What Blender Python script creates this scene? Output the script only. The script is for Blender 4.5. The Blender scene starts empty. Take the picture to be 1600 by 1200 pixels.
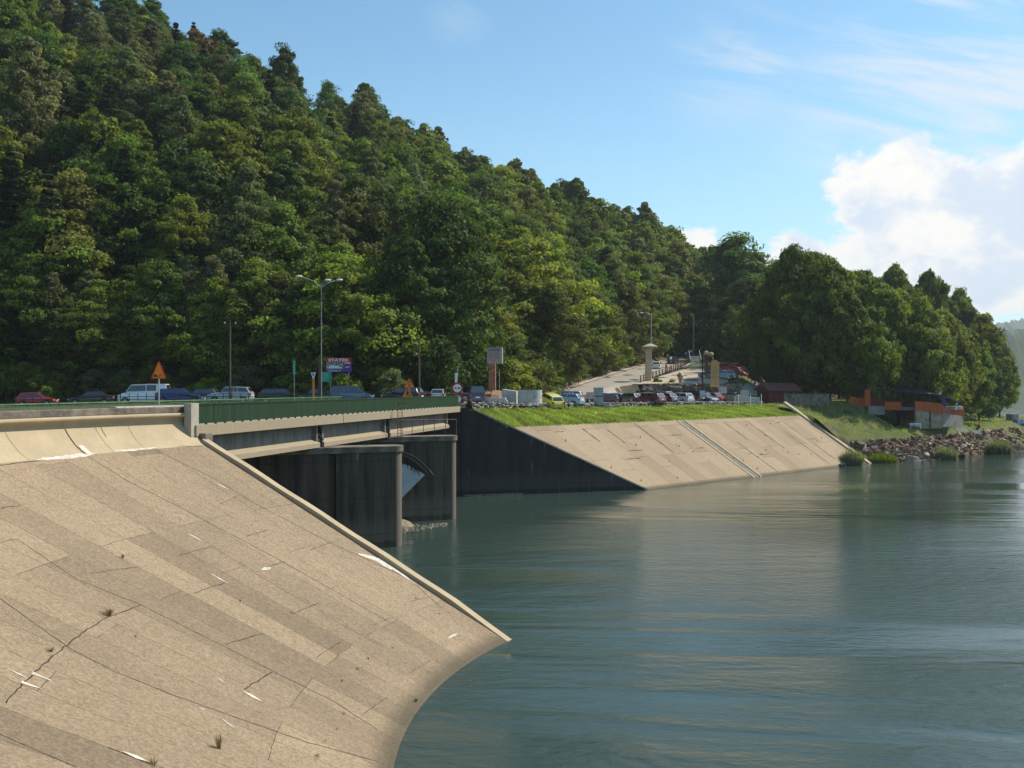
import bpy, bmesh, math, random
import numpy as np
from mathutils import Vector, Matrix
R_ = math.radians
scene = bpy.context.scene
col = scene.collection
random.seed(7)
rng = np.random.default_rng(7)

# ------------------------------------------------------------------ camera
cam_d = bpy.data.cameras.new("camera")
cam = bpy.data.objects.new("camera", cam_d)
col.objects.link(cam)
cam.location = (0, 0, 0)
cam.rotation_euler = (R_(90), 0, 0)
cam_d.lens = 36.0
cam_d.sensor_width = 36.0
cam_d.shift_y = 6 / 1600
cam_d.clip_start = 0.2
cam_d.clip_end = 30000
scene.camera = cam

# ------------------------------------------------------------------ light
SUN_EL, SUN_AZ = 46.0, 63.0          # azimuth clockwise from +Y
sd = bpy.data.lights.new("sun", 'SUN')
sd.energy = 5.0
sd.angle = R_(0.5)
sd.color = (1.0, 0.91, 0.76)
sun = bpy.data.objects.new("sun", sd)
col.objects.link(sun)
sdir = Vector((math.sin(R_(SUN_AZ)) * math.cos(R_(SUN_EL)), math.cos(R_(SUN_AZ)) * math.cos(R_(SUN_EL)), math.sin(R_(SUN_EL))))
sun.rotation_euler = sdir.to_track_quat('Z', 'Y').to_euler()
sun.location = sdir * 300
scene.view_settings.view_transform = 'Standard'
scene.view_settings.look = 'None'
scene.view_settings.gamma = 1
scene.view_settings.exposure = 0.22
scene.cycles.use_denoising = True
scene.cycles.max_bounces = 6
scene.cycles.diffuse_bounces = 2
scene.cycles.glossy_bounces = 3
scene.cycles.transmission_bounces = 3
scene.cycles.transparent_max_bounces = 6
scene.cycles.caustics_reflective = False
scene.cycles.caustics_refractive = False
scene.cycles.sample_clamp_indirect = 4

# ------------------------------------------------------------------ world: sky with clouds
world = bpy.data.worlds.new("World")
scene.world = world
world.use_nodes = True
nt = world.node_tree
nt.nodes.clear()


def N(t, typ, **kw):
    n = t.nodes.new(typ)
    for k, v in kw.items():
        if k.startswith('in_'):
            n.inputs[k[3:].replace('_', ' ')].default_value = v
        else:
            setattr(n, k, v)
    return n


def L(t, a, b):
    t.links.new(a, b)


def math_n(t, op, a, b=None, c=None, clamp=False):
    n = t.nodes.new('ShaderNodeMath')
    n.operation = op
    n.use_clamp = clamp
    for i, v in enumerate((a, b, c)):
        if v is None:
            continue
        if isinstance(v, (int, float)):
            n.inputs[i].default_value = v
        else:
            t.links.new(v, n.inputs[i])
    return n.outputs[0]


def mixc(t, fac, a, b, blend='MIX'):
    n = t.nodes.new('ShaderNodeMix')
    n.data_type = 'RGBA'
    n.blend_type = blend
    for i, v in ((0, fac), (6, a), (7, b)):
        if isinstance(v, (int, float)):
            n.inputs[i].default_value = v
        elif isinstance(v, tuple):
            n.inputs[i].default_value = v if len(v) == 4 else (*v, 1)
        else:
            t.links.new(v, n.inputs[i])
    return n.outputs[2]


def maprange(t, v, a, b, c=0.0, d=1.0, smooth=True):
    n = t.nodes.new('ShaderNodeMapRange')
    n.interpolation_type = 'SMOOTHSTEP' if smooth else 'LINEAR'
    t.links.new(v, n.inputs[0])
    for i, x in enumerate((a, b, c, d)):
        n.inputs[i + 1].default_value = x
    return n.outputs[0]


SKY_STRENGTH = 0.095
sky = N(nt, 'ShaderNodeTexSky', sky_type='NISHITA', sun_disc=False)
sky.sun_elevation = R_(SUN_EL)
sky.sun_rotation = R_(SUN_AZ)
sky.altitude = 300
sky.air_density = 1.0
sky.dust_density = 0.6
sky.ozone_density = 1.6
tc = N(nt, 'ShaderNodeTexCoord')
vn = N(nt, 'ShaderNodeVectorMath', operation='NORMALIZE')
L(nt, tc.outputs['Generated'], vn.inputs[0])
vs = N(nt, 'ShaderNodeVectorMath', operation='MULTIPLY')
L(nt, vn.outputs[0], vs.inputs[0])
vs.inputs[1].default_value = (1, 1, 1.35)
D = vs.outputs[0]


def dirn(px, py):
    v = Vector(((px - 800) / 1600, 1, (606 - py) / 1600)).normalized()
    return (v.x, v.y, v.z * 1.35)


def blob(px, py, r0, r1):
    n = N(nt, 'ShaderNodeVectorMath', operation='DISTANCE')
    L(nt, D, n.inputs[0])
    n.inputs[1].default_value = dirn(px, py)
    return maprange(nt, n.outputs['Value'], r0, r1, 1, 0)


def noise(t, vec, scale, detail, rough=0.55, dist=0.0):
    n = N(t, 'ShaderNodeTexNoise')
    L(t, vec, n.inputs['Vector'])
    n.inputs['Scale'].default_value = scale
    n.inputs['Detail'].default_value = detail
    n.inputs['Roughness'].default_value = rough
    n.inputs['Distortion'].default_value = dist
    return n.outputs[0]


n1 = noise(nt, D, 21, 12, 0.62, 0.15)
n2 = noise(nt, D, 5, 5, 0.5)
cum = blob(1510, 330, 0.0, 0.125)
cum = math_n(nt, 'MAXIMUM', cum, blob(1390, 305, 0.0, 0.11))
cum = math_n(nt, 'MAXIMUM', cum, blob(1530, 425, 0.0, 0.115))
cum = math_n(nt, 'MAXIMUM', cum, blob(1640, 330, 0.0, 0.15))
cum = math_n(nt, 'MAXIMUM', cum, blob(1400, 410, 0.0, 0.115))
cum = math_n(nt, 'MAXIMUM', cum, math_n(nt, 'MULTIPLY', blob(1245, 400, 0.005, 0.055), 0.8))
cum = math_n(nt, 'MAXIMUM', cum, math_n(nt, 'MULTIPLY', blob(1090, 372, 0.0, 0.045), 0.62))
cum = math_n(nt, 'MAXIMUM', cum, math_n(nt, 'MULTIPLY', blob(2200, 330, 0.1, 0.4), 0.8))
dens = math_n(nt, 'ADD', math_n(nt, 'MULTIPLY', cum, 1.35), math_n(nt, 'MULTIPLY', math_n(nt, 'SUBTRACT', n1, 0.5), 1.9))
cl = maprange(nt, dens, 0.42, 0.78)
# thin high wisps
ws = N(nt, 'ShaderNodeVectorMath', operation='MULTIPLY')
rot = N(nt, 'ShaderNodeVectorRotate', rotation_type='Y_AXIS')
L(nt, D, rot.inputs['Vector'])
rot.inputs['Angle'].default_value = R_(-22)
L(nt, rot.outputs[0], ws.inputs[0])
ws.inputs[1].default_value = (3.0, 3.0, 17)
nw = noise(nt, ws.outputs[0], 1.7, 8, 0.6, 0.5)
wm = math_n(nt, 'MAXIMUM', blob(1500, 150, 0.03, 0.21), math_n(nt, 'MULTIPLY', blob(1160, 110, 0.0, 0.10), 0.65))
wm = math_n(nt, 'MAXIMUM', wm, math_n(nt, 'MULTIPLY', blob(715, 32, 0.0, 0.04), 0.22))
wm = math_n(nt, 'MAXIMUM', wm, math_n(nt, 'MULTIPLY', blob(1420, 560, 0.03, 0.3), 0.6))
wsp = math_n(nt, 'MULTIPLY', wm, maprange(nt, nw, 0.38, 0.66), clamp=True)
wsp = math_n(nt, 'MULTIPLY', wsp, 0.78)
# cloud colour: bright rims, faint blue-grey hollows
nsh = noise(nt, D, 13, 8, 0.55, 0.3)
shade = maprange(nt, math_n(nt, 'ADD', nsh, math_n(nt, 'MULTIPLY', math_n(nt, 'SUBTRACT', 1.2, dens), 0.30)), 0.40, 0.64)
ccol = mixc(nt, shade, (6.6, 7.5, 8.8, 1), (9.6, 9.4, 9.0, 1))
sepz = N(nt, 'ShaderNodeSeparateXYZ')
L(nt, vn.outputs[0], sepz.inputs[0])
hz = maprange(nt, sepz.outputs[2], -0.02, 0.34, 1, 0)
hz2 = math_n(nt, 'MULTIPLY', hz, 0.5)
skyc = mixc(nt, 1.0, sky.outputs[0], (1.1, 1.5, 1.5, 1), 'MULTIPLY')
skyc = mixc(nt, hz2, skyc, (5.6, 7.8, 9.0, 1))
c1 = mixc(nt, wsp, skyc, (7.6, 8.0, 8.4, 1))
c2 = mixc(nt, cl, c1, ccol)
bg = N(nt, 'ShaderNodeBackground')
bg.inputs['Strength'].default_value = SKY_STRENGTH
L(nt, c2, bg.inputs['Color'])
wo = N(nt, 'ShaderNodeOutputWorld')
L(nt, bg.outputs[0], wo.inputs[0])

# ------------------------------------------------------------------ helpers


def tag(o, label=None, cat=None, group=None, kind=None):
    if label: o["label"] = label
    if cat: o["category"] = cat
    if group: o["group"] = group
    if kind: o["kind"] = kind
    return o


def empty(name, loc=(0, 0, 0), rz=0.0, label=None, cat=None, group=None):
    o = bpy.data.objects.new(name, None)
    o.empty_display_size = 0.3
    o.location = loc
    o.rotation_euler = (0, 0, rz)
    col.objects.link(o)
    return tag(o, label, cat, group)


def copy_tree(o, parent=None):
    c = o.copy()
    col.objects.link(c)
    c.parent = parent
    for ch in list(o.children):
        copy_tree(ch, c)
    return c


class MB:
    def __init__(s):
        s.v, s.f = [], []

    def add(s, vs, fs):
        b = len(s.v)
        s.v += [tuple(x) for x in vs]
        s.f += [tuple(i + b for i in f) for f in fs]
        return s

    def box(s, c, sz, rz=0.0, M=None):
        hx, hy, hz_ = sz[0] / 2, sz[1] / 2, sz[2] / 2
        ca, sa = math.cos(rz), math.sin(rz)
        vs = []
        for dz in (-hz_, hz_):
            for dx, dy in ((-hx, -hy), (hx, -hy), (hx, hy), (-hx, hy)):
                x, y = dx * ca - dy * sa, dx * sa + dy * ca
                vs.append(Vector((c[0] + x, c[1] + y, c[2] + dz)))
        if M is not None:
            vs = [M @ v for v in vs]
        return s.add(vs, [(0, 3, 2, 1), (4, 5, 6, 7), (0, 1, 5, 4), (1, 2, 6, 5), (2, 3, 7, 6), (3, 0, 4, 7)])

    def prism(s, poly, z0, z1):
        n = len(poly)
        def zz(z, i): return z[i] if isinstance(z, (list, tuple)) else z
        vs = [(p[0], p[1], zz(z0, i)) for i, p in enumerate(poly)] + [(p[0], p[1], zz(z1, i)) for i, p in enumerate(poly)]
        fs = [tuple(range(n - 1, -1, -1)), tuple(range(n, 2 * n))] + [(i, (i + 1) % n, n + (i + 1) % n, n + i) for i in range(n)]
        return s.add(vs, fs)

    def slab(s, pts, off):      # planar polygon thickened by vector off
        n = len(pts)
        off = Vector(off)
        vs = [Vector(p) for p in pts] + [Vector(p) + off for p in pts]
        fs = [tuple(range(n - 1, -1, -1)), tuple(range(n, 2 * n))] + [(i, (i + 1) % n, n + (i + 1) % n, n + i) for i in range(n)]
        return s.add(vs, fs)

    def tube(s, p0, p1, r0, r1=None, n=8, caps=True):
        r1 = r0 if r1 is None else r1
        p0, p1 = Vector(p0), Vector(p1)
        d = (p1 - p0)
        if d.length < 1e-6: return s
        d.normalize()
        a = d.orthogonal().normalized()
        b = d.cross(a)
        vs = []
        for p, r in ((p0, r0), (p1, r1)):
            for i in range(n):
                t = 2 * math.pi * i / n
                vs.append(p + (a * math.cos(t) + b * math.sin(t)) * r)
        fs = [(i, (i + 1) % n, n + (i + 1) % n, n + i) for i in range(n)]
        if caps: fs += [tuple(range(n - 1, -1, -1)), tuple(range(n, 2 * n))]
        return s.add(vs, fs)

    def path(s, pts, rs, n=8):
        for i in range(len(pts) - 1):
            s.tube(pts[i], pts[i + 1], rs[i], rs[i + 1], n)
        return s

    def lathe(s, c, prof, n=16):
        vs, fs = [], []
        for r, z in prof:
            for i in range(n):
                t = 2 * math.pi * i / n
                vs.append((c[0] + r * math.cos(t), c[1] + r * math.sin(t), c[2] + z))
        m = len(prof)
        for k in range(m - 1):
            for i in range(n):
                j = (i + 1) % n
                fs.append((k * n + i, k * n + j, (k + 1) * n + j, (k + 1) * n + i))
        fs.append(tuple(range(n - 1, -1, -1)))
        fs.append(tuple(range((m - 1) * n, m * n)))
        return s.add(vs, fs)

    def ball(s, c, r, n=10, m=6, sc=(1, 1, 1)):
        vs = [(c[0], c[1], c[2] - r * sc[2])]
        for k in range(1, m):
            ph = math.pi * k / m
            for i in range(n):
                t = 2 * math.pi * i / n
                vs.append((c[0] + r * sc[0] * math.sin(ph) * math.cos(t), c[1] + r * sc[1] * math.sin(ph) * math.sin(t), c[2] - r * sc[2] * math.cos(ph)))
        vs.append((c[0], c[1], c[2] + r * sc[2]))
        fs = [(0, 1 + (i + 1) % n, 1 + i) for i in range(n)]
        for k in range(m - 2):
            for i in range(n):
                j = (i + 1) % n
                a = 1 + k * n
                fs.append((a + i, a + j, a + n + j, a + n + i))
        e = len(vs) - 1
        a = 1 + (m - 2) * n
        fs += [(a + i, a + (i + 1) % n, e) for i in range(n)]
        return s.add(vs, fs)

    def build(s, name, m, parent=None, world=False, smooth=False, bevel=0.0, uv=None):
        vs = s.v
        if world and parent is not None:
            q = parent.location
            p = parent
            while p.parent is not None:
                p = p.parent
                q = q + p.location
            vs = [(v[0] - q[0], v[1] - q[1], v[2] - q[2]) for v in vs]
        me = bpy.data.meshes.new(name)
        me.from_pydata(vs, [], s.f)
        if uv is not None:
            l = me.uv_layers.new(name='UVMap')
            idx = np.empty(len(me.loops), dtype=np.int32)
            me.loops.foreach_get('vertex_index', idx)
            l.data.foreach_set('uv', np.asarray(uv, dtype=np.float32)[idx].ravel())
        if m is not None: me.materials.append(m)
        if smooth:
            me.polygons.foreach_set('use_smooth', [True] * len(me.polygons))
        me.update()
        o = bpy.data.objects.new(name, me)
        col.objects.link(o)
        if parent is not None: o.parent = parent
        if bevel:
            b = o.modifiers.new('bevel', 'BEVEL')
            b.width = bevel; b.segments = 2; b.limit_method = 'ANGLE'; b.angle_limit = R_(35)
        return o


def grid_mb(P, uv=False):
    """P: (n, m, 3) array -> MB"""
    n, m, _ = P.shape
    mb = MB()
    mb.v = [tuple(x) for x in P.reshape(-1, 3).tolist()]
    mb.f = [(i * m + j, (i + 1) * m + j, (i + 1) * m + j + 1, i * m + j + 1) for i in range(n - 1) for j in range(m - 1)]
    return mb


MATS = {}


def mat(name, c, rough=0.7, var=0.15, scale=3.0, bump=0.0, bscale=30.0, metal=0.0, spec=0.4, c2=None, stretch=(1, 1, 1), coat=0.0, fine=0.0, fscale=60.0, emit=0.0):
    if name in MATS: return MATS[name]
    m = bpy.data.materials.new(name)
    m.use_nodes = True
    t = m.node_tree
    b = t.nodes['Principled BSDF']
    b.inputs['Roughness'].default_value = rough
    b.inputs['Metallic'].default_value = metal
    b.inputs['Specular IOR Level'].default_value = spec
    b.inputs['Coat Weight'].default_value = coat
    b.inputs['Coat Roughness'].default_value = 0.05
    geo = N(t, 'ShaderNodeTexCoord')
    mp = N(t, 'ShaderNodeVectorMath', operation='MULTIPLY')
    L(t, geo.outputs['Object'], mp.inputs[0])
    mp.inputs[1].default_value = stretch
    v = mp.outputs[0]
    nz = noise(t, v, scale, 6, 0.6)
    f = maprange(t, nz, 0.3, 0.7)
    a = tuple(x * (1 - var) for x in c)
    d = tuple(min(1, x * (1 + var)) for x in c) if c2 is None else c2
    cc = mixc(t, f, a, d)
    if fine:
        nf = noise(t, v, fscale, 3, 0.7)
        g = maprange(t, nf, 0.3, 0.7, 1 - fine, 1 + fine, False)
        g3 = N(t, 'ShaderNodeCombineXYZ')
        for i in range(3): L(t, g, g3.inputs[i])
        cc = mixc(t, 1.0, cc, g3.outputs[0], 'MULTIPLY')
    L(t, cc, b.inputs['Base Color'])
    if bump:
        nb = noise(t, v, bscale, 5, 0.6)
        bn = N(t, 'ShaderNodeBump')
        bn.inputs['Strength'].default_value = bump
        bn.inputs['Distance'].default_value = 0.05
        L(t, nb, bn.inputs['Height'])
        L(t, bn.outputs[0], b.inputs['Normal'])
    if emit:
        b.inputs['Emission Color'].default_value = (*c, 1)
        b.inputs['Emission Strength'].default_value = emit
    MATS[name] = m
    return m


def P(px, py, Y):
    """the place at depth Y that the photograph shows at pixel (px, py)"""
    return Vector(((px - 800) / 1600 * Y, Y, (606 - py) / 1600 * Y))


def text_meshes(specs):
    objs = []
    for key, body, size, bold in specs:
        c = bpy.data.curves.new('lettering', 'FONT')
        c.body = body
        c.size = size
        c.extrude = 0.004
        c.offset = bold
        c.resolution_u = 3
        c.align_x = 'CENTER'
        c.align_y = 'CENTER'
        o = bpy.data.objects.new('lettering', c)
        col.objects.link(o)
        objs.append((key, o))
    bpy.context.view_layer.update()
    dg = bpy.context.evaluated_depsgraph_get()
    out = {}
    for key, o in objs:
        out[key] = bpy.data.meshes.new_from_object(o.evaluated_get(dg))
    for key, o in objs:
        c = o.data
        bpy.data.objects.remove(o)
        bpy.data.curves.remove(c)
    return out


TXT = text_meshes([('statek_big', 'STATEK', 0.62, 0.022), ('statek_dark', 'STATEK', 0.62, 0.008), ('phone', '033 867 861 151', 0.24, 0.006),
                   ('statek_boat', 'STATEK', 1.0, 0.03), ('rejsy', 'REJSY', 0.2, 0.006), ('menu', 'BAR', 0.22, 0.006), ('lody', 'LODY', 0.34, 0.006)])


def text(key, name, m, parent, loc, rot):
    me = TXT[key].copy()
    me.materials.clear()
    me.materials.append(m)
    o = bpy.data.objects.new(name, me)
    col.objects.link(o)
    o.parent = parent
    o.location = loc
    o.rotation_euler = rot
    return o
# ------------------------------------------------------------------ land form
ZW = -10.5
A0 = np.array((14.0, 105.7)); EE = np.array((0.696, 0.718)); NN = np.array((-0.718, 0.696))   # far embankment: foot, along, inland
B0 = np.array((-15.2, 49.1)); BB = np.array((0.1961, 0.9806)); BL = np.array((-0.9806, 0.1961))   # bridge line: start, along, to the left
P0 = B0 + BB * 51.9          # where the bridge meets the far abutment
WD = (A0 - P0) / np.linalg.norm(A0 - P0); WL = float(np.linalg.norm(A0 - P0)); WN = np.array((-WD[1], WD[0]))
CC = np.array((24.7, 29.6))    # centre of the dam's curve
SHORE = [(49.6, 142.4), (54, 144.8), (62, 149.3), (76.8, 166.3), (90.3, 180.6), (108, 201), (119, 225), (122, 250), (112, 285), (90, 330), (60, 400)]
LAND = SHORE + [(60, 900), (-900, 900), (-900, 120), (-60, 120), (14, 105.7)]

_px = [-900, -400, -150, 0, 240, 330, 400, 462, 480, 500, 580, 640, 700, 750, 800, 860, 910, 980, 1060, 1100, 1150, 1200, 1250, 1350, 1450, 1540, 1600, 1700]
_yf = [60, 95, 110, 115, 117, 117, 117, 118, 118, 119, 122, 125, 130, 135, 141, 148, 155, 187, 230, 250, 275, 268, 215, 190, 195, 205, 225, 240]
_yr = [190, 200, 215, 222, 225, 228, 230, 235, 262, 275, 280, 285, 290, 300, 305, 310, 315, 340, 360, 380, 390, 390, 330, 280, 270, 262, 262, 265]
_ys = [-160, -150, -130, -100, 0, 45, 78, 122, 200, 155, 148, 190, 225, 245, 262, 268, 300, 325, 357, 385, 395, 415, 440, 470, 500, 545, 575, 590]
_zf = [-2, -2, -2, -2, -1.6, -1.6, -1.6, -1.6, -1.6, -1.6, -1.6, -1.6, -1.6, -1.6, -1.4, -.6, .2, 2.8, 6.4, 8, 9, 7, 2, -2.3, -2.6, -4, -5, -5]


def interp(u, tab):
    return np.interp(800 + 1600 * u, _px, tab)


def hill(X, Y):
    Ys = np.maximum(Y, 20.0)
    u = np.clip(X / Ys, -1.05, 0.56)
    yf, yr, ys, zf = interp(u, _yf), interp(u, _yr), interp(u, _ys), interp(u, _zf)
    hr = (606 - ys) / 1600 * yr - 15.0
    hr = np.maximum(hr, zf)
    t = (Y - yf) / (yr - yf)
    tt = np.clip(t, 0, 1)
    z = zf + (hr - zf) * (tt ** 0.92)
    beyond = np.maximum(Y - yr, 0)
    z = z - 0.22 * beyond
    return z, t, zf


def plateau(X, Y):
    z = np.interp(X, [-52, -36, -8, 8], [-2.0, -1.55, -1.6, -2.15])
    return z


ROADL = ([135, 155, 201, 246, 290], [4, 9.7, 25, 43, 62])
ROADR = ([120, 135, 153, 164, 181, 221, 290], [9, 12, 16.2, 21, 27.6, 39.5, 66])


def ramp(Y):
    return np.interp(Y, [132, 160, 185, 255, 300], [-2.1, 0.5, 2.7, 8.4, 10])


def seg_dist(X, Y, pts):
    best = np.full(X.shape, 1e9)
    for (x0, y0), (x1, y1) in zip(pts[:-1], pts[1:]):
        dx, dy = x1 - x0, y1 - y0
        t = np.clip(((X - x0) * dx + (Y - y0) * dy) / (dx * dx + dy * dy), 0, 1)
        best = np.minimum(best, np.hypot(X - x0 - t * dx, Y - y0 - t * dy))
    return best


def inside(X, Y, poly):
    r = np.zeros(X.shape, bool)
    n = len(poly)
    for i in range(n):
        x0, y0 = poly[i]; x1, y1 = poly[(i + 1) % n]
        c = ((y0 > Y) != (y1 > Y))
        with np.errstate(divide='ignore', invalid='ignore'):
            xi = (x1 - x0) * (Y - y0) / (y1 - y0 + 1e-12) + x0
        r ^= c & (X < xi)
    return r


def dG(s):
    return np.interp(s, [-17, -2, 5, 46], [9.4, 11.6, 12.2, 12.6])


def zG(s):
    return np.interp(s, [-17, -5, 46], [-2.05, -2.25, -2.4])


def zT(X, Y, raw=False):
    X = np.atleast_1d(np.asarray(X, float)); Y = np.atleast_1d(np.asarray(Y, float))
    z = plateau(X, Y)
    h, t, zf = hill(X, Y)
    u = X / np.maximum(Y, 20)
    rp = ramp(Y)
    rl, rr = np.interp(Y, *ROADL), np.interp(Y, *ROADR)
    onroad = (X > rl - 1.5) & (X <= rr) & (Y > 132)
    z = np.where(onroad, rp, z)
    ter = (X > rr) & (Y > 158.6) & (u < 0.27)
    k = np.clip((0.262 - u) / 0.04, 0, 1)
    z = np.where(ter, z * (1 - k) + rp * k, z)
    z = np.where((t > 0) & ~((X > rl - 1.5) & (X <= rr) & (Y < 262) & (Y > 132)), np.maximum(h, np.where(t > 1, -30, zf)), z)
    cap_ = rp + 0.15 + 0.62 * np.maximum(rl - 1.5 - X, 0)
    z = np.where((Y > 140) & (Y < 280) & (X <= rl - 1.5), np.minimum(z, np.maximum(cap_, -1.6)), z)
    # dam and bridge side
    w = (X - B0[0]) * BL[0] + (Y - B0[1]) * BL[1]
    Rr = np.hypot(X - CC[0], Y - CC[1])
    sdl = np.minimum(w - 12.6, Rr - 58.3)
    wall = (X - P0[0]) * WN[0] + (Y - P0[1]) * WN[1]
    dx, dy = X - A0[0], Y - A0[1]
    s, d = dx * EE[0] + dy * EE[1], dx * NN[0] + dy * NN[1]
    sdf = np.minimum(wall - 3.0, d - dG(s))
    steep = (wall < 3.0) & (sdl < 0)
    sd = np.maximum(sdl, sdf)
    za = np.where(sd > 0, z, np.maximum(np.minimum(z, -2.3) + 1.3 * sd - 0.3, -17))
    za = np.where(steep & (np.maximum(wall, -9) < 3.0) & (s < -0.5), np.minimum(za, -17), za)
    # right bank
    de = seg_dist(X, Y, SHORE)
    de = np.where(inside(X, Y, LAND), de, -de)
    pa = np.interp(de, [-10, 0, 7.6, 12.6, 30], [-16, -10.7, -3.95, -2.5, -2.3])
    lw = np.clip((s - 65) / 11, 0, 1) * 5.5
    pb = np.interp(de, [-10, 0, 4.6], [-15, -10.7, -7.0]) + np.clip(de - 4.6, 0, 1.2) * 0.5
    d2 = np.maximum(de - 5.8 - lw, 0)
    pb = pb + np.minimum(d2 * 0.52, 4.0)
    kk = np.clip((s - 49) / 8, 0, 1)
    pr = pa * (1 - kk) + pb * kk
    kb = np.clip((de - 15) / 12, 0, 1)
    zr = np.where(de > 27, z, pr * (1 - kb) + z * kb)
    zr = np.where((de > 0) & (z < pr), np.minimum(pr, -2.3), zr)
    right = s + 0.7 * np.clip(d, 0, 12) > 50.6
    out = np.where(right, zr, za)
    return out if raw or out.size > 1 else float(out[0])


def terrain_mesh(x0, x1, y0, y1, step):
    xs = np.arange(x0, x1 + .01, step); ys = np.arange(y0, y1 + .01, step)
    GX, GY = np.meshgrid(xs, ys, indexing='ij')
    Z = zT(GX.ravel(), GY.ravel(), True).reshape(GX.shape)
    Z = Z + np.where(Z > 1, 1, 0) * (np.sin(GX * .7) * np.cos(GY * .6)) * .25
    return np.stack([GX, GY, Z], -1)


m_soil = mat('forest_floor', (0.045, 0.05, 0.02), 0.95, 0.4, 0.4, c2=(0.09, 0.075, 0.04), bump=0.5, bscale=3, fine=.3, fscale=8)
# bank material: soil and grass, gravel on the flat
mg = bpy.data.materials.new('bank_ground')
mg.use_nodes = True
t = mg.node_tree
b = t.nodes['Principled BSDF']
b.inputs['Roughness'].default_value = 0.95
b.inputs['Specular IOR Level'].default_value = 0.15
g = N(t, 'ShaderNodeTexCoord')
na = noise(t, g.outputs['Object'], 0.35, 6, 0.6)
nb = noise(t, g.outputs['Object'], 6, 5, 0.7)
c = mixc(t, maprange(t, na, 0.38, 0.6), (0.09, 0.13, 0.03), (0.17, 0.15, 0.06))
c = mixc(t, maprange(t, nb, 0.3, 0.75), c, (0.06, 0.09, 0.02))
L(t, c, b.inputs['Base Color'])
bn = N(t, 'ShaderNodeBump', in_Strength=0.6, in_Distance=0.1)
L(t, nb, bn.inputs['Height']); L(t, bn.outputs[0], b.inputs['Normal'])

TP = terrain_mesh(-250, 150, -70, 470, 2.0)
o = grid_mb(TP).build('ground', m_soil, smooth=True)
tag(o, 'wooded hillside ground and level land behind the dam', None, None, 'structure')
# the right bank on a finer grid, grass and soil, draped just above the coarse ground
BP = terrain_mesh(36, 132, 128, 232, 0.8)
Xb, Yb = BP[..., 0], BP[..., 1]
keep = ((Xb - A0[0]) * EE[0] + (Yb - A0[1]) * EE[1] + 0.7 * np.clip((Xb - A0[0]) * NN[0] + (Yb - A0[1]) * NN[1], 0, 12) > 50.2)
BP[..., 2] += 0.06 + 0.12 * np.sin(Xb * 1.3 + 2 * np.sin(Yb * .5)) * np.sin(Yb * 1.1) * (BP[..., 2] < -2.6)
mbb = grid_mb(BP)
mm = BP.shape[1]
kf = keep.reshape(-1)
mbb.f = [f for f in mbb.f if kf[f[0]] and kf[f[1]] and kf[f[2]] and kf[f[3]]]
tag(mbb.build('grassy_bank', mg, smooth=True), 'grassy bank falling to the rocky shore', None, None, 'structure')

# ------------------------------------------------------------------ water
mw = bpy.data.materials.new('lake_water')
mw.use_nodes = True
t = mw.node_tree
b = t.nodes['Principled BSDF']
b.inputs['Base Color'].default_value = (0.036, 0.06, 0.05, 1)
b.inputs['Roughness'].default_value = 0.035
b.inputs['IOR'].default_value = 1.333
g = N(t, 'ShaderNodeTexCoord')
mp = N(t, 'ShaderNodeMapping')
mp.inputs['Rotation'].default_value = (0, 0, R_(20))
mp.inputs['Scale'].default_value = (1.0, 1.7, 1)
L(t, g.outputs['Object'], mp.inputs['Vector'])
w1 = noise(t, mp.outputs[0], 4.2, 5, 0.68, 0.3)
w2 = noise(t, mp.outputs[0], 1.5, 3, 0.5, 0.2)
w3 = noise(t, mp.outputs[0], 0.33, 2, 0.5, 0.2)
mp2 = N(t, 'ShaderNodeMapping')
mp2.inputs['Rotation'].default_value = (0, 0, R_(-8))
mp2.inputs['Scale'].default_value = (0.35, 1.6, 1)
L(t, g.outputs['Object'], mp2.inputs['Vector'])
pat = noise(t, mp2.outputs[0], 0.055, 4, 0.55, 0.6)
amp = maprange(t, pat, 0.42, 0.58, 0.2, 1.0)
pd_ = N(t, 'ShaderNodeVectorMath', operation='DISTANCE')
pmul = N(t, 'ShaderNodeVectorMath', operation='MULTIPLY'); L(t, g.outputs['Object'], pmul.inputs[0]); pmul.inputs[1].default_value = (1, 1.15, 0)
L(t, pmul.outputs[0], pd_.inputs[0]); pd_.inputs[1].default_value = (19, 68, 0)
gust = maprange(t, math_n(t, 'ADD', pd_.outputs['Value'], math_n(t, 'MULTIPLY', math_n(t, 'SUBTRACT', pat, .5), 30)), 3, 15, 1.3, 0)
amp = math_n(t, 'ADD', amp, gust)
sy_ = N(t, 'ShaderNodeSeparateXYZ'); L(t, g.outputs['Object'], sy_.inputs[0])
shelter = maprange(t, sy_.outputs[1], 34, 80, 2.3, 0.7)
amp = math_n(t, 'MULTIPLY', amp, shelter)
hgt = math_n(t, 'ADD', math_n(t, 'MULTIPLY', w1, 0.020), math_n(t, 'MULTIPLY', w2, 0.05))
hgt = math_n(t, 'ADD', hgt, math_n(t, 'MULTIPLY', w3, 0.055))
hgt = math_n(t, 'MULTIPLY', hgt, amp)
bn = N(t, 'ShaderNodeBump', in_Strength=1.0, in_Distance=1.0)
L(t, hgt, bn.inputs['Height']); L(t, bn.outputs[0], b.inputs['Normal'])
mb = MB()
mb.add([(-6000, -3000, ZW), (9000, -3000, ZW), (9000, 9000, ZW), (-6000, 9000, ZW)], [(0, 1, 2, 3)])
tag(mb.build('water', mw), 'rippled green lake water of the reservoir', None, None, 'structure')

# ------------------------------------------------------------------ far shore hills
m_far = mat('far_forest', (0.03, 0.06, 0.02), 0.95, 0.35, 0.02, bump=0.6, bscale=0.05)


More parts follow.
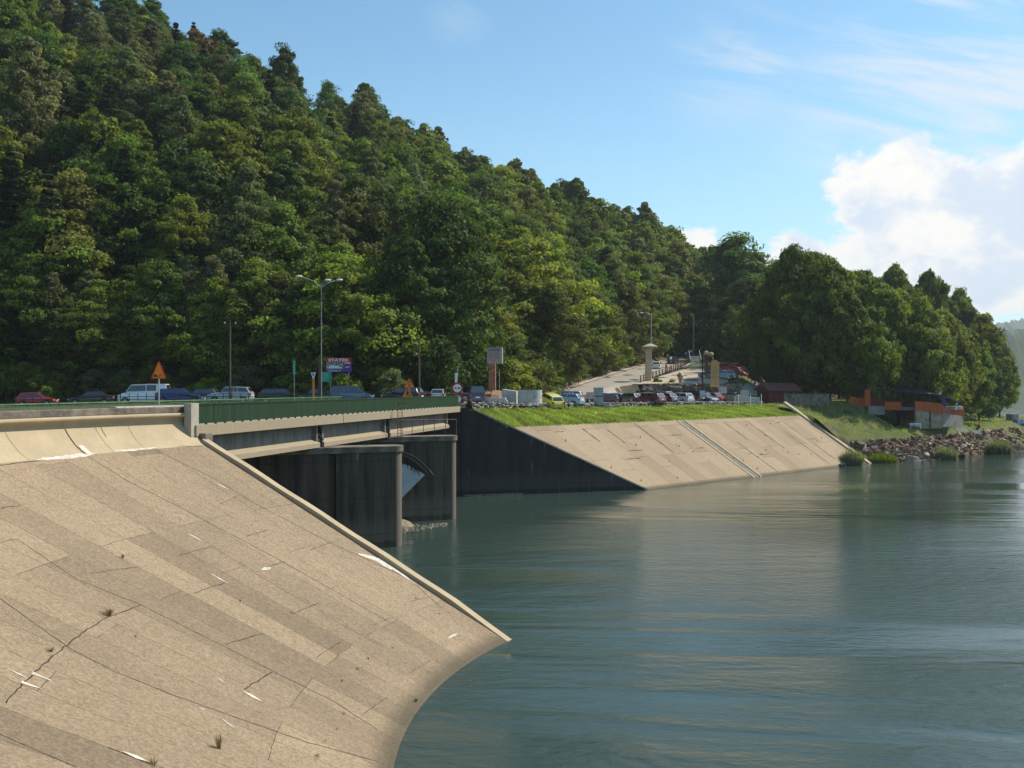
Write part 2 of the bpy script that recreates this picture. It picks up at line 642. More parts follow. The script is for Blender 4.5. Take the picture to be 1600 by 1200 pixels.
def ridge(name, pts, depth, label):
    """pts: (x, y, crest height): a long hill with slopes front and back"""
    Pn = []
    rr = random.Random(3)
    for i in range(len(pts) - 1):
        (x0, y0, h0), (x1, y1, h1) = pts[i], pts[i + 1]
        n = 40
        for k in range(n):
            a = k / n
            Pn.append((x0 + (x1 - x0) * a, y0 + (y1 - y0) * a, h0 + (h1 - h0) * a + rr.uniform(-1, 1) * 0.012 * (h0 + h1)))
    rows = []
    for (x, y, h) in Pn:
        r = []
        for j, (q, f) in enumerate(((-1, -0.02), (-.75, .18), (-.5, .45), (-.25, .8), (0, 1), (.3, .8), (.7, .3), (1, -.02))):
            r.append((x + q * depth * .3, y + q * depth, ZW + (h - ZW) * f * (1 if f == 1 or f < 0 else rr.uniform(.9, 1.1))))
        rows.append(r)
    return tag(grid_mb(np.array(rows)).build(name, m_far, smooth=True), label, None, None, 'structure')


ridge('near_shore_hill', [(480, 1380, 60), (650, 1350, 76), (800, 1340, 90), (1000, 1300, 135), (1500, 1300, 180), (2600, 1200, 170)], 230, 'wooded hill across the lake')
ridge('distant_hills', [(1100, 3600, 60), (1600, 3550, 205), (1800, 3550, 245), (2000, 3550, 235), (2300, 3500, 245), (3600, 3300, 250)], 700, 'pale blue mountains beyond the lake')
# ------------------------------------------------------------------ the dam (concrete face curved about CC)
RW, RJ, KS = 28.0, 44.0, 7.75 / 16


def the(Rr):            # the face's right-hand edge, in degrees about CC
    return 152.6 + (Rr - 28) / 16 * 0.9


TH1 = 238.0


def cone(Rr, th, off=0.0):
    a = R_(th)
    n = 1 / math.hypot(1, KS)
    return Vector((CC[0] + Rr * math.cos(a) + off * KS * n * math.cos(a) * -1, CC[1] + Rr * math.sin(a) + off * KS * n * math.sin(a) * -1, ZW + KS * (Rr - RW) + off * n))


def on_face(px, py):
    """(R, theta) where the line of sight through a pixel meets the concrete face"""
    dx, dz = (px - 800) / 1600, (606 - py) / 1600
    lo, hi = 5.0, 75.0
    def f(Y):
        Rr = math.hypot(dx * Y - CC[0], Y - CC[1])
        return dz * Y - (ZW + KS * (Rr - RW))
    ys = np.linspace(14, 60, 400)
    for y0, y1 in zip(ys[:-1], ys[1:]):
        if f(y0) > 0 >= f(y1) or f(y0) >= 0 > f(y1):
            for _ in range(30):
                m = (y0 + y1) / 2
                if f(m) > 0: y0 = m
                else: y1 = m
            Y = y1
            return math.hypot(dx * Y - CC[0], Y - CC[1]), math.degrees(math.atan2(Y - CC[1], dx * Y - CC[0])) % 360
    return None


def slab_material(name, base, dark, gw, gl, grain=0.16, joint=0.010, seed=0.0, stain=0.25):
    """cast concrete panels: long strips running down the slope (uv: down, along), each with its own tone"""
    m = bpy.data.materials.new(name)
    m.use_nodes = True
    t = m.node_tree
    b = t.nodes['Principled BSDF']
    b.inputs['Roughness'].default_value = 0.93
    b.inputs['Specular IOR Level'].default_value = 0.2
    uv = N(t, 'ShaderNodeUVMap')
    tc = N(t, 'ShaderNodeTexCoord')
    O = tc.outputs['Object']
    # wobble the joints a little
    wn = N(t, 'ShaderNodeTexNoise'); wn.inputs['Scale'].default_value = 1.4; wn.inputs['Detail'].default_value = 5
    L(t, O, wn.inputs['Vector'])
    sub = N(t, 'ShaderNodeVectorMath', operation='SUBTRACT'); L(t, wn.outputs['Color'], sub.inputs[0]); sub.inputs[1].default_value = (.5, .5, .5)
    scl = N(t, 'ShaderNodeVectorMath', operation='MULTIPLY'); L(t, sub.outputs[0], scl.inputs[0]); scl.inputs[1].default_value = (.14, .07, 0)
    ad = N(t, 'ShaderNodeVectorMath', operation='ADD'); L(t, uv.outputs[0], ad.inputs[0]); L(t, scl.outputs[0], ad.inputs[1])
    br = N(t, 'ShaderNodeTexBrick')
    br.offset = 0.37; br.offset_frequency = 3; br.squash = 1.0
    L(t, ad.outputs[0], br.inputs['Vector'])
    br.inputs['Color1'].default_value = (0, 0, 0, 1); br.inputs['Color2'].default_value = (1, 1, 1, 1); br.inputs['Mortar'].default_value = (.5, .5, .5, 1)
    br.inputs['Scale'].default_value = 1.0
    br.inputs['Mortar Size'].default_value = joint
    br.inputs['Mortar Smooth'].default_value = 0.0
    br.inputs['Bias'].default_value = 0.0
    br.inputs['Brick Width'].default_value = gl
    br.inputs['Row Height'].default_value = gw
    # joints show only here and there
    jn = noise(t, O, 0.9, 4, 0.6)
    jf = math_n(t, 'MULTIPLY', br.outputs['Fac'], maprange(t, jn, 0.3, 0.5))
    # a second, half-width strip tone so neighbours differ
    tone = N(t, 'ShaderNodeSeparateXYZ'); L(t, br.outputs['Color'], tone.inputs[0])
    tn = math_n(t, 'POWER', tone.outputs[0], 1.7)
    big = noise(t, O, 0.16, 5, 0.6)
    f = math_n(t, 'ADD', math_n(t, 'MULTIPLY', tn, 0.74), math_n(t, 'MULTIPLY', maprange(t, big, 0.35, 0.7), 0.3), clamp=True)
    cc = mixc(t, f, base, dark)
    med = noise(t, O, 2.2, 6, 0.65)
    cc = mixc(t, maprange(t, med, 0.35, 0.75, 0.0, stain, False), cc, tuple(x * .72 for x in dark))
    # exposed aggregate
    vz = N(t, 'ShaderNodeTexVoronoi'); vz.inputs['Scale'].default_value = 17; L(t, O, vz.inputs['Vector'])
    sp = N(t, 'ShaderNodeSeparateXYZ'); L(t, vz.outputs['Color'], sp.inputs[0])
    gr = maprange(t, sp.outputs[0], 0, 1, 1 - grain * 1.4, 1 + grain, False)
    fn = noise(t, O, 9, 5, 0.75)
    gr = math_n(t, 'MULTIPLY', gr, maprange(t, fn, 0.25, 0.75, 1 - grain, 1 + grain, False))
    g3 = N(t, 'ShaderNodeCombineXYZ')
    for i in range(3): L(t, gr, g3.inputs[i])
    cc = mixc(t, 1.0, cc, g3.outputs[0], 'MULTIPLY')
    cc = mixc(t, math_n(t, 'MULTIPLY', jf, 0.85), cc, (0.035, 0.028, 0.022))
    # wet, algae-darkened band by the water line
    geo = N(t, 'ShaderNodeNewGeometry')
    sz = N(t, 'ShaderNodeSeparateXYZ'); L(t, geo.outputs['Position'], sz.inputs[0])
    wl = maprange(t, math_n(t, 'ADD', sz.outputs[2], math_n(t, 'MULTIPLY', math_n(t, 'SUBTRACT', med, .5), 0.25)), ZW + 0.06, ZW + 0.42, 1, 0)
    cc = mixc(t, math_n(t, 'MULTIPLY', wl, 0.75), cc, (0.07, 0.06, 0.04))
    L(t, cc, b.inputs['Base Color'])
    bn = N(t, 'ShaderNodeBump', in_Strength=0.35, in_Distance=0.02)
    L(t, gr, bn.inputs['Height']); L(t, bn.outputs[0], b.inputs['Normal'])
    return m


m_face = slab_material('aggregate_concrete', (0.345, 0.258, 0.168), (0.2, 0.15, 0.1), 1.62, 8.6, grain=0.17)
m_slope = slab_material('pale_slab_concrete', (0.40, 0.305, 0.20), (0.29, 0.217, 0.145), 2.35, 4.6, grain=0.09, joint=0.016, stain=0.2)
m_conc = mat('smooth_concrete', (0.41, 0.325, 0.21), 0.9, 0.1, 0.7, bump=0.15, bscale=14, fine=0.1, fscale=16)
m_conc_grey = mat('grey_concrete', (0.36, 0.33, 0.28), 0.9, 0.22, 0.8, bump=0.2, bscale=12, fine=0.12, fscale=14)
m_conc_old = mat('stained_concrete', (0.15, 0.125, 0.1), 0.92, 0.45, 1.4, bump=0.3, bscale=10, fine=.25, fscale=12, stretch=(1, 1, 1))
m_streak_shade = mat('streaked_shade_concrete', (0.19, 0.135, 0.09), 0.9, 0.5, 1.2, c2=(0.022, 0.018, 0.017), bump=0.3, bscale=6, stretch=(1.6, 1.6, 0.12), fine=.2, fscale=9)  # streaks, plus a brown-black tone that puts the piers' shade into the colour
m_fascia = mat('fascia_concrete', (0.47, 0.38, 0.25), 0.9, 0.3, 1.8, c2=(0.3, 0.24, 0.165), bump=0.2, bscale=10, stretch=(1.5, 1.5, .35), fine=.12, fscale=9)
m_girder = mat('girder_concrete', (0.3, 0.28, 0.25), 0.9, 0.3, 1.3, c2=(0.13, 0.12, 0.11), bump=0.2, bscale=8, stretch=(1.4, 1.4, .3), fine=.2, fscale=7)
m_patch = mat('white_sealant', (0.56, 0.51, 0.43), 0.9, 0.2, 3, bump=.3, fine=.2, fscale=9)
m_nose_lit = mat('sunlit_nose_concrete', (0.3, 0.25, 0.2), 0.9, 0.5, 1.2, c2=(0.14, 0.11, 0.09), bump=0.3, bscale=6, stretch=(4, 4, 0.12), fine=.2, fscale=9)  # pier concrete again, coloured paler to carry the sun on the nose
m_crack = mat('dark_crack', (0.03, 0.025, 0.02), 1.0, 0.2)
m_asphalt = mat('asphalt', (0.075, 0.072, 0.068), 0.9, 0.2, 0.5, bump=.2, fine=.15, fscale=20)
m_rust = mat('rusty_iron', (0.2, 0.09, 0.045), 0.85, 0.5, 4, c2=(0.32, 0.17, 0.09))
m_black = mat('black_iron', (0.02, 0.02, 0.02), 0.6, 0.3)
m_green = mat('green_paint', (0.008, 0.036, 0.009), 0.5, 0.5, 1.5, stretch=(3.2, .5, .05), fine=.1, fscale=6)
m_green_l = mat('faded_green_paint', (0.1, 0.2, 0.07), 0.55, 0.25, 1.5)
m_steel = mat('galvanised_steel', (0.42, 0.42, 0.4), 0.45, 0.15, 3, metal=0.6)

dam = empty('dam', (CC[0] - 39, CC[1] + 8, -10), 0, 'curved concrete dam with tan panelled upstream face in the left foreground', 'dam')
Rs = np.concatenate([np.arange(21, 44, 1.0), [44.0]])
ths = np.linspace(0, 1, 150)
Pn = np.zeros((len(Rs), len(ths), 3)); UV = []
for i, Rr in enumerate(Rs):
    for j, q in enumerate(ths):
        th = the(Rr) + (TH1 - the(Rr)) * q
        Pn[i, j] = cone(Rr, th)
        UV.append((Rr * 1.11, (th - 150) * R_(1) * 36))
face = grid_mb(Pn).build('dam_face', m_face, dam, world=True, smooth=True, uv=UV)

# curved wave wall with its lip, and the cap on top
prof = [(0, -2.75), (.22, -2.62), (.5, -2.4), (.75, -2.13), (.93, -1.9), (1.05, -1.7), (1.11, -1.55), (1.08, -1.45), (.95, -1.39), (.82, -1.37), (.80, -1.2), (1.9, -1.2)]
Pn = np.array([[[CC[0] + (RJ + o_) * math.cos(R_(th)), CC[1] + (RJ + o_) * math.sin(R_(th)), z_] for th in np.linspace(153.5, TH1, 160)] for o_, z_ in prof])
wave = grid_mb(Pn).build('wave_wall', m_conc, dam, world=True, smooth=True)
prof = [(1.02, -1.2), (1.0, -1.17), (1.0, -.93), (1.03, -.9), (1.6, -.9), (1.62, -.93), (1.62, -1.95)]
Pn = np.array([[[CC[0] + (RJ + o_) * math.cos(R_(th)), CC[1] + (RJ + o_) * math.sin(R_(th)), z_] for th in np.linspace(153.4, TH1, 200)] for o_, z_ in prof])
grid_mb(Pn).build('parapet_cap', m_conc_old, dam, world=True)
# paler levelling slab on part of the cap
mb = MB()
thx = np.linspace(153.9, 159.5, 14)
for a, b_ in zip(thx[:-1], thx[1:]):
    q = []
    for th, o_ in ((a, 1.1), (b_, 1.1), (b_, 1.5), (a, 1.5)):
        q.append((CC[0] + (RJ + o_) * math.cos(R_(th)), CC[1] + (RJ + o_) * math.sin(R_(th))))
    mb.prism(q, -.896, -.84)
mb.build('cap_slab', m_patch, dam, world=True)
# strip of edge concrete where the face meets the spillway: raised curb down to the water
mb = MB()
edge = []
for Rr in np.linspace(23, 44.2, 26):
    a = cone(Rr, the(Rr) + 0.18 * 28 / Rr)
    b_ = cone(Rr, the(Rr) - 0.48 * 36 / Rr)
    edge.append((a, b_, (0.2 + 0.02 * math.sin(Rr * 1.7)) * min(1, max(.02, (Rr - 27.9) / 3))))
for (a, b_, h), (a2, b2, h2) in zip(edge[:-1], edge[1:]):
    up, up2 = Vector((0, 0, h)), Vector((0, 0, h2))
    mb.add([a - up, a + up, b_ + up, Vector((b_.x, b_.y, -17)), a2 - up2, a2 + up2, b2 + up2, Vector((b2.x, b2.y, -17))],
           [(0, 1, 5, 4), (1, 2, 6, 5), (2, 3, 7, 6)])
mb.build('edge_curb', m_conc, dam, world=True)
# top part of the side wall, curving up to the end post
ep = Vector((CC[0] + 44.6 * math.cos(R_(153.35)), CC[1] + 44.6 * math.sin(R_(153.35)), 0))
mb = MB()
mb.box((-15.45, 49.35, -1.55), (0.42, 0.6, 1.62), R_(-20))
mb.build('end_post', m_conc_grey, dam, world=True, bevel=.02)
mb = MB()
cpts = [cone(44.0, the(44)), Vector((-14.95, 49.5, -2.3)), Vector((-15.3, 49.6, -2.0))]
mb.box((-15.0, 49.75, -2.55), (0.75, .55, .7), R_(-25))
mb.build('post_foot', m_conc_old, dam, world=True, bevel=.04)
# roadway on the crest
prof = [(1.62, -1.93), (3.2, -1.93), (3.22, -2.05), (12.2, -2.0), (12.22, -1.88), (14.6, -1.88)]
Pn = np.array([[[CC[0] + (RJ + o_) * math.cos(R_(th)), CC[1] + (RJ + o_) * math.sin(R_(th)), z_] for th in np.linspace(153.6, TH1, 80)] for o_, z_ in prof])
tag(grid_mb(Pn).build('crest_road', m_asphalt), 'road along the top of the dam', None, None, 'structure')


def ribbon(pix, wid, name, m, off=0.006, jit=0.0, seed=1, R_of=None):
    """a thin strip laid on the concrete face through places seen at pixels"""
    rr = random.Random(seed)
    pts = []
    for p in pix:
        r = on_face(*p)
        if r: pts.append(r)
    fine = []
    for (r0, t0), (r1, t1) in zip(pts[:-1], pts[1:]):
        n = max(2, int(math.hypot(r1 - r0, R_(t1 - t0) * 36) / 0.22))
        for k in range(n):
            a = k / n
            fine.append((r0 + (r1 - r0) * a, t0 + (t1 - t0) * a))
    fine.append(pts[-1])
    W = wid if callable(wid) else (lambda a: wid * (.72 if name == 'crack' else 1))
    mb = MB()
    rows = []
    for i, (r, th) in enumerate(fine):
        a = i / (len(fine) - 1)
        j = rr.uniform(-jit, jit)
        p = cone(r, th)
        q = cone(*fine[min(i + 1, len(fine) - 1)]) - cone(*fine[max(i - 1, 0)])
        nrm = (cone(r, th, 1) - cone(r, th)).normalized()
        sd_ = q.cross(nrm).normalized()
        w_ = W(a) * rr.uniform(.6, 1.35) / 2 * (1 if wid.__class__ is not float or wid < .06 else min(1, .25 + 3 * a, .25 + 3 * (1 - a)))
        c_ = p + sd_ * j + nrm * off
        rows.append((c_ - sd_ * w_, c_ + sd_ * w_))
    vs = [v for r in rows for v in r]
    mb.add(vs, [(2 * i, 2 * i + 1, 2 * i + 3, 2 * i + 2) for i in range(len(rows) - 1)])
    return mb.build(name, m, dam, world=True)


# the open cracks and joints the photograph shows
cr = [([(8, 1098), (60, 1045), (105, 1008), (160, 968), (220, 945)], .04, .03),
      ([(103, 1010), (180, 1050), (280, 1090), (380, 1125), (480, 1160), (590, 1190)], .035, .015),
      ([(220, 945), (330, 1000), (425, 1048), (520, 1095), (590, 1140)], .035, .015),
      ([(382, 1078), (424, 1050)], .05, .03),
      ([(0, 848), (26, 842), (120, 905), (220, 945)], .03, .015),
      ([(0, 935), (105, 1010)], .03, .012),
      ([(135, 712), (200, 752), (285, 795), (420, 866), (490, 905), (608, 972)], .035, .012),
      ([(240, 703), (330, 745), (395, 785), (515, 848), (640, 905), (690, 950)], .035, .012),
      ([(343, 788), (374, 774)], .03, .015), ([(484, 860), (515, 848)], .03, .015),
      ([(280, 868), (330, 854)], .035, .015), ([(303, 927), (353, 910)], .035, .015),
      ([(353, 1007), (412, 990)], .035, .015), ([(495, 1027), (533, 1003)], .03, .015),
      ([(385, 838), (420, 828)], .035, .012), ([(410, 888), (446, 877)], .03, .012),
      ([(457, 960), (498, 942)], .03, .012), ([(140, 896), (215, 886)], .025, .015),
      ([(565, 1118), (605, 1090)], .025, .01), ([(582, 978), (610, 965)], .02, .01),
      ([(640, 940), (675, 932)], .02, .01), ([(640, 1052), (673, 1032)], .02, .01),
      ([(0, 795), (30, 790)], .04, .04), ([(0, 1147), (120, 1200)], .03, .015), ([(170, 1168), (235, 1195)], .03, .015),
      ([(0, 727), (60, 720)], .05, .02), ([(277, 697.5), (315, 697)], .05, .02), ([(330, 854), (440, 920), (533, 975), (600, 1012)], .022, .012)]
for k, (pp, w_, j_) in enumerate(cr):
    ribbon(pp, w_, 'crack', m_crack, 0.006, j_, k)
pa = [([(55, 719), (100, 715), (148, 709)], .26), ([(178, 705.5), (245, 699)], .24), ([(335, 754), (358, 765)], .1),
      ([(560, 866), (585, 873), (612, 890)], lambda a: .12 + .9 * a * (1 - a)), ([(590, 872), (620, 892), (648, 912)], lambda a: .34 - .3 * a), ([(292, 833), (316, 846)], .1), ([(330, 897), (355, 911)], .1),
      ([(409, 891), (423, 887)], .22), ([(380, 1080), (408, 1096)], .13), ([(347, 1124), (366, 1138)], .12),
      ([(192, 1175), (232, 1191)], .14), ([(50, 1052), (80, 1064)], lambda a: .16 * (1 - a) + .04), ([(14, 1046), (42, 1060)], .09), ([(33, 1066), (65, 1077)], lambda a: .16 * (1 - a) + .02),
      ([(310, 1106), (320, 1110)], .07), ([(338, 1058), (352, 1068)], .07), ([(700, 998), (714, 990)], .1)]
for k, (pp, w_) in enumerate(pa):
    ribbon(pp, w_, 'joint_patch', m_patch, 0.012, 0.01, 50 + k)
# vertical joints on the wave wall: a dark one and its pale filling
wp = [(0.02, -2.74), (.22, -2.62), (.5, -2.4), (.75, -2.13), (.93, -1.9), (1.05, -1.7)]


def wave_joint(th, w_, m, name, lean=0.0, n0=0, n1=6):
    mb = MB(); vs = []
    for i, (o_, z_) in enumerate(wp[n0:n1]):
        for q in (-.5, .5):
            a = R_(th + lean * (i + n0)) + q * w_ / 44
            vs.append((CC[0] + (RJ + o_ - .012) * math.cos(a), CC[1] + (RJ + o_ - .012) * math.sin(a), z_ + .012))
    mb.add(vs, [(2 * i, 2 * i + 1, 2 * i + 3, 2 * i + 2) for i in range(len(vs) // 2 - 1)])
    return mb.build(name, m, dam, world=True)


thj = on_face(137, 712)[1]
wave_joint(thj, .045, m_crack, 'expansion_joint')
wave_joint(thj - .33, .3, m_patch, 'joint_patch', 0, 0, 3)
for px in (195, 40, 250):
    wave_joint(on_face(px, 716)[1], .015, m_crack, 'expansion_joint')
mb = MB()
wave_joint(on_face(196, 716)[1] - .4, .03, m_rust, 'rust_stain', 0, 3, 6)

# dry tufts in the joints
m_dry = mat('dry_grass', (0.26, 0.15, 0.06), 0.95, 0.3, 5)
m_weed = mat('green_weed', (0.09, 0.16, 0.03), 0.9, 0.3, 5)
m_weedd = mat('dark_weed', (0.10, 0.065, 0.04), 0.9, 0.3, 5)


def tuft_mb(h, n, spread, rr, wide=.006):
    mb = MB()
    for i in range(n):
        a = rr.uniform(0, 6.28); r = rr.uniform(0, spread * .35)
        b0 = Vector((math.cos(a) * r, math.sin(a) * r, -.02))
        tip = b0 + Vector((math.cos(a) * spread * rr.uniform(.2, 1), math.sin(a) * spread * rr.uniform(.2, 1), h * rr.uniform(.5, 1)))
        s_ = Vector((-math.sin(a), math.cos(a), 0)) * wide
        mid = (b0 + tip) / 2 + Vector((0, 0, h * .12))
        mb.add([b0 - s_, b0 + s_, mid + s_, mid - s_, tip], [(0, 1, 2, 3), (3, 2, 4)])
    return mb


rr = random.Random(11)
tufts = [(170, 962, .5, 60, .3, m_dry, 'dry brown grass tuft in the long open crack'), (192, 872, .4, 16, .12, m_dry, 'thin dry stalk on the upper left of the dam face'),
         (342, 1170, .75, 30, .22, m_dry, 'tall red-brown weed at the bottom edge of the dam face'), (80, 1018, .3, 24, .2, m_dry, 'small dry tuft below the bend of the crack'),
         (650, 1096, .3, 26, .12, m_weed, 'green grass tuft close to the curved water line'), (534, 1064, .14, 20, .16, m_weed, 'small green weed in the lower middle of the dam face'),
         (558, 1045, .14, 18, .2, m_weedd, 'dark weed right of the small green weed'), (613, 1012, .12, 16, .15, m_weedd, 'dark weed tuft in the right part of the dam face'),
         (686, 959, .14, 16, .15, m_weedd, 'dark weed near the curb above the tip of the face'), (700, 957, .1, 14, .12, m_weedd, 'dark weed nearest the curb near the tip'),
         (535, 1115, .1, 18, .2, m_weedd, 'flat dark weed by the lower middle joint'), (524, 1140, .1, 18, .2, m_weedd, 'flat dark weed second from the bottom of the face'),
         (507, 1158, .12, 18, .22, m_weedd, 'flat dark weed above the lowest one'), (493, 1183, .14, 26, .3, m_weedd, 'wide dark weed patch near the bottom of the face'),
         (212, 996, .22, 6, .05, m_weedd, 'single dark stalk right of the crack'), (375, 940, .2, 7, .06, m_weedd, 'single dark stalk in the middle of the face'),
         (456, 958, .25, 8, .08, m_dry, 'thin dry stalk right of the middle of the face'), (240, 1196, .4, 20, .2, m_dry, 'dry weed beside the white strip at the bottom edge'),
         (575, 1030, .16, 16, .12, m_weedd, 'upright dark weed between two panels'), (663, 967, .08, 12, .14, m_weedd, 'dark weed flat on a joint near the tip'),
         (650, 936, .2, 8, .08, m_weedd, 'thin weed by the short joint under the curb'), (640, 1018, .1, 10, .1, m_weedd, 'small dark weed low on the right of the face'),
         (669, 1050, .1, 12, .12, m_weedd, 'dark weed on the lower right edge'), (682, 1035, .1, 12, .12, m_weedd, 'dark weed at the lower right just above the last joint'),
         (720, 1045, .1, 12, .14, m_weedd, 'dark weed by the water under the tip'), (645, 1118, .1, 12, .14, m_weedd, 'dark weed by the curved water line')]
for px, py, h, n, sp, m, lab in tufts:
    r = on_face(px, py)
    if not r: continue
    o = tuft_mb(h * .6, n, sp * .8, rr, .006).build('weed_tuft', m)
    o.location = cone(r[0], r[1])
    tag(o, lab, 'weed', 'weeds growing on the dam face')

# ------------------------------------------------------------------ road bridge over the spillway
bz = math.atan2(BB[1], BB[0])


def BP_(s_, w_, z_):
    p = B0 + BB * s_ + BL * w_
    return Vector((p[0], p[1], z_))


bridge = empty('road_bridge', BP_(0, 0, -2.0), bz, 'concrete road bridge with green panelled railing crossing the spillway', 'bridge')
# in the bridge's own frame: x along, y to the left, z up (0 = -2.0)


def lb(mb, x0, x1, y0, y1, z0, z1):
    return mb.box(((x0 + x1) / 2, (y0 + y1) / 2, (z0 + z1) / 2 + 2.0), (x1 - x0, y1 - y0, z1 - z0))


LEN = 51.9
mb = lb(MB(), 0, LEN, .32, 13, -2.3, -2.0); mb.build('deck', m_asphalt, bridge)
lb(MB(), 0.1, LEN - .1, .33, 2.2, -1.997, -1.86).build('sidewalk', m_conc_grey, bridge)
joints = [0.15, 16.9, 23.6, 37.4, LEN - .05]
for a, b_ in ((0.15, 19.9), (19.98, 30.6), (30.66, LEN - .05)):
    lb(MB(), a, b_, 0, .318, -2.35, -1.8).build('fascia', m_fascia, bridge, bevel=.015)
J1, J2 = 16.9, 30.6
for a, b_ in ((.2, J1 - .35), (J1 + .35, J2 - .35), (J2 + .3, LEN - 3.2)):
    g_ = MB()
    lb(g_, a, b_, .75, 1.1, -3.32, -2.3)
    # flange with sloping top
    for yy in (.75,):
        pass
    x0, x1 = a, b_
    pr_ = [(.3, -3.8), (.3, -3.52), (.75, -3.3), (1.1, -3.3), (1.55, -3.52), (1.55, -3.8)]
    vs = [(x0, y, z + 2) for y, z in pr_] + [(x1, y, z + 2) for y, z in pr_]
    fl_ = MB()
    fl_.add(vs, [(0, 1, 2, 3, 4, 5), (11, 10, 9, 8, 7, 6)] + [(i, 6 + i, 6 + (i + 1) % 6, (i + 1) % 6) for i in range(6)])
    for k in (a + .12, b_ - .12):
        lb(g_, k - .12, k + .12, .45, .75, -3.4, -2.36)
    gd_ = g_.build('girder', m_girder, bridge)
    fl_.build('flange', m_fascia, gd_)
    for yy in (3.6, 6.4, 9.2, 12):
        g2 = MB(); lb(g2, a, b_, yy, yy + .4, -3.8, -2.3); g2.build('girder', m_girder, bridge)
for jx in (J1, J2):
    for yy in (.42, 3.7):
        g_ = MB()
        lb(g_, jx - .3, jx - .05, yy, yy + .35, -3.85, -2.9)
        g_.tube((jx - .35, yy, -3.0 + 2), (jx + .35, yy, -3.35 + 2), .09)
        g_.tube((jx, yy - .05, -2.6 + 2), (jx + .05, yy - .05, -3.9 + 2), .07)
        lb(g_, jx - .06, jx + .3, yy, yy + .3, -3.4, -2.4)
        lb(g_, jx - .35, jx + .1, yy - .2, yy + .4, -3.95, -3.84)
        g_.build('bearing', m_black, bridge)
    g2 = MB()
    lb(g2, jx - .34, jx + .34, 1.2, 12.4, -3.4, -2.31)
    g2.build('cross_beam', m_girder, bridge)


def railing(name, length, posts, pt, slat_w, pitch, m_rail, m_slat, root, z0, z1, post_h0, label=None):
    """pt(s) -> point of the rail line in the root's own frame"""
    mb = MB()
    n = int(length / pitch)
    for i in range(n):
        s_ = (i + .5) * pitch
        p, q = pt(s_ - slat_w / 2), pt(s_ + slat_w / 2)
        d_ = (q - p); nn = Vector((-d_.y, d_.x, 0)).normalized() * .012
        mb.slab([(p.x, p.y, z0), (q.x, q.y, z0), (q.x, q.y, z1), (p.x, p.y, z1)], nn)
    mb.build('slat_panel', m_slat, root)
    mb = MB()
    k = int(length / 2)
    for z_, hh, tt in ((z1 + .03, .07, .09), (z0 - .02, .05, .05)):
        for i in range(k):
            p, q = pt(length * i / k), pt(length * (i + 1) / k)
            c_ = (p + q) / 2
            mb.box((c_.x, c_.y, z_), ((q - p).length + .004, tt, hh), math.atan2(q.y - p.y, q.x - p.x))
    mb.build('hand_rail', m_rail, root)
    for i in range(posts + 1):
        p = pt(length * i / posts)
        MB().box((p.x, p.y, (post_h0 + z0) / 2), (.1, .1, z0 - post_h0 + .02)).build('post', m_black, root)


railing('rail', LEN - .5, 52, lambda s_: Vector((s_ + .4, .16, 0)), .115, .135, m_green, m_green, bridge, 2 - 1.70, 2 - .82, 2 - 1.80)
# far-side railing along bridge and crest
far_rail = empty('green_railing', BP_(0, 12.8, -1.9), 0, 'long low green railing on the far side of the crest road', 'railing')
fr0 = BP_(0, 12.8, 0)
thf = math.degrees(math.atan2(fr0.y - CC[1], fr0.x - CC[0]))
Rf = math.hypot(fr0.y - CC[1], fr0.x - CC[0])
arc = R_(64) * Rf


def fr(s_):
    if s_ < arc:
        a = R_(thf) + (arc - s_) / Rf
        return Vector((CC[0] + Rf * math.cos(a) - fr0.x, CC[1] + Rf * math.sin(a) - fr0.y, 0))
    q = BP_(s_ - arc, 12.8, 0)
    return Vector((q.x - fr0.x, q.y - fr0.y, 0))


railing('rail', arc + LEN + 4, 58, fr, .03, .13, m_green_l, m_green_l, far_rail, 1.9 - 1.72, 1.9 - .93, 0)

# ------------------------------------------------------------------ piers
pd = np.array((.902, .432)); pq = np.array((-.432, .902))


def pier(nose, label, capz, groove, nlen=17.0):
    n_ = np.array(nose)
    root = empty('bridge_pier', (n_[0], n_[1], ZW), 0, label, 'pier', 'piers of the spillway bridge')
    T = 1.9

    def ring(t0, grow, nosep=True, t_in=0.0):
        c_ = n_ + pq * (T / 2) - pd * .55
        pts = []
        if nosep:
            for k in range(-6, 7):
                a = k / 6 * math.pi / 2
                pts.append(c_ + pd * math.cos(a) * (T / 2 + grow) * .75 + pq * math.sin(a) * (T / 2 + grow))
        else:
            pts += [n_ - pd * t_in - pq * grow, n_ - pd * t_in + pq * (T + grow)]
        pts += [n_ - pd * t0 + pq * (T + grow), n_ - pd * t0 - pq * grow]
        return [tuple(p) for p in pts]
    mb = MB()
    mb.prism(ring(groove, 0, False, .5), -16, capz - .4)
    mb.prism(ring(nlen, 0, False, groove + .5), -16, capz - .4)
    mb.prism(ring(groove + .52, -.35, False, groove - .02), -16, capz - .4)
    mb.build('shaft', m_streak_shade, root, world=True)
    MB().prism(ring(.49, 0), -16, capz - .4).build('nose', m_nose_lit, root, world=True)  # no separate facing: sunlit strip of the pier done in paler colour
    mb = MB(); mb.prism(ring(nlen, .13), capz - .4, capz)
    mb.build('pier_cap', m_conc_old, root, world=True, bevel=.02)
    return root




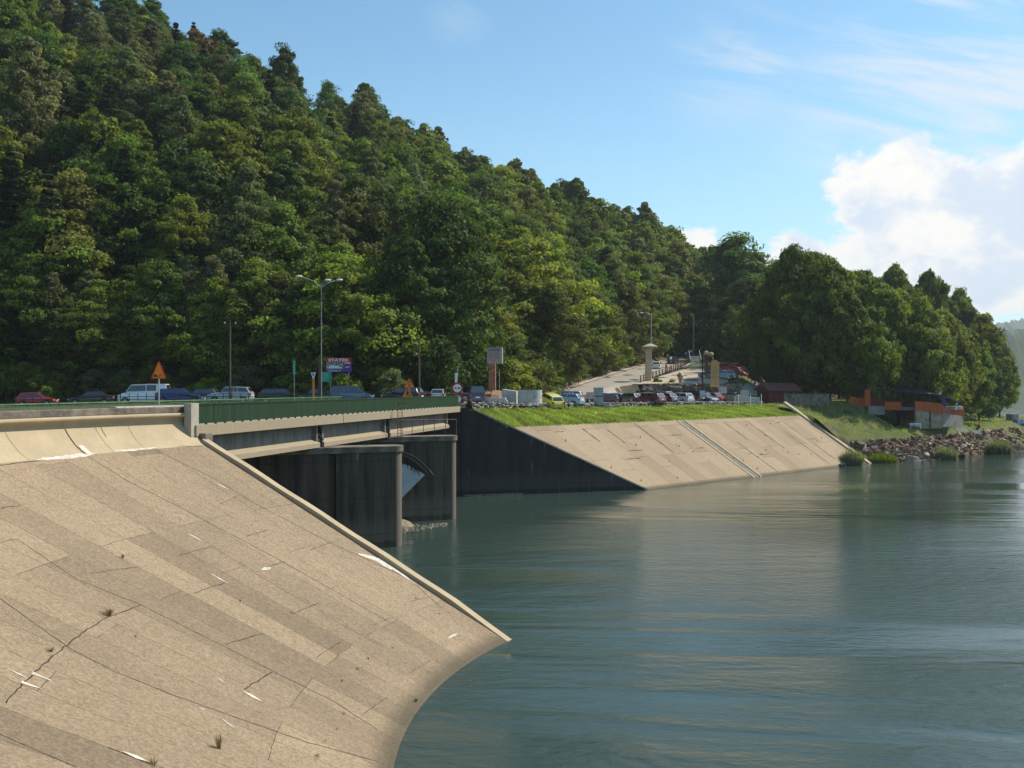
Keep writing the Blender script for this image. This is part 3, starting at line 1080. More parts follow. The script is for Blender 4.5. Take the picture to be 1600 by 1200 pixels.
def weather(m, amt=.5, tide=(0.2, 0.165, 0.12)):
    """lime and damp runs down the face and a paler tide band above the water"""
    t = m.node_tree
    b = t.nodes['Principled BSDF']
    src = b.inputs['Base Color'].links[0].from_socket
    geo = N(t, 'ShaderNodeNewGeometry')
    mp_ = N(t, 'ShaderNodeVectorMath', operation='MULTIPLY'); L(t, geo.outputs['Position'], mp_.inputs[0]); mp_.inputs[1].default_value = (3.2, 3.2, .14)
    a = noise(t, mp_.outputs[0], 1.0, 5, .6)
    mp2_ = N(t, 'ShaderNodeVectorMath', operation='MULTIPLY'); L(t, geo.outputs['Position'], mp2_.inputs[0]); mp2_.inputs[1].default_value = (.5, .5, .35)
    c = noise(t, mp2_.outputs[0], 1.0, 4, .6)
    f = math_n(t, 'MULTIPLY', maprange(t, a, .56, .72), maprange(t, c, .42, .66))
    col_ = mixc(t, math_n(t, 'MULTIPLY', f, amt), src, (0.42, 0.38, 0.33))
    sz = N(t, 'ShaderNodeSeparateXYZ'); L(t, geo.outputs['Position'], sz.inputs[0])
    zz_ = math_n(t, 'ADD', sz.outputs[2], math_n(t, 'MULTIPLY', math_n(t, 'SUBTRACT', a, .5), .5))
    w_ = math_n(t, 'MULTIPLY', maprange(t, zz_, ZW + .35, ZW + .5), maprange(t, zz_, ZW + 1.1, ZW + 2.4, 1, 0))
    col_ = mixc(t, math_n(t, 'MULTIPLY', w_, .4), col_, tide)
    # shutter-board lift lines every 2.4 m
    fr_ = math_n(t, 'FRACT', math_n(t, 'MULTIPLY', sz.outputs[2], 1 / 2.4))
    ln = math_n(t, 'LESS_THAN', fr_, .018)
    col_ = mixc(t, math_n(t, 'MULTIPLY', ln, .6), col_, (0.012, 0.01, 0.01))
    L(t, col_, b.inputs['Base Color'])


weather(m_streak_shade, .45)
pr1 = pier((-7.2, 67.8), 'nearer shade-darkened concrete bridge pier with rounded sunlit nose', -3.83, 4.55)
pr2 = pier((-4.36, 82.0), 'farther shade-darkened concrete bridge pier with arched rib and railing on top', -3.83, 6.2)
# arched rib and steel gate leaf seen between the piers, in front of the farther one
rib = MB()
face0 = Vector((-4.36, 82.0, 0))


def pf(px, py, out):     # point on the plane of the pier's near face, stood 'out' metres off it
    u = (px - 800) / 1600
    # (uY - x0, Y - y0) . n = out,  n = -pq
    nx, ny = -pq[0], -pq[1]
    Y = (out + face0.x * nx + face0.y * ny) / (u * nx + ny)
    return Vector((u * Y, Y, (606 - py) / 1600 * Y))


arcp = [(585, 704), (605, 703), (622, 705), (634, 708), (648, 714), (661, 724), (671, 735), (677, 742)]
for (a, b_) in zip(arcp[:-1], arcp[1:]):
    rib.tube(pf(*a, .1), pf(*b_, .1), .055, n=6)
rib.build('arched_rib', m_conc_old, pr2, world=True)
m_gate = mat('grey_gate_steel', (0.40, 0.43, 0.45), 0.6, 0.12, .8, fine=.05, fscale=5)
gate = empty('spillway_gate', pf(629, 790, .3), 0, 'blue-grey steel spillway gate leaf under the arched rib between the piers', 'gate')
gp = [(585, 718), (600, 717), (622, 722), (640, 728), (653, 735), (664, 742), (650, 756), (628, 778), (585, 815)]
MB().slab([pf(x, y, .3) for x, y in gp], (pq[0] * .2, pq[1] * .2, 0)).build('gate_leaf', m_gate, gate, world=True)
mb = MB()
rr = random.Random(5)
for k in range(46):
    x = 590 + k * 1.75
    yb = np.interp(x, [590, 622, 640, 655, 668], [706, 709, 716, 727, 740])
    p = pf(x, yb - 1, .34); q = pf(x, yb + rr.uniform(6, 18) * (1 if x < 655 else .4), .34)
    mb.tube(p, q, .07, .02, 5)
mb.build('algae_fringe', m_crack, gate, world=True)
# dark rear wall of the spillway under the deck, and ogee crest blocks
sw = empty('spillway_wall', BP_(10, 11, -12), 0, 'dark brown wall closing the spillway under the bridge deck', 'wall')
mb = MB()
p, q = BP_(-2, 11.8, 0), BP_(LEN, 11.8, 0)
mb.prism([tuple(p.xy), tuple(q.xy), tuple((q + Vector((*BL, 0)) * .5).xy), tuple((p + Vector((*BL, 0)) * .5).xy)], -17, -2.32)
mb.build('rear_wall', m_streak_shade, sw, world=True)
m_chan2 = mat('muddy_concrete', (0.2, 0.16, 0.11), 0.95, 0.4, 2, fine=.3, fscale=8)
mb = MB()
c_ = P(634, 822, 77)
mb.ball((c_.x - 1.3, c_.y + 1, ZW - .25), 1.5, 18, 10, (1.3, 1.2, .55))
tag(mb.build('concrete_footing', m_chan2, smooth=True), 'low rounded concrete footing in the water between the piers', 'footing')

# service railing and ladder on the farther pier
sr = empty('service_railing', P(640, 680, 81), 0, 'thin rusty service railing on top of the farther pier', 'railing')
zc = -3.8
e0 = np.array((-4.36, 82.0)) - pd * 7.6; e1 = np.array((-4.36, 82.0)) - pd * .1
mb = MB()
tops = []
for k in range(9):
    p = e0 + (e1 - e0) * k / 8
    MB().tube((p[0], p[1], zc), (p[0], p[1], zc + 1.25), .025, n=6).build('post', m_rust, sr, world=True)
MB().tube((e0[0], e0[1], zc + 1.27), (e1[0], e1[1], zc + 1.27), .04, n=6).build('hand_rail', m_rust, sr, world=True)
ld = empty('ladder', P(625, 684, 79.5), 0, 'rusty iron ladder hanging over the green railing down to the farther pier', 'ladder')
x0, x1, Yl = P(621.5, 0, 79).x, P(628.5, 0, 79).x, 79.0
for xx in (x0, x1):
    MB().tube((xx, Yl, P(0, 683, Yl).z), (xx, Yl, P(0, 624 if xx == x0 else 629, Yl).z), .028, n=6).build('stile', m_rust, ld, world=True)
for k in range(11):
    z_ = P(0, 682 - k * 4.6, Yl).z
    MB().tube((x0, Yl, z_), (x1, Yl, z_), .018, n=5).build('rung', m_rust, ld, world=True)
p, q = P(622, 630, Yl), P(636, 630, Yl)
MB().tube(p, q, .03, n=5).build('arm', m_rust, ld, world=True)

# ------------------------------------------------------------------ far abutment wall
ab = empty('abutment_wall', (P0[0], P0[1], ZW), 0, 'tall dark shaded abutment wall falling in a straight slope to the water', 'wall')


def wp_(t_, z_, off=0.0):
    p = P0 + WD * t_ + WN * off
    return Vector((p[0], p[1], z_))


prof = [(-16, -17), (WL + 3, -17), (WL + 3, -12.0), (WL, ZW), (WL - 1, ZW + .42), (1.25, -2.2), (1.2, -1.98), (-.2, -1.98), (-.2, -2.36), (-16, -2.36)]
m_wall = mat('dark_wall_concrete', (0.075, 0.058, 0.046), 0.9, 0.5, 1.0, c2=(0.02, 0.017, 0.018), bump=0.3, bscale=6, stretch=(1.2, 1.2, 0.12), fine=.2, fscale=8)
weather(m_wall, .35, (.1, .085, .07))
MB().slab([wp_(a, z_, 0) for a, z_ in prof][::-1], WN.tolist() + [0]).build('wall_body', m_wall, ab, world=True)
mb = MB()
q_ = [wp_(-16, 0, 1.0), wp_(1.6, 0, 1.0), wp_(4.5, 0, 5.5), wp_(-16, 0, 6.5)]
mb.prism([(v.x, v.y) for v in q_], -3.2, -2.0)
mb.build('approach_slab', m_asphalt, ab, world=True)
mb = MB()
a = wp_(1.0, -17, -.16)
mb.slab([wp_(.05, -17, -.1), wp_(.95, -17, -.1), wp_(.95, -1.95, -.1), wp_(.05, -1.95, -.1)], (WN * .098).tolist() + [0])
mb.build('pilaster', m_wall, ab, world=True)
MB().slab([wp_(1.02, -17, -.006), wp_(1.1, -17, -.006), wp_(1.1, -2.1, -.006), wp_(1.02, -2.1, -.006)], (WN * .004).tolist() + [0]).build('joint', m_crack, ab, world=True)
mb = MB()
mb.slab([wp_(WL + 1, -11.05, -.12), wp_(1.25, -2.17, -.12), wp_(1.25, -2.02, -.12), wp_(WL + 1, -10.9, -.12)], (WN * .9).tolist() + [0])
mb.build('wall_coping', m_conc_grey, ab, world=True)
mb = MB()
c_ = P(734, 634, 100.6)
mb.lathe((c_.x, c_.y, -2.0), [(.30, 0), (.30, .5), (.27, .68), (.17, .82), (.04, .88)], 14)
tag(mb.build('stone_bollard', m_streak_shade, smooth=True), 'round-topped dark bollard at the end of the bridge railing', 'bollard')

# ------------------------------------------------------------------ far embankment: slabs, channel, grass strip
emb = empty('embankment_paving', (A0[0], A0[1], ZW), 0, 'sloping pale concrete slab embankment across the water', 'embankment')


def ep_(s_, d_, z_):
    p = A0 + EE * s_ + NN * d_
    return Vector((p[0], p[1], z_))


ds = np.linspace(-3, 7.4, 14)
Pn = np.zeros((len(ds), 60, 3)); UV = []
for i, d_ in enumerate(ds):
    sl, sr_ = -17.3 * d_ / 9.7, 51.1 - .7 * d_
    for j in range(60):
        s_ = sl + (sr_ - sl) * j / 59
        Pn[i, j] = ep_(s_, d_, ZW + .9 * d_)
        UV.append((d_ * 1.35, s_ + .7 * d_))
grid_mb(Pn).build('slab_paving', m_slope, emb, world=True, uv=UV)


def estrip(name, m, s0, w_, h, d0=-2, d1=7.45, walls=True):
    mb = MB(); vs = []
    for d_ in np.linspace(d0, d1, 10):
        for q, hh in ((0, -.05), (0, h), (w_, h), (w_, -.05)):
            vs.append(ep_(s0 + q - .7 * d_, d_, ZW + .9 * d_ + hh))
    fs = []
    for i in range(9):
        for k in range(3):
            fs.append((4 * i + k, 4 * i + k + 1, 4 * i + 5 + k, 4 * i + 4 + k))
    mb.add(vs, fs + [(0, 1, 2, 3), (39, 38, 37, 36)])
    return mb.build(name, m, emb, world=True)


m_chan = mat('gravelly_concrete', (0.2, 0.165, 0.13), 0.95, 0.3, 3, fine=.3, fscale=8)
estrip('drain_channel', m_chan, 20.9, 1.15, .02, -1, 7.2)
estrip('channel_curb', m_conc, 20.55, .3, .09, -1, 7.2)
estrip('channel_curb', m_conc, 22.1, .3, .12, -1, 7.2)
estrip('edge_beam', m_conc, 50.6, .8, .28, -2, 9.2)
estrip('edge_step', m_conc_grey, 51.4, .35, .1, -2, 9.2)
for (s0, d0, d1, dr, sr2) in ((30, 6.9, 4.4, 0, 0), (35.5, 7.0, 3.0, 0, 0), (12.2, 7.2, 3.6, 0, 0), (2.5, 6.8, 5.3, 0, 0), (6.2, 6.6, 5.0, 0, 0), (41, 5.2, .4, 0, 0), (27, 4.2, .2, 0, 0), (44, 7.2, 1.0, 0, 0)):
    mb = MB()
    rr = random.Random(int(s0 * 10))
    vs = []
    for d_ in np.linspace(d0, d1, 14):
        w_ = rr.uniform(.03, .09); j = rr.uniform(-.03, .03)
        for q in (-w_, w_): vs.append(ep_(s0 + q + j - .7 * d_, d_, ZW + .9 * d_ + .02))
    mb.add(vs, [(2 * i, 2 * i + 1, 2 * i + 3, 2 * i + 2) for i in range(13)])
    mb.build('crack', m_crack, emb, world=True)
for k in range(8):
    rr = random.Random(300 + k)
    s0 = rr.uniform(-4, 46); d0 = rr.uniform(.6, 6.8); ln = rr.uniform(1.2, 3)
    vs = []
    for q in np.linspace(0, ln, 8):
        w_ = rr.uniform(.012, .035)
        for v in (-w_, w_): vs.append(ep_(s0 + q - .7 * d0, d0 + v + rr.uniform(-.01, .01), ZW + .9 * (d0 + v) + .02))
    MB().add(vs, [(2 * i, 2 * i + 1, 2 * i + 3, 2 * i + 2) for i in range(7)]).build('crack', m_crack, emb, world=True)
for k in range(34):
    s0 = rr.uniform(-8, 47); d0 = rr.uniform(.5, 7)
    if s0 < -1.75 * d0 + 1 or s0 > 49 - .7 * d0: continue
    o = tuft_mb(rr.uniform(.15, .38), 9, .12, rr, .012).build('weed_tuft', rr.choice([m_weedd, m_weedd, m_dry, m_weed]))
    o.location = ep_(s0, d0, ZW + .9 * d0)
    tag(o, 'small dark weed on the pale concrete embankment', 'weed', 'weeds on the far embankment')

# grass strip between slabs and the wall of stones
mgr = bpy.data.materials.new('turf_soil')
mgr.use_nodes = True
t = mgr.node_tree
b = t.nodes['Principled BSDF']; b.inputs['Roughness'].default_value = 1.0; b.inputs['Specular IOR Level'].default_value = 0.1
g = N(t, 'ShaderNodeTexCoord')
L(t, mixc(t, maprange(t, noise(t, g.outputs['Object'], 1.2, 6, .7), .35, .7), (0.10, 0.17, 0.03), (0.12, 0.12, 0.045)), b.inputs['Base Color'])
ns = 90
fr_ = [0, .12, .3, .5, .75, 1.0, 1.12]
Pn = np.zeros((len(fr_), ns, 3))
rg = np.random.default_rng(4)
for i, f in enumerate(fr_):
    for j in range(ns):
        q = j / (ns - 1)
        s_top = -17.0 + q * (46.5 + 17.0)
        s_bot = -13.4 + q * (46.2 + 13.4)
        s_ = s_bot + (s_top - s_bot) * min(f, 1)
        dt = dG(np.array([s_]))[0]; zt = zG(np.array([s_]))[0]
        d_ = 7.3 + (dt - 7.3) * f
        z_ = -3.95 + (zt + 3.95) * (min(f, 1) ** .8) + (rg.uniform(-.06, .06) if 0 < f < 1 else 0)
        if f == 0: z_ = ZW + .9 * 7.3 - .02
        if f > 1: z_ = zt + .0
        Pn[i, j] = ep_(s_, d_, z_)
tag(grid_mb(Pn).build('grass_verge', mgr, smooth=True), 'turf strip above the pale concrete embankment', None, None, 'structure')
VERGE = Pn
# ------------------------------------------------------------------ vehicles
m_glass = mat('tinted_glass', (0.018, 0.024, 0.03), 0.06, 0.1, 2, spec=1.0, coat=0.6)
m_tyre = mat('tyre_rubber', (0.018, 0.018, 0.018), 0.85, 0.2)
m_rim = mat('wheel_rim', (0.35, 0.35, 0.36), 0.35, 0.1, metal=0.8)
m_trim = mat('black_trim', (0.02, 0.02, 0.022), 0.6, 0.2)
m_lamp = mat('headlight_glass', (0.7, 0.72, 0.75), 0.1, 0.05, spec=1.0)
m_tail = mat('taillight_plastic', (0.45, 0.02, 0.015), 0.25, 0.1)
m_plate = mat('number_plate', (0.75, 0.75, 0.72), 0.5, 0.05)
TYPES = {  # L, W, H, bonnet z, belt z, cowl x, roof front x, roof rear x, base rear x, boot z
    'hatch': (4.0, 1.72, 1.48, .80, .93, .95, .30, -1.45, -1.86, .98),
    'sedan': (4.55, 1.76, 1.43, .80, .92, .95, .25, -1.05, -1.62, 1.0),
    'wagon': (4.6, 1.78, 1.50, .82, .95, 1.05, .38, -1.85, -2.2, 1.0),
    'suv': (4.5, 1.85, 1.68, .98, 1.08, 1.0, .42, -1.75, -2.12, 1.12),
    'mpv': (4.4, 1.82, 1.80, .95, 1.06, 1.35, .62, -1.95, -2.12, 1.1),
    'van': (5.0, 1.92, 1.97, 1.05, 1.16, 1.75, 1.05, -2.36, -2.44, 1.2),
}
CARMESH = {}


def car_parts(kind):
    if kind in CARMESH: return CARMESH[kind]
    Lc, W, H, zb, zt, xc, xf, xr, xb, zk = TYPES[kind]
    h = Lc / 2
    wr = .31 if kind in ('hatch', 'sedan', 'wagon') else .345
    ax = [h - .82, -h + .78]
    out = [(-h + .04, .34), (-h, .55), (-h + .02, .78), (-h + .1, zk - .03), (xb, zk), (xc, zt), (h - .42, zb), (h - .1, zb - .14), (h, .58), (h - .02, .34), (h - .12, .24)]
    low = []
    for a in ax:
        for k in range(0, 9):
            t_ = math.pi * k / 8
            low.append((a + math.cos(t_) * (wr + .07), .24 + max(0, math.sin(t_)) * (wr + .14)))
    low += [(-h + .12, .24)]
    poly = out + low
    mb = MB()
    ys = [(-1, .93), (-.86, 1.0), (.86, 1.0), (1, .93)]
    n = len(poly); vs = []
    for q, _ in ys:
        for (x, z) in poly:
            taper = 1 - .16 * max(0, (abs(x) - (h - .7)) / .7) ** 2
            inner = abs(q) < 1
            zz = z - (0 if inner else (.035 if z > .6 else 0))
            vs.append((x * (1 if inner else .992), q * W / 2 * taper, zz))
    fs = [tuple(range(n)), tuple(range(4 * n - 1, 3 * n - 1, -1))]
    for k in range(3):
        for i in range(n):
            j = (i + 1) % n
            fs.append((k * n + j, k * n + i, (k + 1) * n + i, (k + 1) * n + j))
    mb.add(vs, fs)
    # greenhouse
    wb, wt = W / 2 * .93, W / 2 * .76
    zbf, zbr = zt - .03, zk - .03
    gb = [(xc, wb * .93, zbf), (xb, wb * .95, zbr)]
    gt = [(xf, wt * .96, H - .03), ((xf + xr) / 2, wt, H), (xr, wt * .95, H - .05)]
    vs = []
    for sgn in (1, -1):
        vs += [(gb[0][0], sgn * gb[0][1], gb[0][2]), (gt[0][0], sgn * gt[0][1], gt[0][2]), (gt[1][0], sgn * gt[1][1], gt[1][2]), (gt[2][0], sgn * gt[2][1], gt[2][2]), (gb[1][0], sgn * gb[1][1], gb[1][2])]
    mb.add(vs, [(0, 1, 2, 3, 4), (9, 8, 7, 6, 5), (0, 5, 6, 1), (1, 6, 7, 2), (2, 7, 8, 3), (3, 8, 9, 4), (4, 9, 5, 0)])
    body = mb.build('body', None, None, bevel=.045)
    items = [(body, 'body', 'PAINT')]
    V = Vector

    def pane(name, pts, nrm, mt=m_glass, th=.012):
        nrm = V(nrm).normalized()
        o = MB().slab([V(p) + nrm * .004 for p in pts], nrm * th).build(name, mt)
        items.append((o, name, None))
    def lerp3(a, b_, t_): return V(a) * (1 - t_) + V(b_) * t_
    a0, a1 = V((gb[0][0], gb[0][1], gb[0][2])), V((gt[0][0], gt[0][1], gt[0][2]))
    f_ = lambda t_, q: V((a0.x * (1 - t_) + a1.x * t_, q * (a0.y * (1 - t_) + a1.y * t_), a0.z * (1 - t_) + a1.z * t_))
    nr = (a1 - a0).cross(V((0, 1, 0))); nr = nr if nr.x > 0 else -nr
    pane('windscreen', [f_(.08, -.9), f_(.08, .9), f_(.9, .9), f_(.9, -.9)], nr)
    c0, c1 = V((gb[1][0], gb[1][1], gb[1][2])), V((gt[2][0], gt[2][1], gt[2][2]))
    g_ = lambda t_, q: V((c0.x * (1 - t_) + c1.x * t_, q * (c0.y * (1 - t_) + c1.y * t_), c0.z * (1 - t_) + c1.z * t_))
    nr = (c1 - c0).cross(V((0, 1, 0))); nr = nr if nr.x < 0 else -nr
    pane('rear_window', [g_(.15, .84), g_(.15, -.84), g_(.88, -.84), g_(.88, .84)], nr)
    for sgn in (1, -1):
        def sp(x, z):     # point on the side plane
            t_ = (z - zbf) / (H - .03 - zbf)
            return V((x, sgn * (wb * .94 * (1 - t_) + wt * .98 * t_) + sgn * .012, z))
        zlo, zhi = max(zt, zk) + .05, H - .12
        def xlo(z): return np.interp((z - zbr) / (H - .05 - zbr), [0, 1], [xb, xr]) + .1
        def xhi(z): return np.interp((z - zbf) / (H - .03 - zbf), [0, 1], [xc, xf]) - .1
        xm = (xf + xr) / 2 + .25
        splits = [(xm + .05, None), (None, xm - .05)] if kind in ('sedan', 'hatch') else [(xm + .05, None), (xr + .95, xm - .05), (None, xr + .85)]
        if kind == 'van': splits = splits[:2]
        for a, b_ in splits:
            l0 = xlo(zlo) if a is None else a; l1 = xlo(zhi) if a is None else a
            r0 = xhi(zlo) if b_ is None else b_; r1 = xhi(zhi) if b_ is None else b_
            pts = [sp(l0, zlo), sp(r0, zlo), sp(r1, zhi), sp(l1, zhi)]
            if sgn < 0: pts = pts
            pane('side_window', pts, (0, sgn, .3))
        m_ = MB().box((xc - .18, sgn * (W / 2 + .07), zt + .06), (.12, .18, .13)).build('mirror', m_trim, bevel=.02)
        items.append((m_, 'mirror', None))
        l_ = MB().box((h - .13, sgn * W / 2 * .72, zb - .2), (.16, W * .17, .13), sgn * -.25).build('headlight', m_lamp, bevel=.015)
        items.append((l_, 'headlight', None))
        zz = .95 if kind in ('suv', 'mpv', 'van', 'wagon') else .84
        l_ = MB().box((-h + .06, sgn * W / 2 * .80, zz), (.1, W * .13, .24)).build('taillight', m_tail, bevel=.015)
        items.append((l_, 'taillight', None))
        for a in ax:
            w_ = MB()
            w_.tube((a, sgn * (W / 2 - .21), wr), (a, sgn * (W / 2 - .01), wr), wr, n=18)
            wo_ = w_.build('wheel', m_tyre)
            r_ = MB(); r_.tube((a, sgn * (W / 2 - .012), wr), (a, sgn * (W / 2 + .004), wr), wr * .63, n=14)
            ro = r_.build('rim', m_rim); ro.parent = wo_
            items.append((wo_, 'wheel', None))
    for xx, nx in ((-h, -1), (h, 1)):
        o = MB().box((xx + nx * .0, 0, .46 if nx > 0 else .72), (.03, .52, .115)).build('number_plate', m_plate)
        items.append((o, 'number_plate', None))
    o = MB().box((h - .01, 0, .38), (.05, W * .62, .14)).build('grille', m_trim)
    items.append((o, 'grille', None))
    root = empty('car', (0, 0, 0))
    for o, nm, _ in items:
        o.parent = root
    body.data.materials.append(m_trim)
    body.material_slots[0].link = 'OBJECT'
    CARMESH[kind] = root
    root['proto'] = 1
    return root


PAINTS = {}


def paint(c, name):
    if name not in PAINTS:
        m = mat('paint_' + name, c, 0.28, 0.03, 2, spec=.5, coat=1.0, metal=0.0)
        PAINTS[name] = m
    return PAINTS[name]


COL = {'red': (0.42, 0.012, 0.02), 'charcoal': (0.035, 0.034, 0.045), 'white': (0.85, 0.85, 0.82), 'blue': (0.02, 0.05, 0.2), 'silver': (0.42, 0.44, 0.47), 'black': (0.008, 0.008, 0.01),
       'navy': (0.012, 0.022, 0.07), 'steel_blue': (0.05, 0.09, 0.17), 'yellow': (0.62, 0.55, 0.03), 'pale_blue': (0.28, 0.4, 0.5), 'maroon': (0.13, 0.01, 0.015), 'grey': (0.16, 0.18, 0.2),
       'purple': (0.1, 0.03, 0.08), 'dark_green': (0.02, 0.05, 0.045), 'dark_grey': (0.05, 0.055, 0.065)}


def place_car(kind, paint_name, x, y, heading, label, group, z=None, name=None, cat='car'):
    proto = car_parts(kind)
    root = copy_tree(proto)
    if 'proto' in root: del root['proto']
    root.name = name or {'van': 'van', 'mpv': 'minivan', 'suv': 'off_road_car', 'wagon': 'estate_car', 'hatch': 'hatchback_car', 'sedan': 'saloon_car'}[kind]
    if z is None:
        z = zT(x, y)
        a = R_(heading)
        z1 = zT(x + math.cos(a) * 1.3, y + math.sin(a) * 1.3); z0 = zT(x - math.cos(a) * 1.3, y - math.sin(a) * 1.3)
        pitch = -math.atan2(z1 - z0, 2.6)
    else:
        pitch = 0
    root.location = (x, y, z + .01)
    root.rotation_euler = (0, pitch if abs(pitch) < .3 else 0, R_(heading))
    tag(root, label, cat, group)
    for ch in root.children:
        if ch.name.startswith('body'):
            ch.material_slots[0].link = 'OBJECT'
            ch.material_slots[0].material = paint(COL[paint_name], paint_name)
    return root


def car_px(kind, paint_name, px, Y, heading, label, group, **kw):
    return place_car(kind, paint_name, (px - 800) / 1600 * Y, Y, heading, label, group, **kw)


GL = 'cars parked along the foot of the wooded hill'
car_px('hatch', 'red', 58, 107, 8, 'red hatchback at the far left of the cars under the trees', GL)
car_px('sedan', 'charcoal', 143, 110, 188, 'dark purple-grey saloon left of the white van', GL)
car_px('van', 'white', 226, 105, 184, 'white van with dark side windows behind the orange warning sign', GL, cat='van')
car_px('wagon', 'blue', 283, 101.5, 4, 'bright blue estate car in front of the white van', GL)
car_px('hatch', 'dark_grey', 316, 107, 172, 'dark grey hatchback with glinting roof between the blue car and the silver one', GL)
car_px('suv', 'silver', 361, 105, 180, 'silver tall car standing behind the wooden pole', GL)
car_px('wagon', 'charcoal', 440, 108, 4, 'dark plum estate car near the narrow green sign', GL)
car_px('wagon', 'dark_grey', 494, 112, 186, 'dark grey estate car behind the street lamp', GL)
car_px('mpv', 'steel_blue', 550, 105, 0, 'steel-blue minivan below the ship advertisement', GL, cat='minivan')
car_px('suv', 'black', 630, 109, 160, 'black car behind the two orange warning triangles', GL)
car_px('hatch', 'silver', 685, 116, 90, 'small silver car seen from behind near the round no-overtaking sign', GL)
car_px('van', 'navy', 739, 113, 104, 'dark blue van seen from behind at the end of the bridge', 'traffic on the road', cat='van')

GP = 'cars parked on the lot above the stone wall'
H0 = 134.0


def lot(kind, pn, px, Y, label, hd=H0, **kw):
    return car_px(kind, pn, px, Y, hd, label, GP, **kw)


lot('hatch', 'yellow', 858, 114, 'bright yellow hatchback beside the large concrete ring', 118)
lot('hatch', 'pale_blue', 886, 118, 'pale blue hatchback right of the yellow car', 150)
lot('suv', 'white', 887, 133, 'white tall car behind the pale blue hatchback', 160)
lot('hatch', 'purple', 946, 134, 'dark purple hatchback behind the stacked crates', 160)
lot('hatch', 'silver', 968, 135, 'silver-blue hatchback right of the purple one behind the crates', -30)
lot('wagon', 'dark_grey', 994, 140, 'dark grey estate car in the back row left of the terrace wall')
lot('wagon', 'silver', 1012, 147, 'silver estate car half hidden in the back row below the monument')
lot('suv', 'grey', 1030, 146, 'grey tall car with black roof in front of the low terrace wall')
lot('wagon', 'maroon', 1013, 129, 'dark red estate car front left of the front row beside the caged tank')
lot('hatch', 'charcoal', 1036, 132.5, 'very dark hatchback with red tail lights second in the front row')
lot('wagon', 'silver', 1058, 136, 'silver estate car third in the front row')
lot('mpv', 'black', 1079, 142, 'black minivan fourth in the front row', cat='minivan')
lot('hatch', 'grey', 1101, 142, 'grey hatchback with pale windscreen fifth in the front row', -52)
lot('hatch', 'red', 1118, 146, 'bright red hatchback at the right end of the front row', -52)
lot('wagon', 'black', 1091, 154, 'black estate car behind the front row just under the terrace')
lot('hatch', 'silver', 1122, 154, 'silver hatchback behind the red one below the rounded wooden board', -50)
lot('hatch', 'dark_grey', 981, 133, 'dark grey hatchback behind the right end of the crate wall')
lot('sedan', 'silver', 1066, 149, 'silver saloon in the second row behind the front-row estate cars')
lot('wagon', 'charcoal', 1048, 152, 'very dark estate car in the second row left of the silver saloon')
lot('hatch', 'white', 1106, 151, 'white hatchback in the second row behind the grey one with pale windscreen')
lot('suv', 'dark_grey', 1136, 154, 'dark grey tall car behind the paver pallets')
lot('hatch', 'red', 1000, 150, 'small red hatchback in the back row nearest the hill road')
lot('wagon', 'navy', 1024, 138, 'navy estate car half hidden behind the dark red one in the front row')
GT = 'cars parked on the upper terrace'
car_px('suv', 'black', 1112, 172, 178, 'black off-road car on the upper terrace behind the thin dark post', GT)
car_px('hatch', 'silver', 1134, 171, 150, 'silver hatchback with red rear lights on the upper terrace by the rounded board', GT)
car_px('hatch', 'red', 1151, 180, -38, 'red hatchback facing right on the upper terrace', GT)
car_px('hatch', 'red', 1131, 190, 140, 'red hatchback farthest back on the upper terrace, only its roof and rear showing', GT)
car_px('wagon', 'dark_green', 1160, 187, -35, 'dark green estate car at the right end of the upper terrace', GT)
car_px('hatch', 'white', 1027, 196, 75, 'white hatchback driving up the hill road', 'traffic on the road')
car_px('suv', 'charcoal', 1052, 212, 70, 'dark car driving up the hill road ahead of the white one', 'traffic on the road')
# remove the prototypes
for r in CARMESH.values():
    for ch in list(r.children_recursive) + [r]:
        bpy.data.objects.remove(ch)

# ------------------------------------------------------------------ poles, lamps, signs
m_wood = mat('weathered_pole_wood', (0.10, 0.075, 0.05), 0.9, 0.3, 4, stretch=(1, 1, .2))
m_pole = mat('concrete_pole', (0.3, 0.28, 0.25), 0.9, 0.15, 2)
m_orange = mat('sign_orange', (0.72, 0.22, 0.01), 0.55, 0.1, 3)
m_signred = mat('sign_red', (0.5, 0.02, 0.02), 0.5, 0.1)
m_white = mat('white_paint', (0.78, 0.78, 0.75), 0.55, 0.05)
m_blackp = mat('black_paint', (0.015, 0.015, 0.015), 0.6, 0.1)
m_blue = mat('sign_blue', (0.03, 0.04, 0.3), 0.5, 0.1)
m_signgreen = mat('sign_green', (0.02, 0.3, 0.17), 0.5, 0.2, 3)
m_lampw = mat('lamp_glass_white', (0.75, 0.76, 0.78), 0.25, 0.03)


def ground(px, Y):
    x = (px - 800) / 1600 * Y
    return Vector((x, Y, zT(x, Y)))


def shape(name, pts, m, root, y, th=.012):     # flat polygon facing -Y (pts in x, z)
    return MB().slab([(x, y, z) for x, z in pts], (0, th, 0)).build(name, m, root)


# orange triangle on the dam parapet
Ys = 48.7
x = (248 - 800) / 1600 * Ys
s = empty('warning_sign', (x, Ys, -.9), R_(-4), 'orange triangular loose-gravel warning sign on a grey post on the dam parapet', 'road sign')
hz_ = lambda py: (606 - py) / 1600 * Ys + .9
MB().tube((0, .03, -.1), (0, .03, hz_(580)), .035, n=10).build('post', m_steel, s)
zc0, zc1 = hz_(592), hz_(563.5)
hw = .395


def rtri(cx, z0, z1, w_, r):
    pts = []
    cs = [(cx - w_ + r * 1.6, z0 + r), (cx + w_ - r * 1.6, z0 + r), (cx, z1 - r * 1.7)]
    for (qx, qz), a0 in zip(cs, (210 - 60, 270, 30)):
        for k in range(5):
            a = R_(a0 + k * 30)
            pts.append((qx + r * math.cos(a), qz + r * math.sin(a)))
    return pts


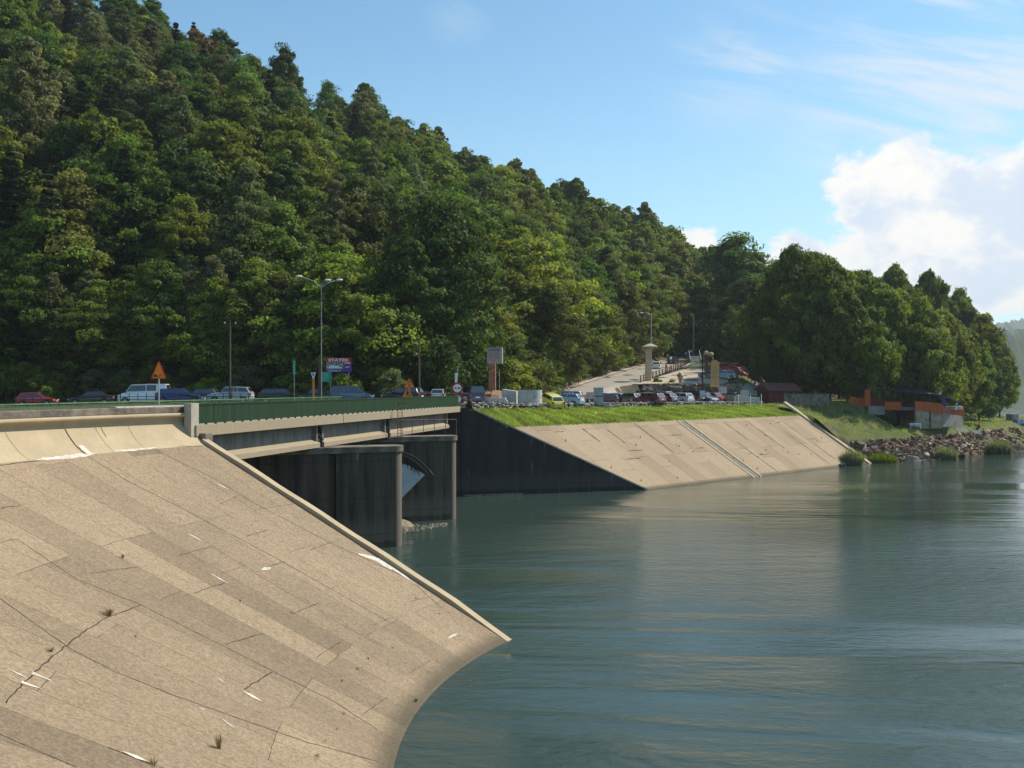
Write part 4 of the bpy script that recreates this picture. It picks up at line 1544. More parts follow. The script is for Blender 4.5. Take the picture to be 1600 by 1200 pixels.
shape('sign_border', rtri(0, zc0, zc1, hw, .05), m_signred, s, -.01)
shape('sign_face', rtri(0, zc0 + .045, zc1 - .085, hw - .08, .025), m_orange, s, -.018, .007)
g = MB()
for pts in ([(-.25, zc0 + .1), (-.04, zc0 + .1), (-.04, zc0 + .15), (-.09, zc0 + .15), (-.11, zc0 + .22), (-.2, zc0 + .22), (-.23, zc0 + .15), (-.25, zc0 + .15)],
            [(-.02, zc0 + .09), (.02, zc0 + .09), (.10, zc0 + .22), (.08, zc0 + .23)]):
    g.slab([(x_, -.024, z_) for x_, z_ in pts], (0, .005, 0))
rr = random.Random(2)
for k in range(9):
    x_, z_ = .02 + rr.uniform(0, .2), zc0 + .09 + rr.uniform(0, .26)
    if abs(x_) > hw - .12 - (z_ - zc0) * .58: continue
    g.box((x_, -.0215, z_), (.035, .005, .03))
g.build('pictogram', m_blackp, s)


def tri_sign(px, Y, pytop, pybot, label, glyph):
    x = (px - 800) / 1600 * Y
    zt_, zb_ = (606 - pytop) / 1600 * Y, (606 - pybot) / 1600 * Y
    base = -1.88
    s = empty('warning_sign', (x, Y, base), 0, label, 'road sign')
    w_ = (zt_ - zb_) * .575
    a, b_ = zb_ - base, zt_ - base
    MB().tube((0, .04, 0), (0, .04, (a + b_) / 2), .03, n=8).build('post', m_steel, s)
    shape('sign_border', rtri(0, a, b_, w_, .06), m_signred, s, 0)
    shape('sign_face', rtri(0, a + .05, b_ - .1, w_ - .085, .03), m_orange, s, -.008, .007)
    g = MB()
    c_ = a + (b_ - a) * .36
    if glyph == 'dots':
        g.box((0, -.0125, c_ + .18), (.13, .007, .13)); g.slab([(-.1, -.016, c_ - .17), (.1, -.016, c_ - .17), (0, -.016, c_ + .02)], (0, .007, 0))
    else:
        for pts in ([(-.12, c_ - .22), (-.06, c_ - .22), (0, c_ - .02), (.05, c_ - .22), (.1, c_ - .22), (.04, c_ + .08), (.1, c_ + .02), (.14, c_ + .04), (.02, c_ + .2), (-.1, c_ + .16)],
                    [(.12, c_ - .22), (.3, c_ - .22), (.22, c_ - .12)]):
            g.slab([(x_, -.016, z_) for x_, z_ in pts], (0, .007, 0))
        g.ball((.0, -.012, c_ + .26), .05, 8, 6, (1, .1, 1))
    g.build('pictogram', m_blackp, s)
    return s


tri_sign(639.5, 88, 590, 606, 'orange warning triangle with two black dots, the upper one behind the bridge railing', 'dots')
tri_sign(637, 86, 604.5, 621, 'orange roadworks triangle, the lower one just above the bridge railing', 'man')

# round no-overtaking sign pair at the end of the bridge
Y = 100.9
bs = Vector(((714.5 - 800) / 1600 * Y, Y, -2.0))
s = empty('no_overtaking_sign', bs, 0, 'round red-rimmed no-overtaking sign on a thin post at the end of the railing', 'road sign')
zc = (606 - 606.5) / 1600 * Y + 2.0
MB().tube((0, .06, 0), (0, .06, zc + 1.0), .03, n=8).build('post', m_steel, s)
MB().tube((0.0, .055, zc + 1.0), (0, .055, zc + 2.2), .018, n=6).build('aerial', m_steel, s)
MB().tube((0, 0, zc), (0, .02, zc), .54, n=28).build('sign_border', m_signred, s)
MB().tube((0, -.012, zc), (0, .0, zc), .40, n=28).build('sign_face', m_white, s)
for dx, mm_ in ((-.17, m_signred), (.17, m_blackp)):
    g = MB(); g.box((dx, -.018, zc - .02), (.26, .008, .09)); g.box((dx, -.018, zc + .06), (.15, .008, .07)); g.build('car_pictogram', mm_, s)
shape('upper_plate', [(-.24, zc + .55), (-.05, zc + .55), (.1, zc + 1.5), (-.24, zc + 1.5)], m_white, s, 0.0)
MB().tube((0, 0, zc - 1.08), (0, .02, zc - 1.08), .50, n=28).build('lower_border', m_signred, s)
MB().tube((0, -.012, zc - 1.08), (0, .0, zc - 1.08), .37, n=28).build('lower_face', m_white, s)

# narrow green sign, orange post with a white triangle, green information board
Y = 104
g0 = ground(459.5, Y)
s = empty('green_sign', g0, 0, 'narrow green vertical sign on a thin pole left of the street lamp', 'sign')
z0, z1 = (606 - 586) / 1600 * Y - g0.z, (606 - 562) / 1600 * Y - g0.z
MB().tube((0, .04, 0), (0, .04, z1), .035, n=8).build('post', m_pole, s)
MB().box((.0, 0, (z0 + z1) / 2), (.26, .03, z1 - z0)).build('sign_face', m_signgreen, s)
g = MB()
for k in range(5): g.box((0, -.018, z0 + .22 + k * .26), (.12, .006, .09))
g.build('lettering_marks', m_white, s)
Y = 101
g0 = Vector(((489.5 - 800) / 1600 * Y, Y, -1.9))
s = empty('yield_sign', g0, 0, 'white inverted-triangle sign on an orange post in front of the street lamp', 'road sign')
z0, z1 = (606 - 592) / 1600 * Y + 1.9, (606 - 582) / 1600 * Y + 1.9
MB().box((0, .04, z0 / 2), (.2, .06, z0)).build('post', m_orange, s)
shape('sign_face', [(-.05, z0), (.05, z0), (.26, z1), (-.26, z1)], m_white, s, 0)
MB().box((0, -.01, z1 - .2), (.14, .01, .2)).build('pictogram', m_blackp, s)
Y = 110
g0 = ground(509, Y)
s = empty('information_board', g0, 0, 'green rectangular board under the ship advertisement', 'sign')
z0, z1 = (606 - 597) / 1600 * Y - g0.z, (606 - 581) / 1600 * Y - g0.z
MB().box((0, 0, (z0 + z1) / 2), (1.25, .05, z1 - z0)).build('board', m_signgreen, s)
for dx in (-.5, .5): MB().tube((dx, .06, 0), (dx, .06, z1 - .1), .04, n=8).build('post', m_steel, s)
g = MB()
for k in range(4): g.box((-.05, -.028, z1 - .2 - k * .22), (.9 - .1 * (k % 2), .006, .05))
g.build('lettering_marks', m_signgreen if 0 else mat('pale_green', (.2, .55, .4), .6), s)

# billboard advertising the ship trips
Y = 112.0
bx = (529 - 800) / 1600 * Y
gz = zT(bx, Y)
s = empty('advertising_billboard', (bx, Y, gz), R_(2), 'red and blue advertising billboard reading STATEK with a picture of a white ship', 'billboard')
z1, z0 = (606 - 559) / 1600 * Y - gz, (606 - 581.5) / 1600 * Y - gz
w_ = 2.78
MB().box((0, 0, (z0 + z1) / 2), (w_, .08, z1 - z0)).build('board', m_signred, s)
H_ = z1 - z0
MB().box((.0, -.045, z0 + .14), (w_ - .04, .012, .26)).build('blue_band', m_blue, s)
MB().box((w_ / 2 - .4, -.045, z0 + .55), (.74, .014, .5)).build('blue_panel', m_blue, s)
MB().box((w_ / 2 - .4, -.05, z0 + 1.0), (.66, .014, .1)).build('white_strip', m_white, s)
m_photo = mat('printed_landscape', (0.12, 0.2, 0.12), 0.6, 0.6, 3, c2=(.35, .42, .45))
MB().box((-.42, -.045, z0 + .68), (1.78, .014, .76)).build('printed_picture', m_photo, s)
g = MB()
g.slab([(-1.2, -.058, z0 + .42), (.3, -.058, z0 + .42), (.42, -.058, z0 + .56), (-1.25, -.058, z0 + .56)], (0, .008, 0))
g.box((-.75, -.055, z0 + .66), (.5, .01, .18)); g.box((-.2, -.055, z0 + .64), (.5, .01, .14)); g.box((-.55, -.055, z0 + .86), (.03, .01, .26))
g.build('printed_ship', m_white, s)
text('statek_big', 'lettering', m_white, s, (0, -.05, z1 - .27), (R_(90), 0, 0)).scale = (1.02, .68, 1)
text('phone', 'lettering', m_white, s, (-.4, -.058, z0 + .14), (R_(90), 0, 0)).scale = (.85, .85, 1)
text('rejsy', 'lettering', m_white, s, (w_ / 2 - .4, -.058, z0 + .56), (R_(90), 0, 0))
for dx in (-1.1, 1.1): MB().tube((dx, .1, 0), (dx, .1, z1 - .1), .05, n=8).build('post', m_steel, s)

# grey board on a brick pillar
Y = 122.0
bx = (773 - 800) / 1600 * Y
gz = zT(bx, Y)
m_brick = mat('weathered_brick', (0.27, 0.13, 0.09), 0.9, 0.4, 4, fine=.2, fscale=10)
m_board = mat('faded_board', (0.36, 0.29, 0.29), 0.8, 0.1, 1)
s = empty('signboard_pillar', (bx, Y, gz), R_(-8), 'faded grey signboard reading STATEK on a tall reddish brick pillar', 'signboard')
zz = lambda py: (606 - py) / 1600 * Y - gz
MB().box((-.32, .15, zz(568) / 2), (.82, .5, zz(568))).build('pillar', m_brick, s, bevel=.02)
MB().box((0, -.05, (zz(568) + zz(543)) / 2), (1.78, .14, zz(543) - zz(568))).build('board', m_board, s)
MB().box((.93, -.05, (zz(568) + zz(543)) / 2), (.08, .16, zz(543) - zz(568))).build('sunlit_board_edge', m_white, s)  # white strip paints the sunlight on the board's right edge
text('statek_dark', 'lettering', m_blackp, s, (-.02, -.128, zz(547.3)), (R_(90), 0, 0)).scale = (.68, .72, 1)
g = MB()
for k, py in enumerate((552, 555.7, 559.3, 563)):
    n_ = (9, 8, 8, 4)[k]
    rr = random.Random(k)
    for i in range(n_):
        g.box((-.68 + i * .17 + (.3 if k == 3 else 0), -.126, zz(py)), (.11, .008, rr.uniform(.1, .15)))
g.slab([(.55, -.128, zz(562.5)), (.6, -.128, zz(562)), (.74, -.128, zz(566)), (.7, -.128, zz(566.3))], (0, .006, 0))
g.build('lettering_marks', m_brick, s)
MB().tube((.55, .1, 0), (.55, .1, zz(577)), .03, n=6).build('side_post', m_steel, s)

# street lamp with three heads
Y = 102.5
g0 = Vector(((500.5 - 800) / 1600 * Y, Y, -1.65))
s = empty('street_lamp', g0, 0, 'tall street lamp with three pale lamp heads behind the green railing', 'street lamp')
top = (606 - 448) / 1600 * Y + 1.65
MB().tube((-.08, 0, 0), (-.08, 0, (606 - 555) / 1600 * Y + 1.65), .14, .12, n=10).build('lower_pole', m_wood, s)
MB().tube((0.1, 0, 0), (0.1, 0, top), .06, .04, n=10).build('pole', m_pole, s)
for (px, py, dy) in ((468, 432.5, -.3), (515.5, 440, -1.2), (528, 436, .9)):
    p = Vector(((px - 500.5) / 1600 * Y, dy, (606 - py) / 1600 * Y + 1.65))
    a = MB(); a.path([(.1, 0, top - .1), (.1 + p.x * .35, dy * .35, top + (p.z - top) * .55), (p.x - .25 * np.sign(p.x), dy, p.z - .02)], [.035, .035, .03], 6)
    ar = a.build('arm', m_steel, s)
    h_ = MB(); h_.ball((p.x, p.y, p.z), .3, 12, 8, (1.15, .8, .42))
    h_.build('lamp_head', m_lampw, s, smooth=True)


def pole(px, Y, pytop, r, m, label, extra=None, name='utility_pole', tilt=0.0):
    g0 = ground(px, Y)
    h_ = (606 - pytop) / 1600 * Y - g0.z
    s = empty(name, g0, 0, label, 'pole')
    MB().tube((0, 0, -.2), (tilt, 0, h_), r, r * .7, n=10).build('shaft', m, s)
    if extra == 'arm':
        MB().path([(0, 0, h_ - .3), (-.7, 0, h_), (-1.5, 0, h_ + .05)], [.04, .035, .03], 6).build('arm', m_steel, s)
        MB().ball((-1.7, 0, h_ + .02), .26, 10, 6, (1.2, .7, .4)).build('lamp_head', m_lampw, s, smooth=True)
    if extra == 'cross':
        MB().box((0, 0, h_ - .4), (1.3, .08, .1)).build('crossarm', m_wood, s)
        for dx in (-.55, 0, .55): MB().lathe((dx, 0, h_ - .35), [(.04, 0), (.06, .05), (.03, .16)], 8).build('insulator', m_lampw, s)
    return s


pole(359.5, 104, 500, .11, m_wood, 'dark wooden utility pole in front of the silver car', 'cross')
pole(655, 108, 528, .12, m_wood, 'dark wooden pole standing right of the orange triangles among foliage')
pole(1017.5, 178, 489, .13, m_steel, 'thin metal lamp pole behind the disc-topped monument', 'arm')
pole(1083.5, 232, 492, .2, m_pole, 'pale concrete pole at the top of the timber fence')
pole(1112, 245, 470, .16, m_pole, 'pale pole with a crossarm in front of the dark firs', 'cross')

# disc-topped monument
Y = 166.0
g0 = ground(1012.5, Y)
zz = lambda py: (606 - py) / 1600 * Y - g0.z
s = empty('pillar_monument', g0, 0, 'tapering pale stone pillar topped by a wide grey disc', 'monument')
m_stone = mat('pale_stone', (0.5, 0.39, 0.26), 0.9, 0.12, 2, fine=.1)
h_ = zz(545)
MB().prism([(-.42, -.35), (.5, -.35), (.5, .35), (-.42, .35)], -.3, h_).build('pillar', m_stone, s, bevel=.04)
MB().lathe((.35, 0, h_), [(.3, 0), (1.28, .28), (1.34, .36), (1.0, .5), (.25, .82), (.05, .86)], 24).build('disc_cap', m_conc_grey, s, smooth=False)

# timber fence up the hill road
fp = [ground(1001, 163), ground(1020, 171), ground(1040, 180), ground(1058, 193), ground(1070, 205), ground(1079, 219)]
s = empty('timber_fence', fp[0], 0, 'dark timber post and rail fence climbing beside the hill road', 'fence')
path_ = []
for a, b_ in zip(fp[:-1], fp[1:]):
    n_ = max(2, int((b_ - a).length / 2.1))
    for k in range(n_): path_.append(a + (b_ - a) * k / n_)
path_.append(fp[-1])
for p in path_:
    MB().box((p.x, p.y, zT(p.x, p.y) + .55), (.16, .16, 1.35)).build('post', m_wood, s, world=True)
mb = MB()
for a, b_ in zip(path_[:-1], path_[1:]):
    for h_ in (.62, 1.12):
        mb.tube((a.x, a.y, zT(a.x, a.y) + h_), (b_.x, b_.y, zT(b_.x, b_.y) + h_), .055, n=6)
mb.build('rail', m_wood, s, world=True)

# terrace retaining wall, roadside strips, rounded board
s = empty('terrace_wall', ground(1035, 158.4), 0, 'low brownish stone retaining wall below the upper terrace', 'wall')
m_rub = mat('rubble_stone', (0.22, 0.17, 0.12), 0.95, 0.45, 1.6, bump=.8, bscale=4, fine=.3, fscale=3)
mb = MB()
rr = random.Random(9)
for k in range(150):
    px = 1004 + rr.uniform(0, 150); Yw = 158.4
    x_ = (px - 800) / 1600 * Yw
    zt_ = float(zT(x_, 160.2)); zb_ = -2.2
    z_ = rr.uniform(zb_, zt_ + .1)
    mb.ball((x_, Yw + rr.uniform(-.3, .1) - (zt_ - z_) * .1, z_), rr.uniform(.22, .42), 6, 4, (1.3, .8, .75))
mb.build('stone_facing', m_rub, s, world=True)
a = (1004 - 800) / 1600 * 158.6; b_ = (1160 - 800) / 1600 * 158.6
MB().box(((a + b_) / 2, 158.9, -.85), (b_ - a, .7, 3.0)).build('wall_core', m_rub, s, world=True)

Y = 152.0
g0 = ground(1117, Y)
zz = lambda py: (606 - py) / 1600 * Y - g0.z
m_ply = mat('varnished_boards', (0.42, 0.27, 0.11), 0.7, 0.12, 2, stretch=(1, 1, 4))
s = empty('menu_board', g0, R_(6), 'tall round-topped wooden board in four sections above the parked cars', 'signboard')
w_ = .66
secs = [(604.5, 597), (596.5, 588.5), (588, 578)]
for a, b_ in secs:
    MB().box((0, 0, (zz(a) + zz(b_)) / 2), (2 * w_, .14, zz(b_) - zz(a))).build('board_section', m_ply, s, bevel=.02)
pts = [(-w_, zz(577.5)), (w_, zz(577.5))] + [(w_ * math.cos(R_(k * 15)), zz(569.5) + w_ * math.sin(R_(k * 15))) for k in range(13)]
shape('board_top', pts, m_ply, s, -.07, .14)
MB().box((0, .1, zz(604) / 2 + 1), (.14, .1, zz(604) + 2)).build('post', m_wood, s)
g = MB()
for a in (601, 599, 593.5, 591, 585, 582.5, 580.5, 575, 572):
    g.box((0, -.078, zz(a)), (.86, .01, .055))
g.build('lettering_marks', mat('faded_red_lettering', (.4, .12, .06), .7), s)
MB().tube((0, 0, 0), (0, 0, .01), .01).build
pole(1098, 156, 548, .13, m_black, 'thin dark post on the terrace edge left of the rounded board')
# ice-cream cone figure
Y = 161.5
g0 = ground(1063, Y)
zz = lambda py: (606 - py) / 1600 * Y - g0.z
s = empty('ice_cream_cone_sign', g0, 0, 'giant ice-cream cone advertising figure on the terrace', 'advertising figure')
MB().lathe((0, 0, -.02), [(.1, 0), (.2, .3), (.42, 1.1), (.5, 1.2)], 14).build('cone', mat('wafer', (.55, .3, .14), .8, .15, 6), s)
for c_, r_, mm_ in (((-.22, -.1, 1.32), .33, m_brick), ((.24, .05, 1.32), .3, m_white), ((.0, 0, 1.6), .3, mat('cream', (.7, .52, .3), .6))):
    MB().ball(c_, r_, 12, 8).build('scoop', mm_, s, smooth=True)
# globe lamps
for px, py, Y, lb_ in ((1048, 560, 192, 'lowest globe lamp beside the fence at the hill road'), (1072, 552.5, 222, 'middle globe lamp on a thin post near the top of the hill road'), (1079.5, 549, 226, 'highest globe lamp right of the other ones at the hill road')):
    g0 = ground(px, Y)
    h_ = (606 - py) / 1600 * Y - g0.z
    s = empty('globe_lamp', g0, 0, lb_, 'lamp', 'globe lamps along the hill road')
    MB().tube((0, 0, 0), (0, 0, h_ - .15), .06, n=8).build('post', m_black if px > 1060 else m_pole, s)
    MB().ball((0, 0, h_), .26, 12, 8).build('globe', m_lampw, s, smooth=True)
# kiosk sculpture cluster: dark carved figures with pale rounded tops beside a stairway
Y = 182
g0 = ground(1104, Y)
s = empty('carved_totem', g0, 0, 'dark carved wooden figure with two pale round tops on the terrace', 'sculpture')
zz = lambda py: (606 - py) / 1600 * Y - g0.z
MB().lathe((0, 0, 0), [(.4, 0), (.45, .8), (.32, 1.8), (.5, 2.4), (.45, zz(556)), (.25, zz(553))], 10).build('trunk', m_wood, s)
MB().lathe((.9, .2, 0), [(.35, 0), (.4, 1.0), (.28, 1.9), (.45, zz(562)), (.25, zz(556))], 10).build('trunk', m_wood, s)
MB().ball((-.1, -.1, zz(551.5)), .4, 12, 8).build('round_top', m_stone, s, smooth=True)
MB().ball((.8, .1, zz(553.5)), .42, 12, 8, (1.2, 1, .9)).build('round_top', m_stone, s, smooth=True)
s = empty('terrace_stair', ground(1087, 212), 0, 'small pale stair with railings at the top of the terrace', 'stair')
g0 = ground(1087, 212)
for k in range(6):
    MB().box((g0.x, g0.y + k * .35, g0.z + .15 + k * .3), (2.0, .4, .14)).build('step', m_white, s, world=True)
for dx in (-1.1, 1.1):
    MB().tube((g0.x + dx, g0.y, g0.z + 1.0), (g0.x + dx, g0.y + 2, g0.z + 2.9), .05, n=6).build('hand_rail', m_white, s, world=True)

# barrier beacons
m_rw = mat('beacon_red', (0.6, 0.04, 0.03), 0.5, 0.05)
for px, py, Y, h_, lb_ in ((870, 624, 112, 1.3, 'red and white striped beacon in front of the yellow car'), (887, 600.5, 150, 1.2, 'red and white beacon where the hill road begins'), (977.5, 575, 196, 1.3, 'red and white beacon at the upper edge of the hill road'), (825, 602, 128, 1.4, 'red beacon in front of the bushes behind the large ring')):
    x_ = (px - 800) / 1600 * Y
    if py == 600.5: x_ = (886 - 800) / 1600 * 150
    g0 = Vector((x_, Y, zT(x_, Y)))
    s = empty('traffic_beacon', g0, 0, lb_, 'beacon', 'traffic beacons')
    MB().box((0, 0, .06), (.6, .4, .12)).build('base', m_blackp, s)
    MB().box((0, 0, .1 + h_ / 2), (.32, .04, h_)).build('panel', m_white, s)
    g = MB()
    for k in range(3):
        z_ = .2 + k * h_ / 3
        g.slab([(-.16, -.028, z_), (.16, -.028, z_ + .2), (.16, -.028, z_ + .4), (-.16, -.028, z_ + .2)], (0, .007, 0))
    g.build('stripe', m_rw, s)

# ------------------------------------------------------------------ stone wall, rods, and the builders' yard behind it
gw0 = [(s_, float(dG(np.array([s_]))[0]) + .35) for s_ in np.linspace(-16.2, 45, 60)]
s = empty('stone_wall', ep_(-16, 9.5, -2.1), 0, 'long low wall of grey stones along the top of the grass strip', 'wall')
mb = MB(); rr = random.Random(21)
core = MB()
for (s0, d0), (s1, d1) in zip(gw0[:-1], gw0[1:]):
    zb_ = float(zG(np.array([s0]))[0])
    hh = np.interp(s0, [-16, 5, 46], [.62, .55, .48])
    p, q = ep_(s0, d0 + .15, zb_), ep_(s1, d1 + .15, zb_)
    c_ = (p + q) / 2
    core.box((c_.x, c_.y, zb_ + hh / 2 - .1), ((q - p).length, .3, hh), math.atan2(q.y - p.y, q.x - p.x))
    for k in range(9):
        a = rr.random()
        z_ = zb_ + rr.uniform(.0, hh)
        pp = ep_(s0 + (s1 - s0) * a, d0 + rr.uniform(-.05, .1), z_)
        mb.ball(pp, rr.uniform(.09, .17), 6, 4, (1.3, 1.1, .8))
m_gab = mat('grey_fieldstone', (0.3, 0.28, 0.25), 0.95, 0.5, 1.5, c2=(.5, .47, .42), bump=.5, bscale=6, fine=.3, fscale=4)
mb.build('stone_facing', m_gab, s, world=True)
core.build('wall_core', m_crack, s, world=True)
cp = MB()
for (s0, d0), (s1, d1) in zip(gw0[12:-1], gw0[13:]):
    zb_ = float(zG(np.array([s0]))[0]); hh = np.interp(s0, [-16, 5, 46], [.62, .55, .48])
    p, q = ep_(s0, d0 + .15, zb_), ep_(s1, d1 + .15, zb_); c_ = (p + q) / 2
    cp.box((c_.x, c_.y, zb_ + hh - .06), ((q - p).length, .36, .07), math.atan2(q.y - p.y, q.x - p.x))
cp.build('wall_coping', m_gab, s, world=True)
s = empty('rod_fence', ep_(-15, 10, -2.0), 0, 'row of thin dark iron rods standing along the low stone wall', 'fence')
for k in range(62):
    s0 = -15.6 + k * .93
    d0 = float(dG(np.array([s0]))[0]) + .65; zb_ = float(zG(np.array([s0]))[0])
    p = ep_(s0, d0, zb_ - .2)
    hh = 1.02 if s0 < 20 else .8
    MB().tube(p, (p.x + rr.uniform(-.04, .04), p.y, p.z + hh + rr.uniform(-.1, .1)), .028, n=5).build('rod', m_black, s, world=True)
s = empty('wooden_palings', ep_(33, 13, -2.4), 0, 'short pale posts of a wire fence at the right end of the lot', 'fence')
for px in (1154, 1172.5, 1189.5, 1115):
    for Yq in (142,):
        x_ = (px - 800) / 1600 * Yq
        MB().tube((x_, Yq, -2.6), (x_, Yq, -2.45 + (1.6 if px > 1150 else 2.3)), .05 if px > 1150 else .07, n=6).build('post', m_white if px > 1150 else m_wood, s, world=True)

m_pre = mat('precast_concrete', (0.42, 0.42, 0.40), 0.88, 0.14, 1.5, fine=.1, fscale=10)
m_crate = mat('shrink_wrapped_blocks', (0.36, 0.38, 0.38), 0.6, 0.25, 3, stretch=(1, 1, 3))
m_tanw = mat('translucent_tank', (0.62, 0.56, 0.45), 0.5, 0.1, 2)


def yard(px, Y): return ground(px, Y)


def ring_thing(px, Y, w_, h_, label, tilt=0.0, cat='concrete ring', name='concrete_ring', m=None):
    g0 = yard(px, Y)
    s = empty(name, g0, 0, label, cat)
    s.rotation_euler = (0, tilt, 0)
    m = m or m_pre
    r = w_ / 2
    pr_ = [(r, 0), (r, h_), (r - .12, h_), (r - .12, .05)]
    mb = MB(); n_ = 28; vs = []
    for rr_, z_ in pr_:
        for i in range(n_):
            t_ = 2 * math.pi * i / n_
            vs.append((rr_ * math.cos(t_), rr_ * math.sin(t_), z_))
    fs = []
    for k in range(3):
        for i in range(n_): fs.append((k * n_ + i, k * n_ + (i + 1) % n_, (k + 1) * n_ + (i + 1) % n_, (k + 1) * n_ + i))
    mb.add(vs, fs)
    mb.build('ring_shell', m, s)
    mb = MB()
    for a in (200, 290, 335):
        mb.tube((r * math.cos(R_(a)) * .96, r * math.sin(R_(a)) * .96, h_ * .55), (r * math.cos(R_(a)) * 1.03, r * math.sin(R_(a)) * 1.03, h_ * .55), .06, n=8)
    mb.build('lifting_eye', m_black, s)
    return s


ring_thing(828, 112, 2.65, 1.72, 'largest standing concrete manhole ring, left of the yellow car')
s = empty('concrete_ring', yard(795, 113), R_(-14), 'grey concrete box culvert section leaning left of the largest ring', 'culvert section')
mb = MB()
pts = [(-.85, 0), (.85, .1), (.82, 1.5), (-.8, 1.72)]
MB().slab([(x_, 0, z_) for x_, z_ in pts], (0, 1.4, 0)).build('section_wall', m_pre, s, bevel=.03)
MB().box((0.05, -.01, .7), (1.5, .03, .04)).build('groove', m_conc_grey, s)
MB().box((0.05, -.01, 1.1), (1.5, .03, .04)).build('groove', m_conc_grey, s)
ring_thing(849, 110, .68, .75, 'small concrete ring at the foot of the largest ring')
s = empty('manhole_cone', yard(921, 116), 0, 'grey stepped concrete manhole cone and slabs left of the crates', 'manhole cone')
MB().lathe((-.9, 0, 0), [(1.0, 0), (1.0, 1.1), (.9, 1.35)], 20).build('ring_base', m_pre, s)
MB().lathe((.2, -.6, .55), [(1.25, 0), (1.2, .12), (.62, .75), (.62, .8)], 20).build('cone', mat('pale_precast', (.5, .49, .45), .85, .1), s)
MB().box((.2, -.6, .27), (2.3, 1.6, .54)).build('base_slab', m_pre, s, bevel=.03)
s = empty('manhole_cone', yard(929, 112.5), 0, 'pale concrete manhole cone on the ground in front of the crates', 'manhole cone')
MB().lathe((.1, 0, 0), [(.78, 0), (.78, .3), (.3, .95), (.26, .95)], 20).build('cone', mat('cream_precast', (.58, .54, .45), .85, .1), s)
MB().box((-.95, -.1, .3), (.32, .3, .62)).build('kerb_stone', m_white, s)
s = empty('concrete_slab_stack', yard(775, 112), R_(-5), 'low pile of pale concrete slabs behind the rods, left of the culvert section', 'slab stack')
for k in range(3): MB().box((rr.uniform(-.1, .1), 0, .12 + k * .25), (2.6 - k * .2, 1.2, .22)).build('slab', m_pre, s, bevel=.02)
s = empty('concrete_slab_stack', yard(953, 114), R_(3), 'low flat concrete slabs in front of the crate wall', 'slab stack')
for k in range(2): MB().box((0, 0, .2 + k * .32), (1.7 - .3 * k, 1.0, .28)).build('slab', m_pre, s, bevel=.02)


def crate(px, Y, z_, w_, h_, label, m=None):
    g0 = yard(px, Y)
    s = empty('pallet_load', g0 + Vector((0, 0, z_)), R_(rr.uniform(-4, 4)), label, 'pallet', 'wrapped pallet loads in the yard')
    MB().box((0, 0, .07), (w_, 1.0, .12)).build('pallet', m_wood, s)
    MB().box((0, 0, .13 + h_ / 2), (w_ * .97, .96, h_)).build('block_load', m or m_crate, s, bevel=.02)
    g = MB()
    for k in range(1, int(h_ / .22) + 1):
        g.box((0, -.49, .13 + k * .22), (w_ * .97, .02, .02))
    g.build('strap', m_black, s)


crate(935, 120, 1.12, 1.05, .95, 'grey wrapped pallet on top of another, left of the purple car')
crate(935, 120.01, 0, 1.08, .98, 'grey wrapped pallet at the bottom of the left stack behind the manhole cone')
crate(922, 124, 0.7, 1.0, .8, 'darker grey pallet load left of the two-high stack')
crate(947, 120, 0, .95, .95, 'pallet load next right of the two-high stack')
crate(958.5, 120, 0, .85, .95, 'second pallet load right of the two-high stack', mat('dark_wrapped_blocks', (.2, .22, .2), .7))
crate(969.5, 120, 0, .8, .98, 'paler pallet load third right of the two-high stack')
crate(978, 120, 0, .7, .9, 'pallet load at the right end of the crate wall by the caged tank', mat('dark_wrapped_blocks', (.2, .22, .2), .7))
m_pav = mat('paving_blocks', (0.3, 0.22, 0.18), 0.9, 0.3, 5)
m_pav2 = mat('grey_paving_blocks', (0.5, 0.5, 0.47), 0.9, 0.2, 5)
for px, Y, z_, mm_, lb_ in ((1129, 148, 1.2, m_pav2, 'pale grey pallet of pavers on top of the stack by the rounded board'), (1129, 148.01, 0, m_pav, 'brown pallet of pavers at the bottom of the stack by the rounded board'), (1140, 144, 0, m_pav, 'rounded brown pallet load in front of the red car'),
                            (1149, 147, 0, m_pav2, 'pale pallet load right of the brown one'), (1157, 143.5, 0, m_pav2, 'white-wrapped pallet load behind the pale posts'), (1170, 148, 0, m_crate, 'grey pallet load left of the shed'), (1180, 146, 0, m_pav2, 'glinting pallet load beside the shed'), (1163, 150, .9, m_crate, 'dark heap of blocks behind the pale posts')):
    crate(px, Y, z_, 1.1, 1.0, lb_, mm_)
# caged tanks
for px, lb_, w_, h_, mm_ in ((994, 'white liquid tank in a wire cage left of the dark red car', 1.4, .95, m_tanw), (1010.5, 'small beige box right of the caged white tank', .6, .6, m_pre)):
    g0 = yard(px, 119 if px < 1000 else 121)
    s = empty('caged_tank' if px < 1000 else 'stone_box', g0, 0, lb_, 'tank' if px < 1000 else 'box')
    MB().box((0, 0, .12 + h_ / 2), (w_, 1.0, h_)).build('tank', mm_, s, bevel=.08)
    if px < 1000:
        g = MB()
        for k in range(6): g.tube((-w_ / 2 + w_ * k / 5, -.53, .05), (-w_ / 2 + w_ * k / 5, -.53, h_ + .15), .018, n=5)
        for k in range(4): g.tube((-w_ / 2, -.53, .1 + k * h_ / 3), (w_ / 2, -.53, .1 + k * h_ / 3), .018, n=5)
        g.build('cage', m_steel, s)
# orange machine behind the white car
g0 = yard(908, 128)
s = empty('small_roller', g0, 0, 'small orange road roller behind the crates', 'machine')
MB().box((0, 0, .95), (1.3, .9, .7)).build('engine_hood', m_orange, s, bevel=.05)
MB().tube((-.6, -.5, .4), (-.6, .5, .4), .4, n=16).build('drum', m_black, s)
MB().tube((.6, -.5, .4), (.6, .5, .4), .4, n=16).build('drum', m_black, s)
MB().tube((.1, 0, 1.2), (.1, 0, 1.75), .04, n=6).build('exhaust', m_black, s)
